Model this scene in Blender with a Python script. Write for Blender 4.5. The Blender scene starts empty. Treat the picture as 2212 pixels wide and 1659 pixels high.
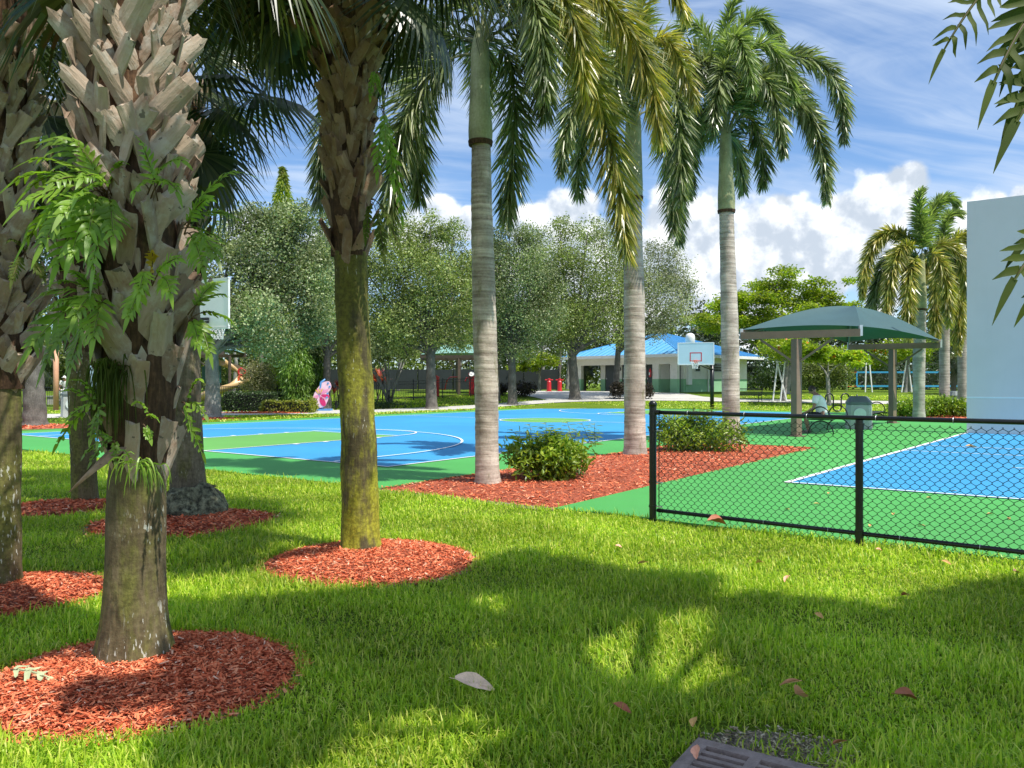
import bpy, math, random
import numpy as np
from mathutils import Vector, Matrix

rng = np.random.default_rng(11)
random.seed(11)
SC = bpy.context.scene
COL = SC.collection
PI = math.pi

# ------------------------------------------------------------------ camera
cam = bpy.data.cameras.new('camera')
cam.sensor_width = 36.0
cam.lens = 28.125
cam.clip_start = 0.05
cam.clip_end = 2000.0
cam_o = bpy.data.objects.new('camera', cam)
COL.objects.link(cam_o)
CAMZ = 1.5
cam_o.location = (0, 0, CAMZ)
cam_o.rotation_euler = (math.radians(90 - 0.127), 0, 0)
SC.camera = cam_o

# ------------------------------------------------------------------ light and exposure
SUN_AZ = (0.81, -0.58)
SUN_EL = math.radians(60)
SUN_DIR = Vector((SUN_AZ[0] * math.cos(SUN_EL), SUN_AZ[1] * math.cos(SUN_EL), math.sin(SUN_EL))).normalized()
sl = bpy.data.lights.new('sun', 'SUN')
sl.energy = 4.0
sl.angle = math.radians(0.53)
sl.color = (1.0, 0.95, 0.86)
so = bpy.data.objects.new('sun', sl)
COL.objects.link(so)
so.rotation_euler = (-SUN_DIR).to_track_quat('-Z', 'Y').to_euler()
so.location = (10, -10, 30)

SC.view_settings.view_transform = 'Standard'
SC.view_settings.look = 'None'
SC.view_settings.gamma = 1.0
SC.view_settings.use_curve_mapping = False
SC.view_settings.exposure = 0.58
SKY_STRENGTH = 0.15


class NT:
    """small node-tree helper"""
    def __init__(s, tree):
        s.t = tree
    def n(s, kind, **kw):
        nd = s.t.nodes.new(kind)
        for k, v in kw.items():
            if k.startswith('i_'):
                key = k[2:]
                nd.inputs[int(key) if key.isdigit() else key].default_value = v
            else:
                setattr(nd, k, v)
        return nd
    def l(s, a, b):
        s.t.links.new(a, b)
    def put(s, sock, v):
        if isinstance(v, bpy.types.NodeSocket):
            s.l(v, sock)
        elif v is not None:
            if isinstance(v, tuple) and len(v) == 3 and sock.type == 'RGBA':
                v = v + (1,)
            sock.default_value = v
    def math(s, op, a, b=None, c=None, clamp=False):
        nd = s.n('ShaderNodeMath', operation=op, use_clamp=clamp)
        for i, v in enumerate((a, b, c)):
            if v is not None:
                s.put(nd.inputs[i], v)
        return nd.outputs[0]
    def vmath(s, op, a, b=None):
        nd = s.n('ShaderNodeVectorMath', operation=op)
        s.put(nd.inputs[0], a)
        if b is not None:
            s.put(nd.inputs[3] if op == 'SCALE' else nd.inputs[1], b)
        return nd.outputs[1] if op in ('DISTANCE', 'LENGTH', 'DOT_PRODUCT') else nd.outputs[0]
    def mix(s, f, a, b, mode='MIX'):
        nd = s.n('ShaderNodeMix', data_type='RGBA', blend_type=mode)
        s.put(nd.inputs[0], f); s.put(nd.inputs[6], a); s.put(nd.inputs[7], b)
        return nd.outputs[2]
    def noise(s, vec, scale, detail=4, rough=0.55, dist=0.0):
        nd = s.n('ShaderNodeTexNoise')
        nd.inputs['Scale'].default_value = scale
        nd.inputs['Detail'].default_value = detail
        nd.inputs['Roughness'].default_value = rough
        nd.inputs['Distortion'].default_value = dist
        if vec is not None:
            s.l(vec, nd.inputs['Vector'])
        return nd.outputs[0]
    def step(s, v, lo, hi):
        nd = s.n('ShaderNodeMapRange', interpolation_type='SMOOTHSTEP')
        s.put(nd.inputs[0], v)
        nd.inputs[1].default_value = lo; nd.inputs[2].default_value = hi
        return nd.outputs[0]
    def mapping(s, vec, scale=(1, 1, 1), rot=(0, 0, 0), loc=(0, 0, 0)):
        nd = s.n('ShaderNodeMapping')
        nd.inputs['Scale'].default_value = scale
        nd.inputs['Rotation'].default_value = rot
        nd.inputs['Location'].default_value = loc
        s.l(vec, nd.inputs['Vector'])
        return nd.outputs[0]


# ------------------------------------------------------------------ sky
CXD, CYD, FD = 1106.0, 825.6, 1728.0          # picture measures: centre column, horizon row, focal length


def ddir(x, y):
    v = Vector(((x - CXD) / FD, 1.0, (CYD - y) / FD))
    return v.normalized()


def build_world():
    w = bpy.data.worlds.new('World')
    SC.world = w
    w.use_nodes = True
    k = NT(w.node_tree)
    w.node_tree.nodes.clear()
    out = k.n('ShaderNodeOutputWorld')
    bg = k.n('ShaderNodeBackground')
    bg.inputs['Strength'].default_value = SKY_STRENGTH
    k.l(bg.outputs[0], out.inputs[0])
    sky = k.n('ShaderNodeTexSky', sky_type='NISHITA')
    sky.sun_disc = False
    sky.sun_elevation = SUN_EL
    sky.sun_rotation = math.atan2(SUN_AZ[0], SUN_AZ[1])
    sky.air_density = 0.9
    sky.dust_density = 0.6
    sky.ozone_density = 3.0
    d = k.n('ShaderNodeTexCoord').outputs['Generated']
    sp = k.n('ShaderNodeSeparateXYZ'); k.l(d, sp.inputs[0])
    x, y, z = sp.outputs
    inv = 1.0 / SKY_STRENGTH
    # high thin cloud: direction flattened on a far plane
    zz = k.math('ADD', k.math('MAXIMUM', z, 0.0), 0.22)
    cb = k.n('ShaderNodeCombineXYZ')
    k.l(k.math('DIVIDE', x, zz), cb.inputs[0]); k.l(k.math('DIVIDE', y, zz), cb.inputs[1])
    pl = k.mapping(cb.outputs[0], scale=(0.75, 1.5, 1), rot=(0, 0, math.radians(-32)), loc=(2.3, 0.4, 0))
    warp = k.n('ShaderNodeTexNoise'); warp.inputs['Scale'].default_value = 0.8; warp.inputs['Detail'].default_value = 3
    k.l(pl, warp.inputs['Vector'])
    pl2 = k.vmath('ADD', pl, k.vmath('SCALE', warp.outputs[1], 0.9))
    c1 = k.noise(pl2, 1.15, 7, 0.52, 0.3)
    c2 = k.noise(k.mapping(pl2, scale=(0.8, 5.0, 1)), 1.6, 6, 0.6, 0.3)
    cir = k.math('ADD', k.math('MULTIPLY', c1, 0.72), k.math('MULTIPLY', c2, 0.28))
    cirm = k.step(cir, 0.37, 0.57)
    cirm = k.math('MULTIPLY', cirm, k.step(z, 0.04, 0.2))
    cirm = k.math('MULTIPLY', cirm, 0.85)
    c = k.mix(cirm, k.mix(1.0, sky.outputs[0], (.66, .76, .84), 'MULTIPLY'), tuple(v * inv for v in (0.46, 0.55, 0.69)))
    # heaped cloud: puffs near the horizon all the way round, with the heaps the picture shows
    blobs = [(1935, 400, .034), (1900, 420, .038), (1970, 395, .03), (1885, 470, .05), (1830, 520, .062), (1770, 570, .075),
             (1690, 480, .05), (1640, 520, .07), (1560, 500, .06), (1500, 540, .075), (1450, 470, .05), (1420, 600, .10),
             (1600, 620, .10), (1900, 600, .06), (1720, 640, .09), (1250, 470, .038), (1200, 475, .045), (1140, 500, .04), (1230, 540, .07),
             (940, 450, .026), (955, 480, .04), (900, 500, .04), (1010, 480, .025), (2150, 445, .035), (2200, 440, .03), (2110, 480, .04),
             (1180, 640, .1), (700, 560, .05), (540, 520, .05)]
    f = None
    for bx, by, r in blobs:
        dd = k.vmath('DISTANCE', d, tuple(ddir(bx, by)))
        v = k.math('SUBTRACT', 1.0, k.math('DIVIDE', dd, r * .86))
        f = v if f is None else k.math('MAXIMUM', f, v)
    big = k.noise(k.mapping(d, scale=(1, 1, 1.6)), 5.0, 4, 0.5)
    allround = k.math('SUBTRACT', k.math('MULTIPLY', k.math('SUBTRACT', big, 0.54), 5.0), k.math('MULTIPLY', k.math('ABSOLUTE', k.math('SUBTRACT', z, 0.05)), 9.0))
    f = k.math('MAXIMUM', f, allround)
    pn = k.n('ShaderNodeTexNoise'); pn.inputs['Scale'].default_value = 16; pn.inputs['Detail'].default_value = 8; pn.inputs['Roughness'].default_value = .56
    k.l(d, pn.inputs['Vector'])
    p1 = pn.outputs[0]
    vo = k.n('ShaderNodeTexVoronoi', feature='SMOOTH_F1'); vo.inputs['Scale'].default_value = 42; vo.inputs['Smoothness'].default_value = .6
    k.l(k.vmath('ADD', d, k.vmath('SCALE', pn.outputs[1], 0.02)), vo.inputs['Vector'])
    puff = k.math('SUBTRACT', 0.45, vo.outputs[0])
    f2 = k.math('ADD', f, k.math('ADD', k.math('MULTIPLY', k.math('SUBTRACT', p1, 0.5), 1.5), k.math('MULTIPLY', puff, 0.55)))
    m = k.step(f2, -0.02, 0.3)
    off = k.vmath('ADD', d, (0.010, -0.004, 0.022))
    p2 = k.noise(off, 16, 8, 0.56)
    emb = k.math('MULTIPLY', k.math('SUBTRACT', p1, p2), 4.2)
    lit = k.math('ADD', k.math('ADD', emb, 0.62), k.math('MULTIPLY', k.math('SUBTRACT', 0.55, f2), 0.45))
    lit = k.step(lit, 0.22, 1.18)
    cc = k.mix(lit, tuple(v * inv for v in (0.43, 0.49, 0.57)), tuple(v * inv for v in (0.84, 0.86, 0.88)))
    c = k.mix(m, c, cc)
    k.l(c, bg.inputs['Color'])


build_world()


# ------------------------------------------------------------------ measures
def gz(y):
    """ground height: flat round the courts, a gentle rise behind them"""
    y = np.asarray(y, float)
    t = np.clip((y - 43.0) / 16.0, 0, 1)
    return 0.78 * t * t * (3 - 2 * t)


def at(x, y, Y):
    return np.array([(x - CXD) / FD * Y, Y, CAMZ + (CYD - y) / FD * Y])


def onground(x, y):
    Y = CAMZ * FD / max(y - CYD, 8)
    for _ in range(40):
        z = float(gz(Y))
        Yn = (CAMZ - z) * FD / max(y - CYD, 8)
        Y = 0.5 * Y + 0.5 * min(Yn, 140)
    return np.array([(x - CXD) / FD * Y, Y, float(gz(Y))])


ANG = math.radians(54.0)
U = np.array([math.cos(ANG), math.sin(ANG)])
V_ = np.array([-math.sin(ANG), math.cos(ANG)])
C1 = np.array([-2.16, 13.92])


def st(s, t):
    p = C1 + s * U + t * V_
    return float(p[0]), float(p[1])


def to_st(P):
    r = P[:, :2] - C1
    return r @ U, r @ V_


# ------------------------------------------------------------------ mesh helpers
WL = {}


class MB:
    def __init__(s):
        s.v = []; s.f = []; s.m = []; s.nv = 0
    def add(s, V, F, mi=0):
        V = np.asarray(V, float).reshape(-1, 3)
        s.v.append(V)
        if isinstance(F, np.ndarray):
            s.f.append(F + s.nv); s.m.append(np.full(len(F), mi))
        else:
            by = {}
            for f in F:
                by.setdefault(len(f), []).append(f)
            for k_, L in by.items():
                s.f.append(np.array(L, int) + s.nv); s.m.append(np.full(len(L), mi))
        s.nv += len(V)
        return s
    def box(s, c, size, rz=0.0, R=None, mi=0):
        x, y, z = [q / 2 for q in size]
        P = np.array([[-x, -y, -z], [x, -y, -z], [x, y, -z], [-x, y, -z], [-x, -y, z], [x, -y, z], [x, y, z], [-x, y, z]])
        if R is None:
            a, b = math.cos(rz), math.sin(rz)
            R = np.array([[a, -b, 0], [b, a, 0], [0, 0, 1]])
        P = P @ np.asarray(R).T + np.asarray(c)
        return s.add(P, [(0, 3, 2, 1), (4, 5, 6, 7), (0, 1, 5, 4), (1, 2, 6, 5), (2, 3, 7, 6), (3, 0, 4, 7)], mi)
    def beam(s, a, b, w, h, mi=0, up=(0, 0, 1)):
        a = np.asarray(a, float); b = np.asarray(b, float)
        d = b - a; L = np.linalg.norm(d); d = d / L
        upv = np.asarray(up, float)
        x = np.cross(d, upv)
        if np.linalg.norm(x) < 1e-4:
            x = np.cross(d, [1, 0, 0])
        x /= np.linalg.norm(x); z = np.cross(x, d)
        R = np.stack([x, d, z], 1)
        return s.box((a + b) / 2, (w, L, h), R=R, mi=mi)
    def tube(s, path, rad, n=8, caps=True, mi=0, closed=False, flat=None):
        P = np.asarray(path, float); m = len(P)
        r = np.broadcast_to(np.asarray(rad, float), (m,)) if np.ndim(rad) < 2 else np.asarray(rad)
        T = np.gradient(P, axis=0)
        if closed:
            T = np.roll(P, -1, 0) - np.roll(P, 1, 0)
        T /= np.maximum(np.linalg.norm(T, axis=1), 1e-9)[:, None]
        ref = np.array([0, 0, 1.0]) if abs(T[0, 2]) < 0.9 else np.array([1.0, 0, 0])
        N = np.zeros_like(P)
        v = ref - T[0] * (ref @ T[0]); v /= np.linalg.norm(v); N[0] = v
        for i in range(1, m):
            v = N[i - 1] - T[i] * (N[i - 1] @ T[i]); v /= max(np.linalg.norm(v), 1e-9); N[i] = v
        B = np.cross(T, N)
        a = np.arange(n) / n * 2 * PI
        ring = P[:, None] + r[:, None, None] * (np.cos(a)[None, :, None] * N[:, None] + np.sin(a)[None, :, None] * B[:, None])
        i = np.arange(m if closed else m - 1)[:, None]; j = np.arange(n)[None]
        i2 = (i + 1) % m
        F = np.stack([i * n + j, i * n + (j + 1) % n, i2 * n + (j + 1) % n, i2 * n + j], -1).reshape(-1, 4)
        base = s.nv
        s.add(ring.reshape(-1, 3), F, mi)
        if caps and not closed:
            s.f.append(np.array([np.arange(n)[::-1]]) + base); s.m.append(np.array([mi]))
            s.f.append(np.array([np.arange(n)]) + base + (m - 1) * n); s.m.append(np.array([mi]))
        return s
    def lathe(s, prof, n=24, c=(0, 0, 0), mi=0, caps=True):
        prof = np.asarray(prof, float); m = len(prof)
        a = np.arange(n) / n * 2 * PI
        ring = np.stack([prof[:, 0, None] * np.cos(a), prof[:, 0, None] * np.sin(a), np.repeat(prof[:, 1, None], n, 1)], -1) + np.asarray(c)
        i = np.arange(m - 1)[:, None]; j = np.arange(n)[None]
        F = np.stack([i * n + j, i * n + (j + 1) % n, (i + 1) * n + (j + 1) % n, (i + 1) * n + j], -1).reshape(-1, 4)
        base = s.nv
        s.add(ring.reshape(-1, 3), F, mi)
        if caps:
            s.f.append(np.array([np.arange(n)[::-1]]) + base); s.m.append(np.array([mi]))
            s.f.append(np.array([np.arange(n)]) + base + (m - 1) * n); s.m.append(np.array([mi]))
        return s
    def prism(s, poly, z0, z1, mi=0, top_mi=None):
        poly = np.asarray(poly, float); n = len(poly)
        z0 = np.broadcast_to(z0, (n,)); z1 = np.broadcast_to(z1, (n,))
        V = np.concatenate([np.c_[poly, z0], np.c_[poly, z1]])
        sides = [(i, (i + 1) % n, n + (i + 1) % n, n + i) for i in range(n)]
        s.add(V, sides, mi)
        s.f.append(np.array([np.arange(n, 2 * n)]) + s.nv - 2 * n); s.m.append(np.array([mi if top_mi is None else top_mi]))
        return s
    def mesh(s, name):
        me = bpy.data.meshes.new(name)
        V = np.concatenate(s.v) if s.v else np.zeros((0, 3))
        loops = np.concatenate([f.ravel() for f in s.f])
        tot = np.concatenate([np.full(len(f), f.shape[1]) for f in s.f])
        start = np.concatenate([[0], np.cumsum(tot)[:-1]])
        me.vertices.add(len(V)); me.vertices.foreach_set('co', V.ravel())
        me.loops.add(len(loops)); me.loops.foreach_set('vertex_index', loops.astype(np.int32))
        me.polygons.add(len(tot)); me.polygons.foreach_set('loop_start', start.astype(np.int32))
        me.polygons.foreach_set('material_index', np.concatenate(s.m).astype(np.int32))
        me.update(calc_edges=True)
        me.polygons.foreach_set('use_smooth', np.zeros(len(me.polygons), bool))
        return me
    def build(s, name, mats, parent=None, smooth=False, flip=False):
        me = s.mesh(name)
        if not isinstance(mats, (list, tuple)):
            mats = [mats]
        for m in mats:
            me.materials.append(m)
        me.polygons.foreach_set('use_smooth', np.full(len(me.polygons), bool(smooth)))
        return link(name, me, parent)


def link(name, me, parent=None, mat=None):
    """link a mesh that is modelled in world coordinates (or by mat) under its thing"""
    o = bpy.data.objects.new(name, me)
    COL.objects.link(o)
    if parent is not None:
        o.parent = parent
        pw = WL.get(parent.name, Vector((0, 0, 0)))
        if mat is None:
            o.location = -pw
        else:
            o.matrix_local = Matrix.Translation(-pw) @ mat
    elif mat is not None:
        o.matrix_local = mat
    WL[o.name] = Vector((0, 0, 0))
    return o


def thing(name, label, cat, loc=(0, 0, 0), group=None):
    o = bpy.data.objects.new(name, None)
    COL.objects.link(o)
    o.empty_display_size = 0.2
    o.location = tuple(float(q) for q in loc)
    WL[o.name] = Vector(o.location)
    return tag(o, label, cat, group)


def tag(o, label=None, cat=None, group=None, kind=None):
    if label: o['label'] = label
    if cat: o['category'] = cat
    if group: o['group'] = group
    if kind: o['kind'] = kind
    return o


def copy_tree(src, parent=None):
    c = src.copy(); COL.objects.link(c)
    if parent is not None:
        c.parent = parent
    for ch in list(src.children):
        copy_tree(ch, c)
    return c


def norm(a):
    return a / np.maximum(np.linalg.norm(a, axis=-1, keepdims=True), 1e-9)


def frames(n, up=0.4, rg=None):
    rg = rg or rng
    N = norm(rg.normal(size=(n, 3)) + np.array([0, 0, up]))
    T = norm(np.cross(N, rg.normal(size=(n, 3))))
    return T, np.cross(N, T), N


def scatter(mb, tv, tf, P, X, Y, Z, s, mi=0):
    """repeat a small leaf template at many points with own frames and sizes"""
    tv = np.asarray(tv, float); tf = np.asarray(tf, int)
    n = len(P); k = len(tv)
    s = np.broadcast_to(np.asarray(s, float), (n,)) if np.ndim(s) < 2 else s
    S3 = np.repeat(s[:, None], 3, 1) if s.ndim == 1 else s
    V = P[:, None] + tv[None, :, 0, None] * (X * S3[:, 0:1])[:, None] + tv[None, :, 1, None] * (Y * S3[:, 1:2])[:, None] + tv[None, :, 2, None] * (Z * S3[:, 2:3])[:, None]
    F = (tf[None] + (np.arange(n) * k)[:, None, None]).reshape(-1, tf.shape[1])
    mb.add(V.reshape(-1, 3), F, mi)


LEAF_V = [(0, 0, 0), (.45, .24, .07), (1, 0, -.05), (.45, -.24, .07)]
LEAF_F = [(0, 2, 1), (0, 3, 2)]
LONG_V = [(0, -.5, 0), (0, .5, 0), (.55, -.42, .0), (.55, .42, .0), (1, 0, -.0)]


def bez(p, n=20):
    p = [np.asarray(q, float) for q in p]
    t = np.linspace(0, 1, n)[:, None]
    return (1 - t) ** 3 * p[0] + 3 * (1 - t) ** 2 * t * p[1] + 3 * (1 - t) * t * t * p[2] + t ** 3 * p[3]


def inpoly(P, poly):
    x, y = P[:, 0], P[:, 1]
    r = np.zeros(len(P), bool)
    n = len(poly)
    for i in range(n):
        x0, y0 = poly[i][:2]; x1, y1 = poly[(i + 1) % n][:2]
        c = ((y0 > y) != (y1 > y)) & (x < (x1 - x0) * (y - y0) / (y1 - y0 + 1e-12) + x0)
        r ^= c
    return r


def wob(a, seed, k=5):
    """smooth periodic wobble"""
    r = np.random.default_rng(seed)
    s = 0
    for i in range(1, k + 1):
        s = s + r.normal() / i * np.sin(i * a + r.uniform(0, 6.28))
    return s


# ------------------------------------------------------------------ materials
def newmat(name):
    m = bpy.data.materials.new(name)
    m.use_nodes = True
    k = NT(m.node_tree)
    m.node_tree.nodes.clear()
    out = k.n('ShaderNodeOutputMaterial')
    b = k.n('ShaderNodeBsdfPrincipled')
    k.l(b.outputs[0], out.inputs[0])
    return m, k, b, out


def bump(k, b, h, strength=0.3, dist=0.02):
    nd = k.n('ShaderNodeBump')
    nd.inputs['Strength'].default_value = strength
    nd.inputs['Distance'].default_value = dist
    k.l(h, nd.inputs['Height'])
    k.l(nd.outputs[0], b.inputs['Normal'])


def paint(name, col, rough=0.5, var=0.18, scale=3.0, bmp=0.0, metal=0.0, spec=0.5, dirt=None):
    m, k, b, out = newmat(name)
    oc = k.n('ShaderNodeTexCoord').outputs['Object']
    n = k.noise(oc, scale, 6, 0.6)
    n2 = k.noise(oc, scale * 9, 4, 0.6)
    v = k.math('ADD', k.math('MULTIPLY', n, 0.7), k.math('MULTIPLY', n2, 0.3))
    lo = tuple(c * (1 - var) for c in col); hi = tuple(min(1, c * (1 + var)) for c in col)
    c = k.mix(k.step(v, 0.3, 0.7), lo, hi)
    if dirt:
        c = k.mix(k.math('MULTIPLY', k.step(k.noise(oc, scale * 1.7, 7, 0.7), 0.5, 0.75), 0.6), c, dirt)
    k.l(c, b.inputs['Base Color'])
    b.inputs['Roughness'].default_value = rough
    b.inputs['Metallic'].default_value = metal
    b.inputs['Specular IOR Level'].default_value = spec
    if bmp:
        bump(k, b, n2, bmp, 0.01)
    return m


def leafmat(name, cols, trans=0.35, rough=0.42, big=0.6, bigscale=1.2, spec=0.5, tcol=None, straw=None):
    """foliage: each leaf its own shade, light passes through"""
    m, k, b, out = newmat(name)
    g = k.n('ShaderNodeNewGeometry')
    rp = k.n('ShaderNodeValToRGB')
    cr = rp.color_ramp
    while len(cr.elements) < len(cols):
        cr.elements.new(0.5)
    for i, c in enumerate(cols):
        cr.elements[i].position = i / (len(cols) - 1)
        cr.elements[i].color = tuple(c) + (1,)
    k.l(g.outputs['Random Per Island'], rp.inputs[0])
    n = k.noise(k.n('ShaderNodeTexCoord').outputs['Object'], bigscale, 3, 0.5)
    c = k.mix(1.0, rp.outputs[0], k.mix(k.step(n, 0.3, 0.7), (1 - big * .5,) * 3, (1 + big * .5,) * 3), 'MULTIPLY')
    k.l(c, b.inputs['Base Color'])
    b.inputs['Roughness'].default_value = rough
    b.inputs['Specular IOR Level'].default_value = spec
    if trans:
        t = k.n('ShaderNodeBsdfTranslucent')
        k.l(k.mix(1.0, c, tcol or (1.5, 1.7, 0.7), 'MULTIPLY'), t.inputs[0])
        mx = k.n('ShaderNodeMixShader'); mx.inputs[0].default_value = trans
        k.l(b.outputs[0], mx.inputs[1]); k.l(t.outputs[0], mx.inputs[2])
        k.l(mx.outputs[0], out.inputs[0])
    return m


def trunkmat(name, cols, moss=None, mossamt=0.5, lichen=0.0, ring=0.0, vert=1.0, rough=0.85, ringscale=14, mosslow=None):
    """bark: vertical fissures, ring scars, moss and pale lichen flecks"""
    m, k, b, out = newmat(name)
    oc = k.n('ShaderNodeTexCoord').outputs['Object']
    fis = k.noise(k.mapping(oc, scale=(9, 9, 1.1)), 5.0, 6, 0.65, 0.4)
    fine = k.noise(oc, 30, 5, 0.65)
    lump = k.noise(oc, 3.0, 4, 0.5)
    rg = k.noise(k.mapping(oc, scale=(0.9, 0.9, ringscale)), 1.6, 5, 0.6, 0.3)
    v = k.math('ADD', k.math('MULTIPLY', fis, 0.5 * vert), k.math('ADD', k.math('MULTIPLY', rg, 0.5 * ring), k.math('MULTIPLY', fine, 0.35)))
    v = k.math('DIVIDE', v, 0.5 * vert + 0.5 * ring + 0.35)
    rp = k.n('ShaderNodeValToRGB'); cr = rp.color_ramp
    while len(cr.elements) < len(cols):
        cr.elements.new(0.5)
    for i, c in enumerate(cols):
        cr.elements[i].position = 0.32 + 0.36 * i / (len(cols) - 1)
        cr.elements[i].color = tuple(c) + (1,)
    k.l(v, rp.inputs[0])
    c = k.mix(1.0, rp.outputs[0], k.mix(k.step(lump, .3, .7), (.75, .75, .75), (1.2, 1.2, 1.2)), 'MULTIPLY')
    if moss:
        mm = k.noise(k.mapping(oc, scale=(2.2, 2.2, .7)), 2.4, 6, 0.65)
        mf = k.math('MULTIPLY', k.step(mm, 0.62 - 0.35 * mossamt, 0.78 - 0.3 * mossamt), 0.85)
        if mosslow:
            sz = k.n('ShaderNodeSeparateXYZ'); k.l(oc, sz.inputs[0])
            hi = k.step(k.math('ADD', sz.outputs[2], k.math('MULTIPLY', k.math('SUBTRACT', mm, .5), 2.2)), mosslow[0], mosslow[1])
            mf = k.math('MULTIPLY', mf, k.math('SUBTRACT', 1.0, k.math('MULTIPLY', hi, .72)))
            c = k.mix(k.math('MULTIPLY', hi, .6), c, (.045, .04, .02))
        c = k.mix(mf, c, k.mix(k.step(fine, .35, .65), tuple(q * .6 for q in moss), tuple(q * 1.25 for q in moss)))
    if lichen:
        ln = k.noise(k.mapping(oc, scale=(2.0, 2.0, .55)), 30, 3, 0.5)
        zone = k.step(k.noise(oc, 1.7, 2, 0.5), 0.45, 0.6)
        c = k.mix(k.math('MULTIPLY', k.step(ln, 0.715 - 0.06 * lichen, 0.74 - 0.06 * lichen), k.math('MULTIPLY', zone, 0.85)), c, (0.55, 0.55, 0.47))
    k.l(c, b.inputs['Base Color'])
    b.inputs['Roughness'].default_value = rough
    b.inputs['Specular IOR Level'].default_value = 0.25
    bump(k, b, v, 0.8, 0.02)
    return m


MAT = {}
MAT['black_metal'] = paint('black_metal', (0.012, 0.013, 0.014), 0.32, 0.3, 6, 0.05)
MAT['black_wire'] = paint('black_wire', (0.012, 0.014, 0.014), 0.4, 0.2, 6)
MAT['bronze'] = paint('bronze_paint', (0.22, 0.145, 0.105), 0.5, 0.12, 4)
MAT['bronze_dark'] = paint('bronze_dark', (0.10, 0.075, 0.06), 0.5, 0.12, 4)
MAT['galv'] = paint('galvanised', (0.55, 0.56, 0.57), 0.4, 0.12, 10, 0, 0.6)
MAT['white_paint'] = paint('white_paint', (0.78, 0.78, 0.76), 0.5, 0.05, 3)
MAT['cream_wall'] = paint('cream_wall', (0.74, 0.72, 0.66), 0.8, 0.05, 1.5, 0.1, dirt=(0.58, 0.56, 0.5))
MAT['green_wall'] = paint('green_wall', (0.26, 0.49, 0.29), 0.8, 0.07, 1.5, 0.1)
MAT['grey_door'] = paint('grey_door', (0.05, 0.062, 0.068), 0.5, 0.08, 2)
MAT['blue_roof'] = paint('blue_roof', (0.13, 0.41, 0.68), 0.35, 0.1, 1.2)
MAT['blue_roof_seam'] = paint('blue_roof_seam', (0.09, 0.34, 0.63), 0.35, 0.1, 1.2)
MAT['red_paint'] = paint('red_paint', (0.55, 0.02, 0.03), 0.4, 0.12, 3)
MAT['orange_paint'] = paint('orange_paint', (0.75, 0.12, 0.05), 0.4, 0.1, 3)
MAT['concrete'] = paint('concrete', (0.50, 0.48, 0.44), 0.85, 0.10, 1.2, 0.15, dirt=(0.36, 0.35, 0.32))
MAT['bin_concrete'] = paint('bin_concrete', (0.42, 0.44, 0.42), 0.8, 0.10, 5, 0.15, dirt=(0.30, 0.32, 0.31))
MAT['bin_hood'] = paint('bin_hood', (0.13, 0.16, 0.16), 0.5, 0.10, 5)
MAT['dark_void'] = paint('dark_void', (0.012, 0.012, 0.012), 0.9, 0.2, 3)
MAT['glass_dark'] = paint('window_glass', (0.05, 0.06, 0.06), 0.1, 0.2, 3)
MAT['skin'] = paint('skin', (0.36, 0.19, 0.125), 0.5, 0.06, 8)
MAT['shirt'] = paint('white_shirt', (0.88, 0.88, 0.88), 0.85, 0.05, 8, 0.2)
MAT['shorts'] = paint('dark_cloth', (0.015, 0.016, 0.02), 0.85, 0.2, 8)
MAT['hair'] = paint('dark_hair', (0.05, 0.032, 0.022), 0.6, 0.2, 20)
MAT['shoe'] = paint('shoe', (0.16, 0.13, 0.11), 0.7, 0.2, 8)
MAT['tan_plastic'] = paint('tan_plastic', (0.62, 0.42, 0.20), 0.4, 0.06, 2)
MAT['green_plastic'] = paint('dark_green_plastic', (0.01, 0.09, 0.07), 0.4, 0.06, 2)
MAT['windscreen'] = paint('dark_windscreen', (0.02, 0.028, 0.032), 0.8, 0.2, 1)
MAT['pale_blue'] = paint('pale_blue_panel', (0.45, 0.66, 0.80), 0.6, 0.05, 1)
MAT['net_white'] = paint('net_white', (0.8, 0.8, 0.8), 0.7, 0.04, 3)
MAT['net_blue'] = paint('net_blue', (0.04, 0.33, 0.62), 0.6, 0.08, 3)
MAT['net_dark'] = paint('net_dark', (0.03, 0.03, 0.03), 0.7, 0.1, 3)
MAT['iron'] = paint('iron_grate', (0.27, 0.21, 0.19), 0.75, 0.3, 14, 0.3, 0.0, dirt=(0.16, 0.10, 0.07))
MAT['pink'] = paint('pink_paint', (0.80, 0.30, 0.50), 0.35, 0.1, 4)
MAT['pale_pink'] = paint('pale_pink_paint', (0.82, 0.55, 0.68), 0.35, 0.1, 4)
MAT['magenta'] = paint('magenta_paint', (0.62, 0.03, 0.16), 0.35, 0.1, 4)
MAT['sky_paint'] = paint('sky_blue_paint', (0.10, 0.30, 0.62), 0.35, 0.1, 4)
MAT['yellow_paint'] = paint('yellow_paint', (0.75, 0.50, 0.06), 0.4, 0.1, 4)
MAT['timber'] = paint('stake_timber', (0.50, 0.44, 0.36), 0.8, 0.15, 4, 0.2)
MAT['white_line'] = paint('white_line', (0.78, 0.80, 0.80), 0.6, 0.06, 2)


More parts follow.
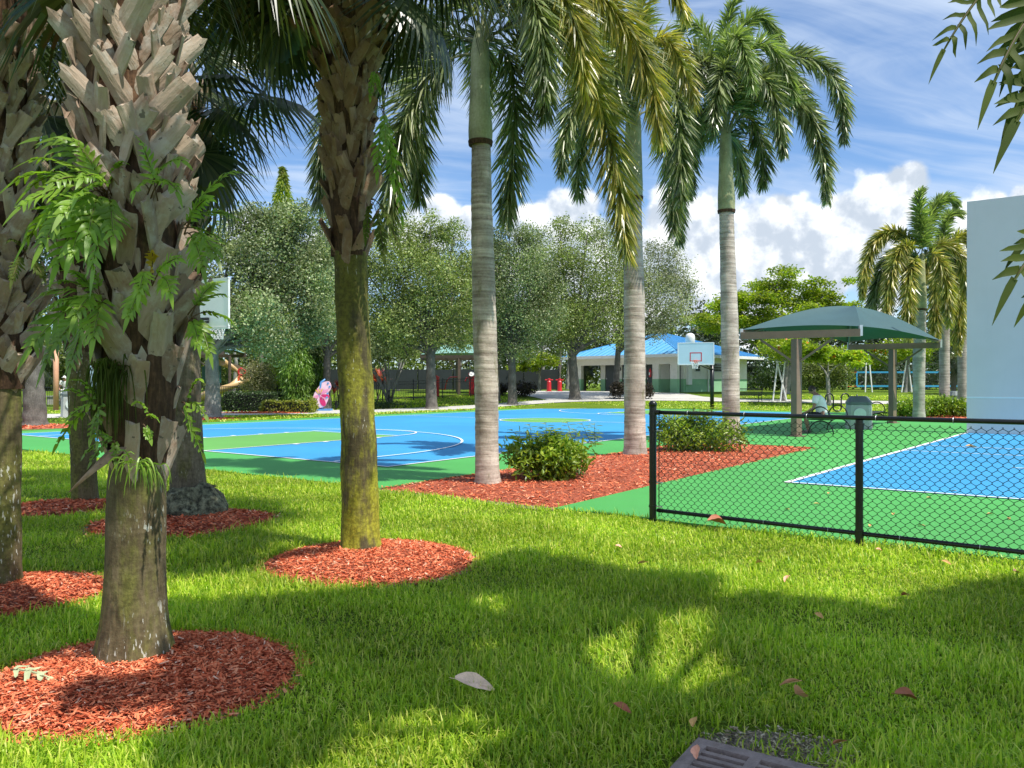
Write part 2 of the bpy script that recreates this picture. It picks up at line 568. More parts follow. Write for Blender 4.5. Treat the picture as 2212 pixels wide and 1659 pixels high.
def court(name, col):
    m, k, b, out = newmat(name)
    oc = k.n('ShaderNodeTexCoord').outputs['Object']
    big = k.noise(oc, 0.22, 5, 0.6)
    mid = k.noise(oc, 1.6, 6, 0.65)
    fine = k.noise(oc, 160, 3, 0.6)
    c = k.mix(k.step(big, .3, .7), tuple(q * .9 for q in col), tuple(min(1, q * 1.08) for q in col))
    c = k.mix(k.math('MULTIPLY', k.step(mid, .50, .72), .30), c, tuple(q * .74 + .035 for q in col))
    sc = k.noise(k.mapping(oc, scale=(1, 6, 1), rot=(0, 0, .6)), 2.2, 6, .7)
    c = k.mix(k.math('MULTIPLY', k.step(sc, .60, .68), .28), c, tuple(q * .62 + .02 for q in col))
    k.l(c, b.inputs['Base Color'])
    b.inputs['Roughness'].default_value = 0.72
    b.inputs['Specular IOR Level'].default_value = 0.35
    bump(k, b, fine, 0.25, 0.003)
    return m


MAT['court_green'] = court('court_green', (0.070, 0.34, 0.075))
MAT['court_blue'] = court('court_blue', (0.038, 0.275, 0.53))
MAT['key_green'] = court('key_green', (0.12, 0.35, 0.075))


def wallmat():
    m, k, b, out = newmat('handball_wall_paint')
    oc = k.n('ShaderNodeTexCoord').outputs['Object']
    big = k.noise(oc, 0.5, 6, 0.6)
    st_ = k.noise(k.mapping(oc, scale=(2, 2, .25)), 1.3, 6, 0.65)
    fine = k.noise(oc, 60, 4, 0.6)
    c = k.mix(k.step(big, .3, .7), (.66, .60, .57), (.71, .645, .62))
    c = k.mix(k.math('MULTIPLY', k.step(st_, .5, .75), .35), c, (.60, .56, .54))
    k.l(c, b.inputs['Base Color']); b.inputs['Roughness'].default_value = .75
    bump(k, b, fine, .25, .004)
    return m


MAT['wall'] = wallmat()


def groundmat():
    """soil and turf below the blades, turf colour further off"""
    m, k, b, out = newmat('turf')
    oc = k.n('ShaderNodeTexCoord').outputs['Object']
    n1 = k.noise(oc, 0.35, 6, 0.6)
    n2 = k.noise(oc, 3.5, 6, 0.7)
    n3 = k.noise(oc, 40, 5, 0.7)
    c = k.mix(k.step(n1, .3, .7), (.11, .20, .018), (.18, .26, .026))
    c = k.mix(k.math('MULTIPLY', k.step(n2, .5, .7), .5), c, (.15, .16, .05))
    c = k.mix(1.0, c, k.mix(k.step(n3, .3, .7), (.45, .45, .45), (1.35, 1.35, 1.25)), 'MULTIPLY')
    k.l(c, b.inputs['Base Color']); b.inputs['Roughness'].default_value = .95
    b.inputs['Specular IOR Level'].default_value = .1
    bump(k, b, k.math('ADD', n3, k.math('MULTIPLY', n2, .6)), .9, .05)
    return m


MAT['turf'] = groundmat()


def soilmat(name, a, b_, sc=25):
    m, k, b, out = newmat(name)
    oc = k.n('ShaderNodeTexCoord').outputs['Object']
    n = k.noise(oc, sc, 6, .7)
    n2 = k.noise(oc, sc / 8, 4, .6)
    c = k.mix(k.step(n, .3, .7), a, b_)
    c = k.mix(1.0, c, k.mix(k.step(n2, .3, .7), (.7, .7, .7), (1.2, 1.2, 1.2)), 'MULTIPLY')
    k.l(c, b.inputs['Base Color']); b.inputs['Roughness'].default_value = .95
    bump(k, b, n, .9, .03)
    return m


MAT['mulch_base'] = soilmat('mulch_base', (.18, .036, .016), (.58, .14, .062), 45)
MAT['litter'] = leafmat('dry_litter', [(.06, .045, .03), (.20, .15, .09), (.42, .34, .22), (.55, .50, .36)], 0, .9, .3)
MAT['soil'] = soilmat('bare_soil', (.08, .065, .042), (.44, .37, .27), 50)


def chipmat():
    m, k, b, out = newmat('mulch_chips')
    g = k.n('ShaderNodeNewGeometry')
    rp = k.n('ShaderNodeValToRGB'); cr = rp.color_ramp
    for _ in range(3):
        cr.elements.new(.5)
    for i, (p, c) in enumerate([(0, (.26, .045, .02)), (.2, (.60, .125, .055)), (.75, (.80, .235, .11)), (.95, (.82, .36, .20)), (1, (.82, .55, .40))]):
        cr.elements[i].position = p; cr.elements[i].color = c + (1,)
    k.l(g.outputs['Random Per Island'], rp.inputs[0])
    k.l(rp.outputs[0], b.inputs['Base Color'])
    b.inputs['Roughness'].default_value = .9; b.inputs['Specular IOR Level'].default_value = .1
    return m


MAT['chips'] = chipmat()
MAT['grass'] = leafmat('grass_blades', [(.15, .28, .018), (.28, .43, .028), (.38, .52, .036), (.48, .58, .055), (.68, .64, .17)], .38, .42, .45, .7, .3, None, (.66, .56, .22))
MAT['oak'] = leafmat('oak_leaves', [(.06, .085, .03), (.155, .20, .072), (.26, .305, .13), (.37, .41, .22)], .26, .42, .8, .55)
MAT['oak_grey'] = leafmat('oak_leaves_grey', [(.11, .125, .068), (.20, .22, .12), (.30, .32, .19), (.46, .48, .34)], .28, .42, .8, .55)
MAT['oak_warm'] = leafmat('oak_leaves_warm', [(.07, .10, .024), (.18, .23, .052), (.29, .34, .095), (.39, .43, .17)], .28, .42, .8, .55)
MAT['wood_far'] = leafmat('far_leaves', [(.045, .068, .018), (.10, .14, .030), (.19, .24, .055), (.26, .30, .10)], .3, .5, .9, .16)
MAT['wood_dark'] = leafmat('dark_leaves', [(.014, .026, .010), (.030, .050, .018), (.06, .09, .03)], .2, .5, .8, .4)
MAT['lime'] = leafmat('lime_leaves', [(.10, .17, .012), (.19, .28, .018), (.30, .37, .025), (.38, .40, .04)], .42, .45, .8, .5)
MAT['spire'] = leafmat('spire_leaves', [(.06, .13, .015), (.13, .24, .03), (.22, .33, .05)], .3, .35, .6, .9)
MAT['bush'] = leafmat('bush_leaves', [(.075, .14, .014), (.15, .25, .022), (.25, .35, .032), (.34, .41, .05)], .35, .38, .6, 2.5)
MAT['bush_dark'] = leafmat('clipped_leaves', [(.02, .045, .012), (.04, .075, .02), (.07, .115, .03)], .25, .38, .6, 2)
MAT['bush_yellow'] = leafmat('yellow_leaves', [(.08, .13, .015), (.22, .25, .03), (.38, .36, .05)], .3, .4, .6, 2)
MAT['bush_purple'] = leafmat('purple_leaves', [(.018, .016, .012), (.04, .03, .02), (.08, .06, .035)], .15, .4, .6, 2)
MAT['bush_pale'] = leafmat('pale_leaves', [(.12, .13, .05), (.22, .22, .10), (.34, .30, .16)], .3, .45, .6, 2)
MAT['red_leaf'] = leafmat('red_strap_leaves', [(.20, .03, .02), (.45, .09, .06), (.55, .16, .11)], .3, .4, .5, 3)
MAT['flame'] = leafmat('flame_flowers', [(.65, .12, .01), (.75, .22, .02)], .2, .5, .4, 2)
MAT['foxtail'] = leafmat('foxtail_leaflets', [(.045, .070, .024), (.115, .155, .05), (.21, .255, .09), (.42, .44, .24)], .25, .33, .5, 1.0, .7)
MAT['foxtail_yellow'] = leafmat('foxtail_yellow_leaflets', [(.10, .14, .026), (.25, .27, .055), (.44, .40, .10), (.58, .45, .11)], .3, .33, .6, 1.3, .7)
MAT['foxtail_lime'] = leafmat('foxtail_young_leaflets', [(.12, .175, .05), (.22, .29, .09), (.37, .42, .18)], .36, .33, .5, 1.3, .6)
MAT['rachis'] = paint('rachis', (.16, .17, .07), .5, .2, 5)
MAT['fan'] = leafmat('fan_segments', [(.018, .034, .012), (.035, .056, .018), (.055, .082, .028), (.10, .12, .05)], .2, .3, .5, 1.2, .6)
MAT['fern'] = leafmat('fern_lobes', [(.13, .24, .025), (.20, .33, .035), (.29, .41, .055)], .4, .4, .5, 5)
MAT['fern_dark'] = leafmat('fern_lobes_dark', [(.045, .070, .012), (.075, .105, .016), (.10, .13, .022)], .35, .6, .5, 4, .15)  # darkened: shade over the upper right ferns is put into this colour
MAT['fern_yellow'] = leafmat('fern_lobes_yellow', [(.40, .26, .02), (.50, .34, .03)], .4, .4, .3, 5)
MAT['fern_stem'] = paint('fern_stem', (.09, .05, .02), .6, .2, 6)
MAT['crownshaft'] = trunkmat('crownshaft_skin', [(.25, .265, .12), (.34, .35, .18), (.43, .435, .26)], None, 0, 0, 0, 0.5, .45)
MAT['foxtail_trunk'] = trunkmat('foxtail_bark', [(.20, .155, .125), (.46, .39, .325), (.68, .60, .515)], (.24, .22, .12), .22, .25, 1.9, .12, .85, 13)
MAT['foxtail_far_trunk'] = trunkmat('foxtail_far_bark', [(.20, .18, .16), (.38, .345, .31), (.52, .48, .435)], None, 0, .1, 1.2, .2, .85, 8)
MAT['sabal_trunk'] = trunkmat('sabal_bark', [(.050, .038, .018), (.135, .105, .055), (.23, .185, .105)], (.15, .15, .035), .55, 1.6, .55, 1.0, .9, 9)
MAT['sabal_moss'] = trunkmat('sabal_mossy_bark', [(.035, .028, .016), (.10, .085, .04), (.20, .165, .08)], (.36, .36, .03), .74, .6, .7, 1.0, .9, 9, (1.0, 2.3))
MAT['sabal_grey'] = trunkmat('sabal_grey_bark', [(.06, .048, .034), (.17, .14, .10), (.30, .255, .185)], (.12, .12, .035), .4, .7, .4, 1.0, .9, 9)
MAT['fibre'] = trunkmat('boot_fibre', [(.020, .013, .008), (.075, .042, .024), (.20, .11, .06)], (.04, .05, .015), .1, 0, .2, 1.3, .95)
MAT['oak_bark'] = trunkmat('oak_bark', [(.065, .06, .05), (.14, .125, .11), (.23, .21, .185)], None, 0, .5, .2, 1.0, .9)
MAT['oak_pale_bark'] = trunkmat('oak_pale_bark', [(.13, .125, .115), (.25, .24, .22), (.38, .365, .34)], None, 0, .8, .2, .8, .9)
MAT['moss_roots'] = soilmat('root_mass', (.010, .010, .006), (.30, .30, .19), 16)


def bootmat(name='boot_husk', f=1.0):
    m, k, b, out = newmat(name)
    oc = k.n('ShaderNodeTexCoord').outputs['Object']
    oi = k.n('ShaderNodeObjectInfo')
    off = k.vmath('ADD', oc, k.vmath('SCALE', oi.outputs['Location'], 3.0))
    fib = k.noise(k.mapping(off, scale=(14, 14, 3.5)), 3.0, 7, .65, .5)
    blot = k.noise(off, 9, 6, .65)
    a = k.mix(oi.outputs['Random'], (.29, .205, .145), (.52, .42, .325))
    c = k.mix(k.step(fib, .3, .72), k.mix(1.0, a, (.78, .75, .72), 'MULTIPLY'), a)
    c = k.mix(k.math('MULTIPLY', k.step(blot, .48, .66), .75), c, (.50, .455, .385))
    c = k.mix(k.math('MULTIPLY', k.step(k.noise(off, 5, 5, .6), .58, .72), .5), c, (.22, .085, .035))
    c = k.mix(k.math('MULTIPLY', k.step(k.noise(off, 24, 3, .5), .66, .70), .8), c, (.10, .09, .07))
    if f < 1:
        c = k.mix(1.0, c, (f * 1.08, f * .92, f * .78), 'MULTIPLY')
    k.l(c, b.inputs['Base Color']); b.inputs['Roughness'].default_value = .85
    b.inputs['Specular IOR Level'].default_value = .2
    bump(k, b, k.math('ADD', fib, k.math('MULTIPLY', blot, .7)), .7, .012)
    return m


MAT['boot'] = bootmat()
MAT['boot_brown'] = bootmat('brown_husk', .62)


def canopymat(name, top, under):
    m, k, b, out = newmat(name)
    oc = k.n('ShaderNodeTexCoord').outputs['Object']
    n = k.noise(oc, .8, 5, .6); fine = k.noise(oc, 120, 2, .5)
    c = k.mix(k.step(n, .3, .7), tuple(q * .92 for q in top), tuple(q * 1.06 for q in top))
    k.l(c, b.inputs['Base Color']); b.inputs['Roughness'].default_value = .6
    bump(k, b, fine, .2, .003)
    return m


MAT['canopy'] = canopymat('shade_cloth', (.040, .095, .10), None)
MAT['canopy_pale'] = canopymat('shade_cloth_pale', (.20, .38, .33), None)
MAT['leaf_tan'] = paint('dry_leaf_tan', (.80, .56, .40), .7, .25, 14, .3)
MAT['leaf_red'] = paint('dry_leaf_red', (.92, .40, .26), .55, .2, 14, .3)
MAT['leaf_rust'] = paint('dry_leaf_rust', (.40, .13, .06), .6, .25, 14, .3)
MAT['leaf_gold'] = paint('dry_leaf_gold', (.62, .36, .12), .6, .2, 14)
MAT['leaf_pale'] = paint('fallen_fern', (.42, .46, .26), .6, .15, 10)

# ------------------------------------------------------------------ ground, courts, paths
L_CT, HALF, W_CT = 29.5, 15.9, 15.0
ISL = [(-2.1, -1.82), (-2.1, -4.8), (8.8, -4.95), (8.8, -1.82)]       # planting strip between the two courts (s, t)


def build_ground():
    xs = np.unique(np.concatenate([np.linspace(-260, -40, 12), np.linspace(-40, 60, 51), np.linspace(60, 260, 11)]))
    ys = np.unique(np.concatenate([np.linspace(-60, 0, 7), np.linspace(0, 80, 41), np.linspace(80, 480, 14)]))
    X, Y = np.meshgrid(xs, ys)
    V = np.stack([X, Y, gz(Y)], -1).reshape(-1, 3)
    nx = len(xs)
    i = np.arange(len(ys) - 1)[:, None]; j = np.arange(nx - 1)[None]
    F = np.stack([i * nx + j, i * nx + j + 1, (i + 1) * nx + j + 1, (i + 1) * nx + j], -1).reshape(-1, 4)
    o = MB().add(V, F).build('ground', MAT['turf'], smooth=True)
    tag(o, 'turf ground running under the lawn to the trees', kind='structure')


def st_poly(pts):
    return [st(s, t) for s, t in pts]


def strip(mb, pts, w, z, closed=False, mi=0):
    """flat painted line along (x, y) points"""
    P = np.asarray(pts, float)
    T = np.gradient(P, axis=0)
    if closed:
        T = np.roll(P, -1, 0) - np.roll(P, 1, 0)
    T = T / np.maximum(np.linalg.norm(T, axis=1), 1e-9)[:, None]
    N = np.stack([-T[:, 1], T[:, 0]], 1)
    n = len(P)
    A = np.c_[P + N * w / 2, np.full(n, z)]; B = np.c_[P - N * w / 2, np.full(n, z)]
    V = np.concatenate([A, B])
    F = [(i, n + i, n + (i + 1) % n, (i + 1) % n) for i in range(n if closed else n - 1)]
    mb.add(V, F, mi)


def seg(mb, a, b, w, z):
    strip(mb, [st(*a), st(*b)], w, z)


def arc_pts(cs, ct, r, a0, a1, n=48):
    return [st(cs + r * math.cos(a), ct + r * math.sin(a)) for a in np.linspace(a0, a1, n)]


def build_courts():
    mb = MB()
    # pavement in butted slabs round the planting strip
    for s0, s1, t0, t1 in ((-2.04, 31.4, -1.82, 16.4), (8.8, 26.6, -8.0, -1.82), (-2.1, 8.8, -8.0, -4.8), (-2.1, 26.6, -19, -8.0)):
        mb.prism(st_poly([(s0, t0), (s0, t1), (s1, t1), (s1, t0)])[::-1], -0.2, 0.022)
    o = mb.build('court_pavement', MAT['court_green'])
    tag(o, 'bright green painted court pavement round both courts', kind='structure')
    mb = MB()
    def sheet(mb, poly, z):
        poly = np.asarray(poly); n = len(poly)
        mb.add(np.c_[poly, np.full(n, z)], [tuple(range(n))])
    sheet(mb, st_poly([(0, 0), (L_CT, 0), (L_CT, W_CT), (0, W_CT)]), 0.026)
    o = mb.build('basketball_court', MAT['court_blue'])
    tag(o, 'bright blue painted basketball court surface', kind='structure')
    mb = MB()
    for s0, s1 in ((0, 5.95), (L_CT - 5.95, L_CT)):
        sheet(mb, st_poly([(s0, 5.5), (s1, 5.5), (s1, 9.05), (s0, 9.05)]), 0.030)
    sheet(mb, arc_pts(HALF, 7.3, 1.75, 0, 2 * PI * 47 / 48, 48), 0.030)
    o = mb.build('court_key_paint', MAT['key_green'])
    tag(o, 'green painted keys and centre circle on the blue court', kind='structure')
    mb = MB()
    w = 0.06; z = 0.034
    seg(mb, (-w / 2, 0), (L_CT + w / 2, 0), w, z); seg(mb, (-w / 2, W_CT), (L_CT + w / 2, W_CT), w, z)
    for s in (0, L_CT):
        seg(mb, (s, w / 2), (s, W_CT - w / 2), w, z)
    seg(mb, (HALF, w / 2), (HALF, W_CT - w / 2), w, z + .002)
    strip(mb, arc_pts(HALF, 7.3, 1.75, 0, 2 * PI * 63 / 64, 64), w, z + .004, closed=True)
    for s0, sg in ((0, 1), (L_CT, -1)):
        e = s0 + sg * 5.95
        for t in (5.5, 9.05):
            seg(mb, (s0 + sg * w / 2, t), (e, t), w, z + .002)
            for q in (2.3, 3.2, 4.1, 5.0):
                seg(mb, (s0 + sg * q, t + (-.12 if t < 7 else .12)), (s0 + sg * (q + .14), t + (-.12 if t < 7 else .12)), .14, z + .002)
        seg(mb, (e, 5.5 - w / 2), (e, 9.05 + w / 2), w, z + .006)
        strip(mb, arc_pts(e, 7.28, 1.78, -PI / 2 if sg > 0 else PI / 2, PI / 2 if sg > 0 else 3 * PI / 2, 40), w, z + .009)
        strip(mb, [st(s0 + sg * w / 2, 7.3 - 5.9)] + arc_pts(s0 + sg * 1.6, 7.3, 5.9, -PI / 2 if sg > 0 else 3 * PI / 2, PI / 2, 72) + [st(s0 + sg * w / 2, 7.3 + 5.9)], w, z + .012)
    o = mb.build('court_line', MAT['white_line'])
    tag(o, 'white painted lines of the basketball court', kind='structure')
    mb = MB()
    sheet(mb, st_poly([(1.9, -6.29), (1.9, -18.5), (16.62, -18.5), (16.62, -6.95)])[::-1], 0.026)
    o = mb.build('handball_court', MAT['court_blue'])
    tag(o, 'bright blue painted handball court below the pale wall', kind='structure')
    mb = MB()
    seg(mb, (1.9 - .03, -6.29), (16.6, -6.95), .09, z); seg(mb, (1.9, -6.33), (1.9, -18.5), .06, z + .002)
    for s in (8.9, 10.75):
        seg(mb, (s, -6.62 - .045 * (s - 8.9)), (s, -18.5), .05, z + .002)
    strip(mb, [st(6.2, -8.8), st(6.2, -9.25)], .05, z)
    o = mb.build('handball_court_line', MAT['white_line'])
    tag(o, 'white painted lines of the handball court', kind='structure')
    # concrete path and the apron before the building
    mb = MB()
    ctr = bezpath([(-34, 33), (-22, 34.5), (-13, 38), (-8, 40.6), (-2, 46), (3, 50), (9, 51.0), (15, 50.2), (22, 49), (36, 47)], 60)
    wd = np.interp(ctr[:, 0], [-34, -8, -1, 40], [4.6, 4.6, 1.7, 2.2])
    T = norm(np.gradient(ctr, axis=0)); N = np.stack([-T[:, 1], T[:, 0]], 1)
    A = ctr + N * wd[:, None] / 2; B = ctr - N * wd[:, None] / 2
    n = len(ctr)
    V = np.concatenate([np.c_[A, gz(A[:, 1]) + .03], np.c_[B, gz(B[:, 1]) + .03]])
    mb.add(V, [(i, n + i, n + i + 1, i + 1) for i in range(n - 1)])
    ap = np.array([(3.5, 50.6), (14.5, 51.0), (13.2, 52.6), (12.0, 54.5), (12.0, 57.0), (3.6, 64), (-2, 64), (1, 55)])
    ap = np.array([(2.2, 50.5), (8, 51.6), (14.4, 50.9), (12.6, 52.8), (11.9, 56.0), (8, 59.5), (3.2, 64.0), (-2, 62), (0.5, 55)])
    cen = ap.mean(0)
    k = 14
    ring = [np.c_[cen + (ap - cen) * f, gz((cen + (ap - cen) * f)[:, 1]) + .036] for f in np.linspace(.02, 1, k)]
    m_ = len(ap)
    F = [(a * m_ + i, a * m_ + (i + 1) % m_, (a + 1) * m_ + (i + 1) % m_, (a + 1) * m_ + i) for a in range(k - 1) for i in range(m_)]
    mb.add(np.concatenate(ring), F)
    o = mb.build('path', MAT['concrete'])
    tag(o, 'pale concrete path between the far lawn and the building', kind='structure')


def bezpath(pts, n):
    """smooth curve through points"""
    P = np.asarray(pts, float)
    d = np.r_[0, np.cumsum(np.linalg.norm(np.diff(P, axis=0), axis=1))]
    t = np.linspace(0, d[-1], n)
    # Catmull-Rom tangents
    T = np.gradient(P, d, axis=0)
    out = []
    for q in t:
        i = min(np.searchsorted(d, q, 'right') - 1, len(P) - 2)
        h = d[i + 1] - d[i]; u = (q - d[i]) / h
        out.append((2 * u**3 - 3 * u**2 + 1) * P[i] + (u**3 - 2 * u**2 + u) * h * T[i] + (-2 * u**3 + 3 * u**2) * P[i + 1] + (u**3 - u**2) * h * T[i + 1])
    return np.array(out)


BEDS = []     # outlines kept free of grass


def mulch_bed(poly, label, chips, height=.05, size=(.03, .06), smallr=None, group=None):
    """a low mound of dyed wood chips"""
    poly = np.asarray(poly, float)
    BEDS.append(poly)
    cen = poly.mean(0)
    n = len(poly); k = 9
    mb = MB()
    fs = np.linspace(0.01, 1, k)
    V = []
    for f in fs:
        p = cen + (poly - cen) * f
        h = height * (1 - f ** 3) + .012 * np.sin(p[:, 0] * 9 + 1) * np.cos(p[:, 1] * 8) * (1 - f)
        if f == 1: h = h * 0 - .01
        V.append(np.c_[p, gz(p[:, 1]) + np.maximum(h, -.01) + .004])
    F = [(a * n + i, a * n + (i + 1) % n, (a + 1) * n + (i + 1) % n, (a + 1) * n + i) for a in range(k - 1) for i in range(n)]
    mb.add(np.concatenate(V), F, 0)
    lo = poly.min(0) - .06; hi = poly.max(0) + .06
    P = rng.uniform(lo, hi, (int(chips * 1.6), 2))
    edge = cen + (poly - cen) * (1.0 + .07 / max(.4, np.linalg.norm(poly - cen, axis=1).mean()))
    P = P[inpoly(P, edge)]
    P = P[inpoly(P, poly) | (rng.uniform(size=len(P)) < .35)][:chips]
    # radial fraction for the height of the mound
    a = np.arctan2(P[:, 1] - cen[1], P[:, 0] - cen[0])
    pa = np.arctan2(poly[:, 1] - cen[1], poly[:, 0] - cen[0]); pr = np.linalg.norm(poly - cen, axis=1)
    o_ = np.argsort(pa)
    R = np.interp(a, np.r_[pa[o_] - 2 * PI, pa[o_], pa[o_] + 2 * PI], np.tile(pr[o_], 3))
    f = np.clip(np.linalg.norm(P - cen, axis=1) / R, 0, 1.05)
    z = gz(P[:, 1]) + np.maximum(height * (1 - f ** 3), 0) + rng.uniform(.002, .022, len(P))
    az = rng.uniform(0, 2 * PI, len(P)); tl = rng.normal(0, .28, len(P)); t2 = rng.normal(0, .35, len(P))
    X = np.stack([np.cos(az) * np.cos(tl), np.sin(az) * np.cos(tl), np.sin(tl)], 1)
    Y = norm(np.stack([-np.sin(az), np.cos(az), t2], 1)); Z = np.cross(X, Y)
    ln = rng.uniform(size[0], size[1], len(P)) * rng.choice([.6, 1, 1, 1.5], len(P))
    S = np.stack([ln, ln * rng.uniform(.14, .36, len(P)), ln], 1)
    ring = [np.c_[cen + (poly - cen) * q, gz((cen + (poly - cen) * q)[:, 1]) + h_] for q, h_ in ((.985, .009), (1.02, .004), (1.0 + .05 / max(.4, pr.mean()), .001))]
    mb.add(np.concatenate(ring), [(a_ * n + i, a_ * n + (i + 1) % n, (a_ + 1) * n + (i + 1) % n, (a_ + 1) * n + i) for a_ in range(2) for i in range(n)], 2)
    scatter(mb, [(-.5, -.4, 0), (.5, -.5, .03), (.45, .45, 0), (-.5, .5, .04)], [(0, 1, 2), (0, 2, 3)], np.c_[P, z], X, Y, Z, S, 1)
    o = mb.build('mulch_bed', [MAT['mulch_base'], MAT['chips'], MAT['soil']])
    tag(o, label, 'mulch bed', group, 'stuff')
    return o


def blob_poly(c, r, seed, n=48, amp=.035, sq=1.0):
    a = np.arange(n) / n * 2 * PI
    rr = r * (1 + amp * wob(a, seed))
    return np.stack([c[0] + rr * np.cos(a), c[1] + sq * rr * np.sin(a)], 1)


def build_beds():
    g = 'red mulch beds'
    mulch_bed(blob_poly((-1.87, 4.04), .76, 1, amp=.02, sq=.93), 'red mulch ring round the nearest palm wrapped in ferns', 24000, .06, (.012, .034), group=g)
    mulch_bed(blob_poly((-3.62, 5.62), .74, 2, amp=.025, sq=.86), 'red mulch ring round the palm at the left edge', 10000, .05, (.015, .036), group=g)
    mulch_bed(blob_poly((-5.4, 9.5), .68, 3, amp=.03), 'small red mulch ring round the thin palm behind the fern palm', 2500, .05, (.03, .06), group=g)
    mulch_bed(blob_poly((-3.5, 8.5), .92, 4, amp=.03, sq=.95), 'red mulch ring round the palm with the dark root mass', 5000, .05, (.03, .055), group=g)
    mulch_bed(blob_poly((-1.2, 6.68), .86, 5, amp=.03), 'red mulch ring round the mossy palm in the middle', 16000, .06, (.013, .036), group=g)
    isl = []
    for a, b in zip(ISL, ISL[1:] + ISL[:1]):
        for q in np.linspace(0, 1, 14, endpoint=False):
            isl.append(st(a[0] + (b[0] - a[0]) * q, a[1] + (b[1] - a[1]) * q))
    mulch_bed(isl, 'long red mulch strip with two bushes between the courts', 30000, .09, (.025, .055), group=g)
    mulch_bed(st_poly([(26.7, -3.0), (26.7, -6), (26.7, -9), (26.7, -14), (29.5, -14), (29.5, -9), (29.5, -6), (29.5, -3)]), 'red mulch bed under the hedge beside the pale wall', 5000, .08, (.06, .11), group=g)
    mulch_bed(blob_poly((-12.0, 38.4), 2.2, 8, sq=.35), 'red mulch bed under the yellow hedge by the path', 1500, .06, (.08, .14), group=g)
    mulch_bed(blob_poly((-12.3, 32.3), 1.3, 9, sq=.7), 'dark red mulch ring round the pale oak trunk beyond the court', 900, .05, (.08, .14), group=g)
    mulch_bed(blob_poly((-16.5, 26.9), 2.3, 10, sq=.7), 'brown mulch ring round the thick pale trunk beyond the court', 900, .05, (.08, .14), group=g)


BARE = [((1.12, 3.34), .30, .13), ((.85, 2.957), .33, .30), ((.50, 4.15), .20, .12), ((-.62, 4.30), .18, .08), ((.62, 4.75), .22, .10), ((.9, 3.42), .25, .12)]


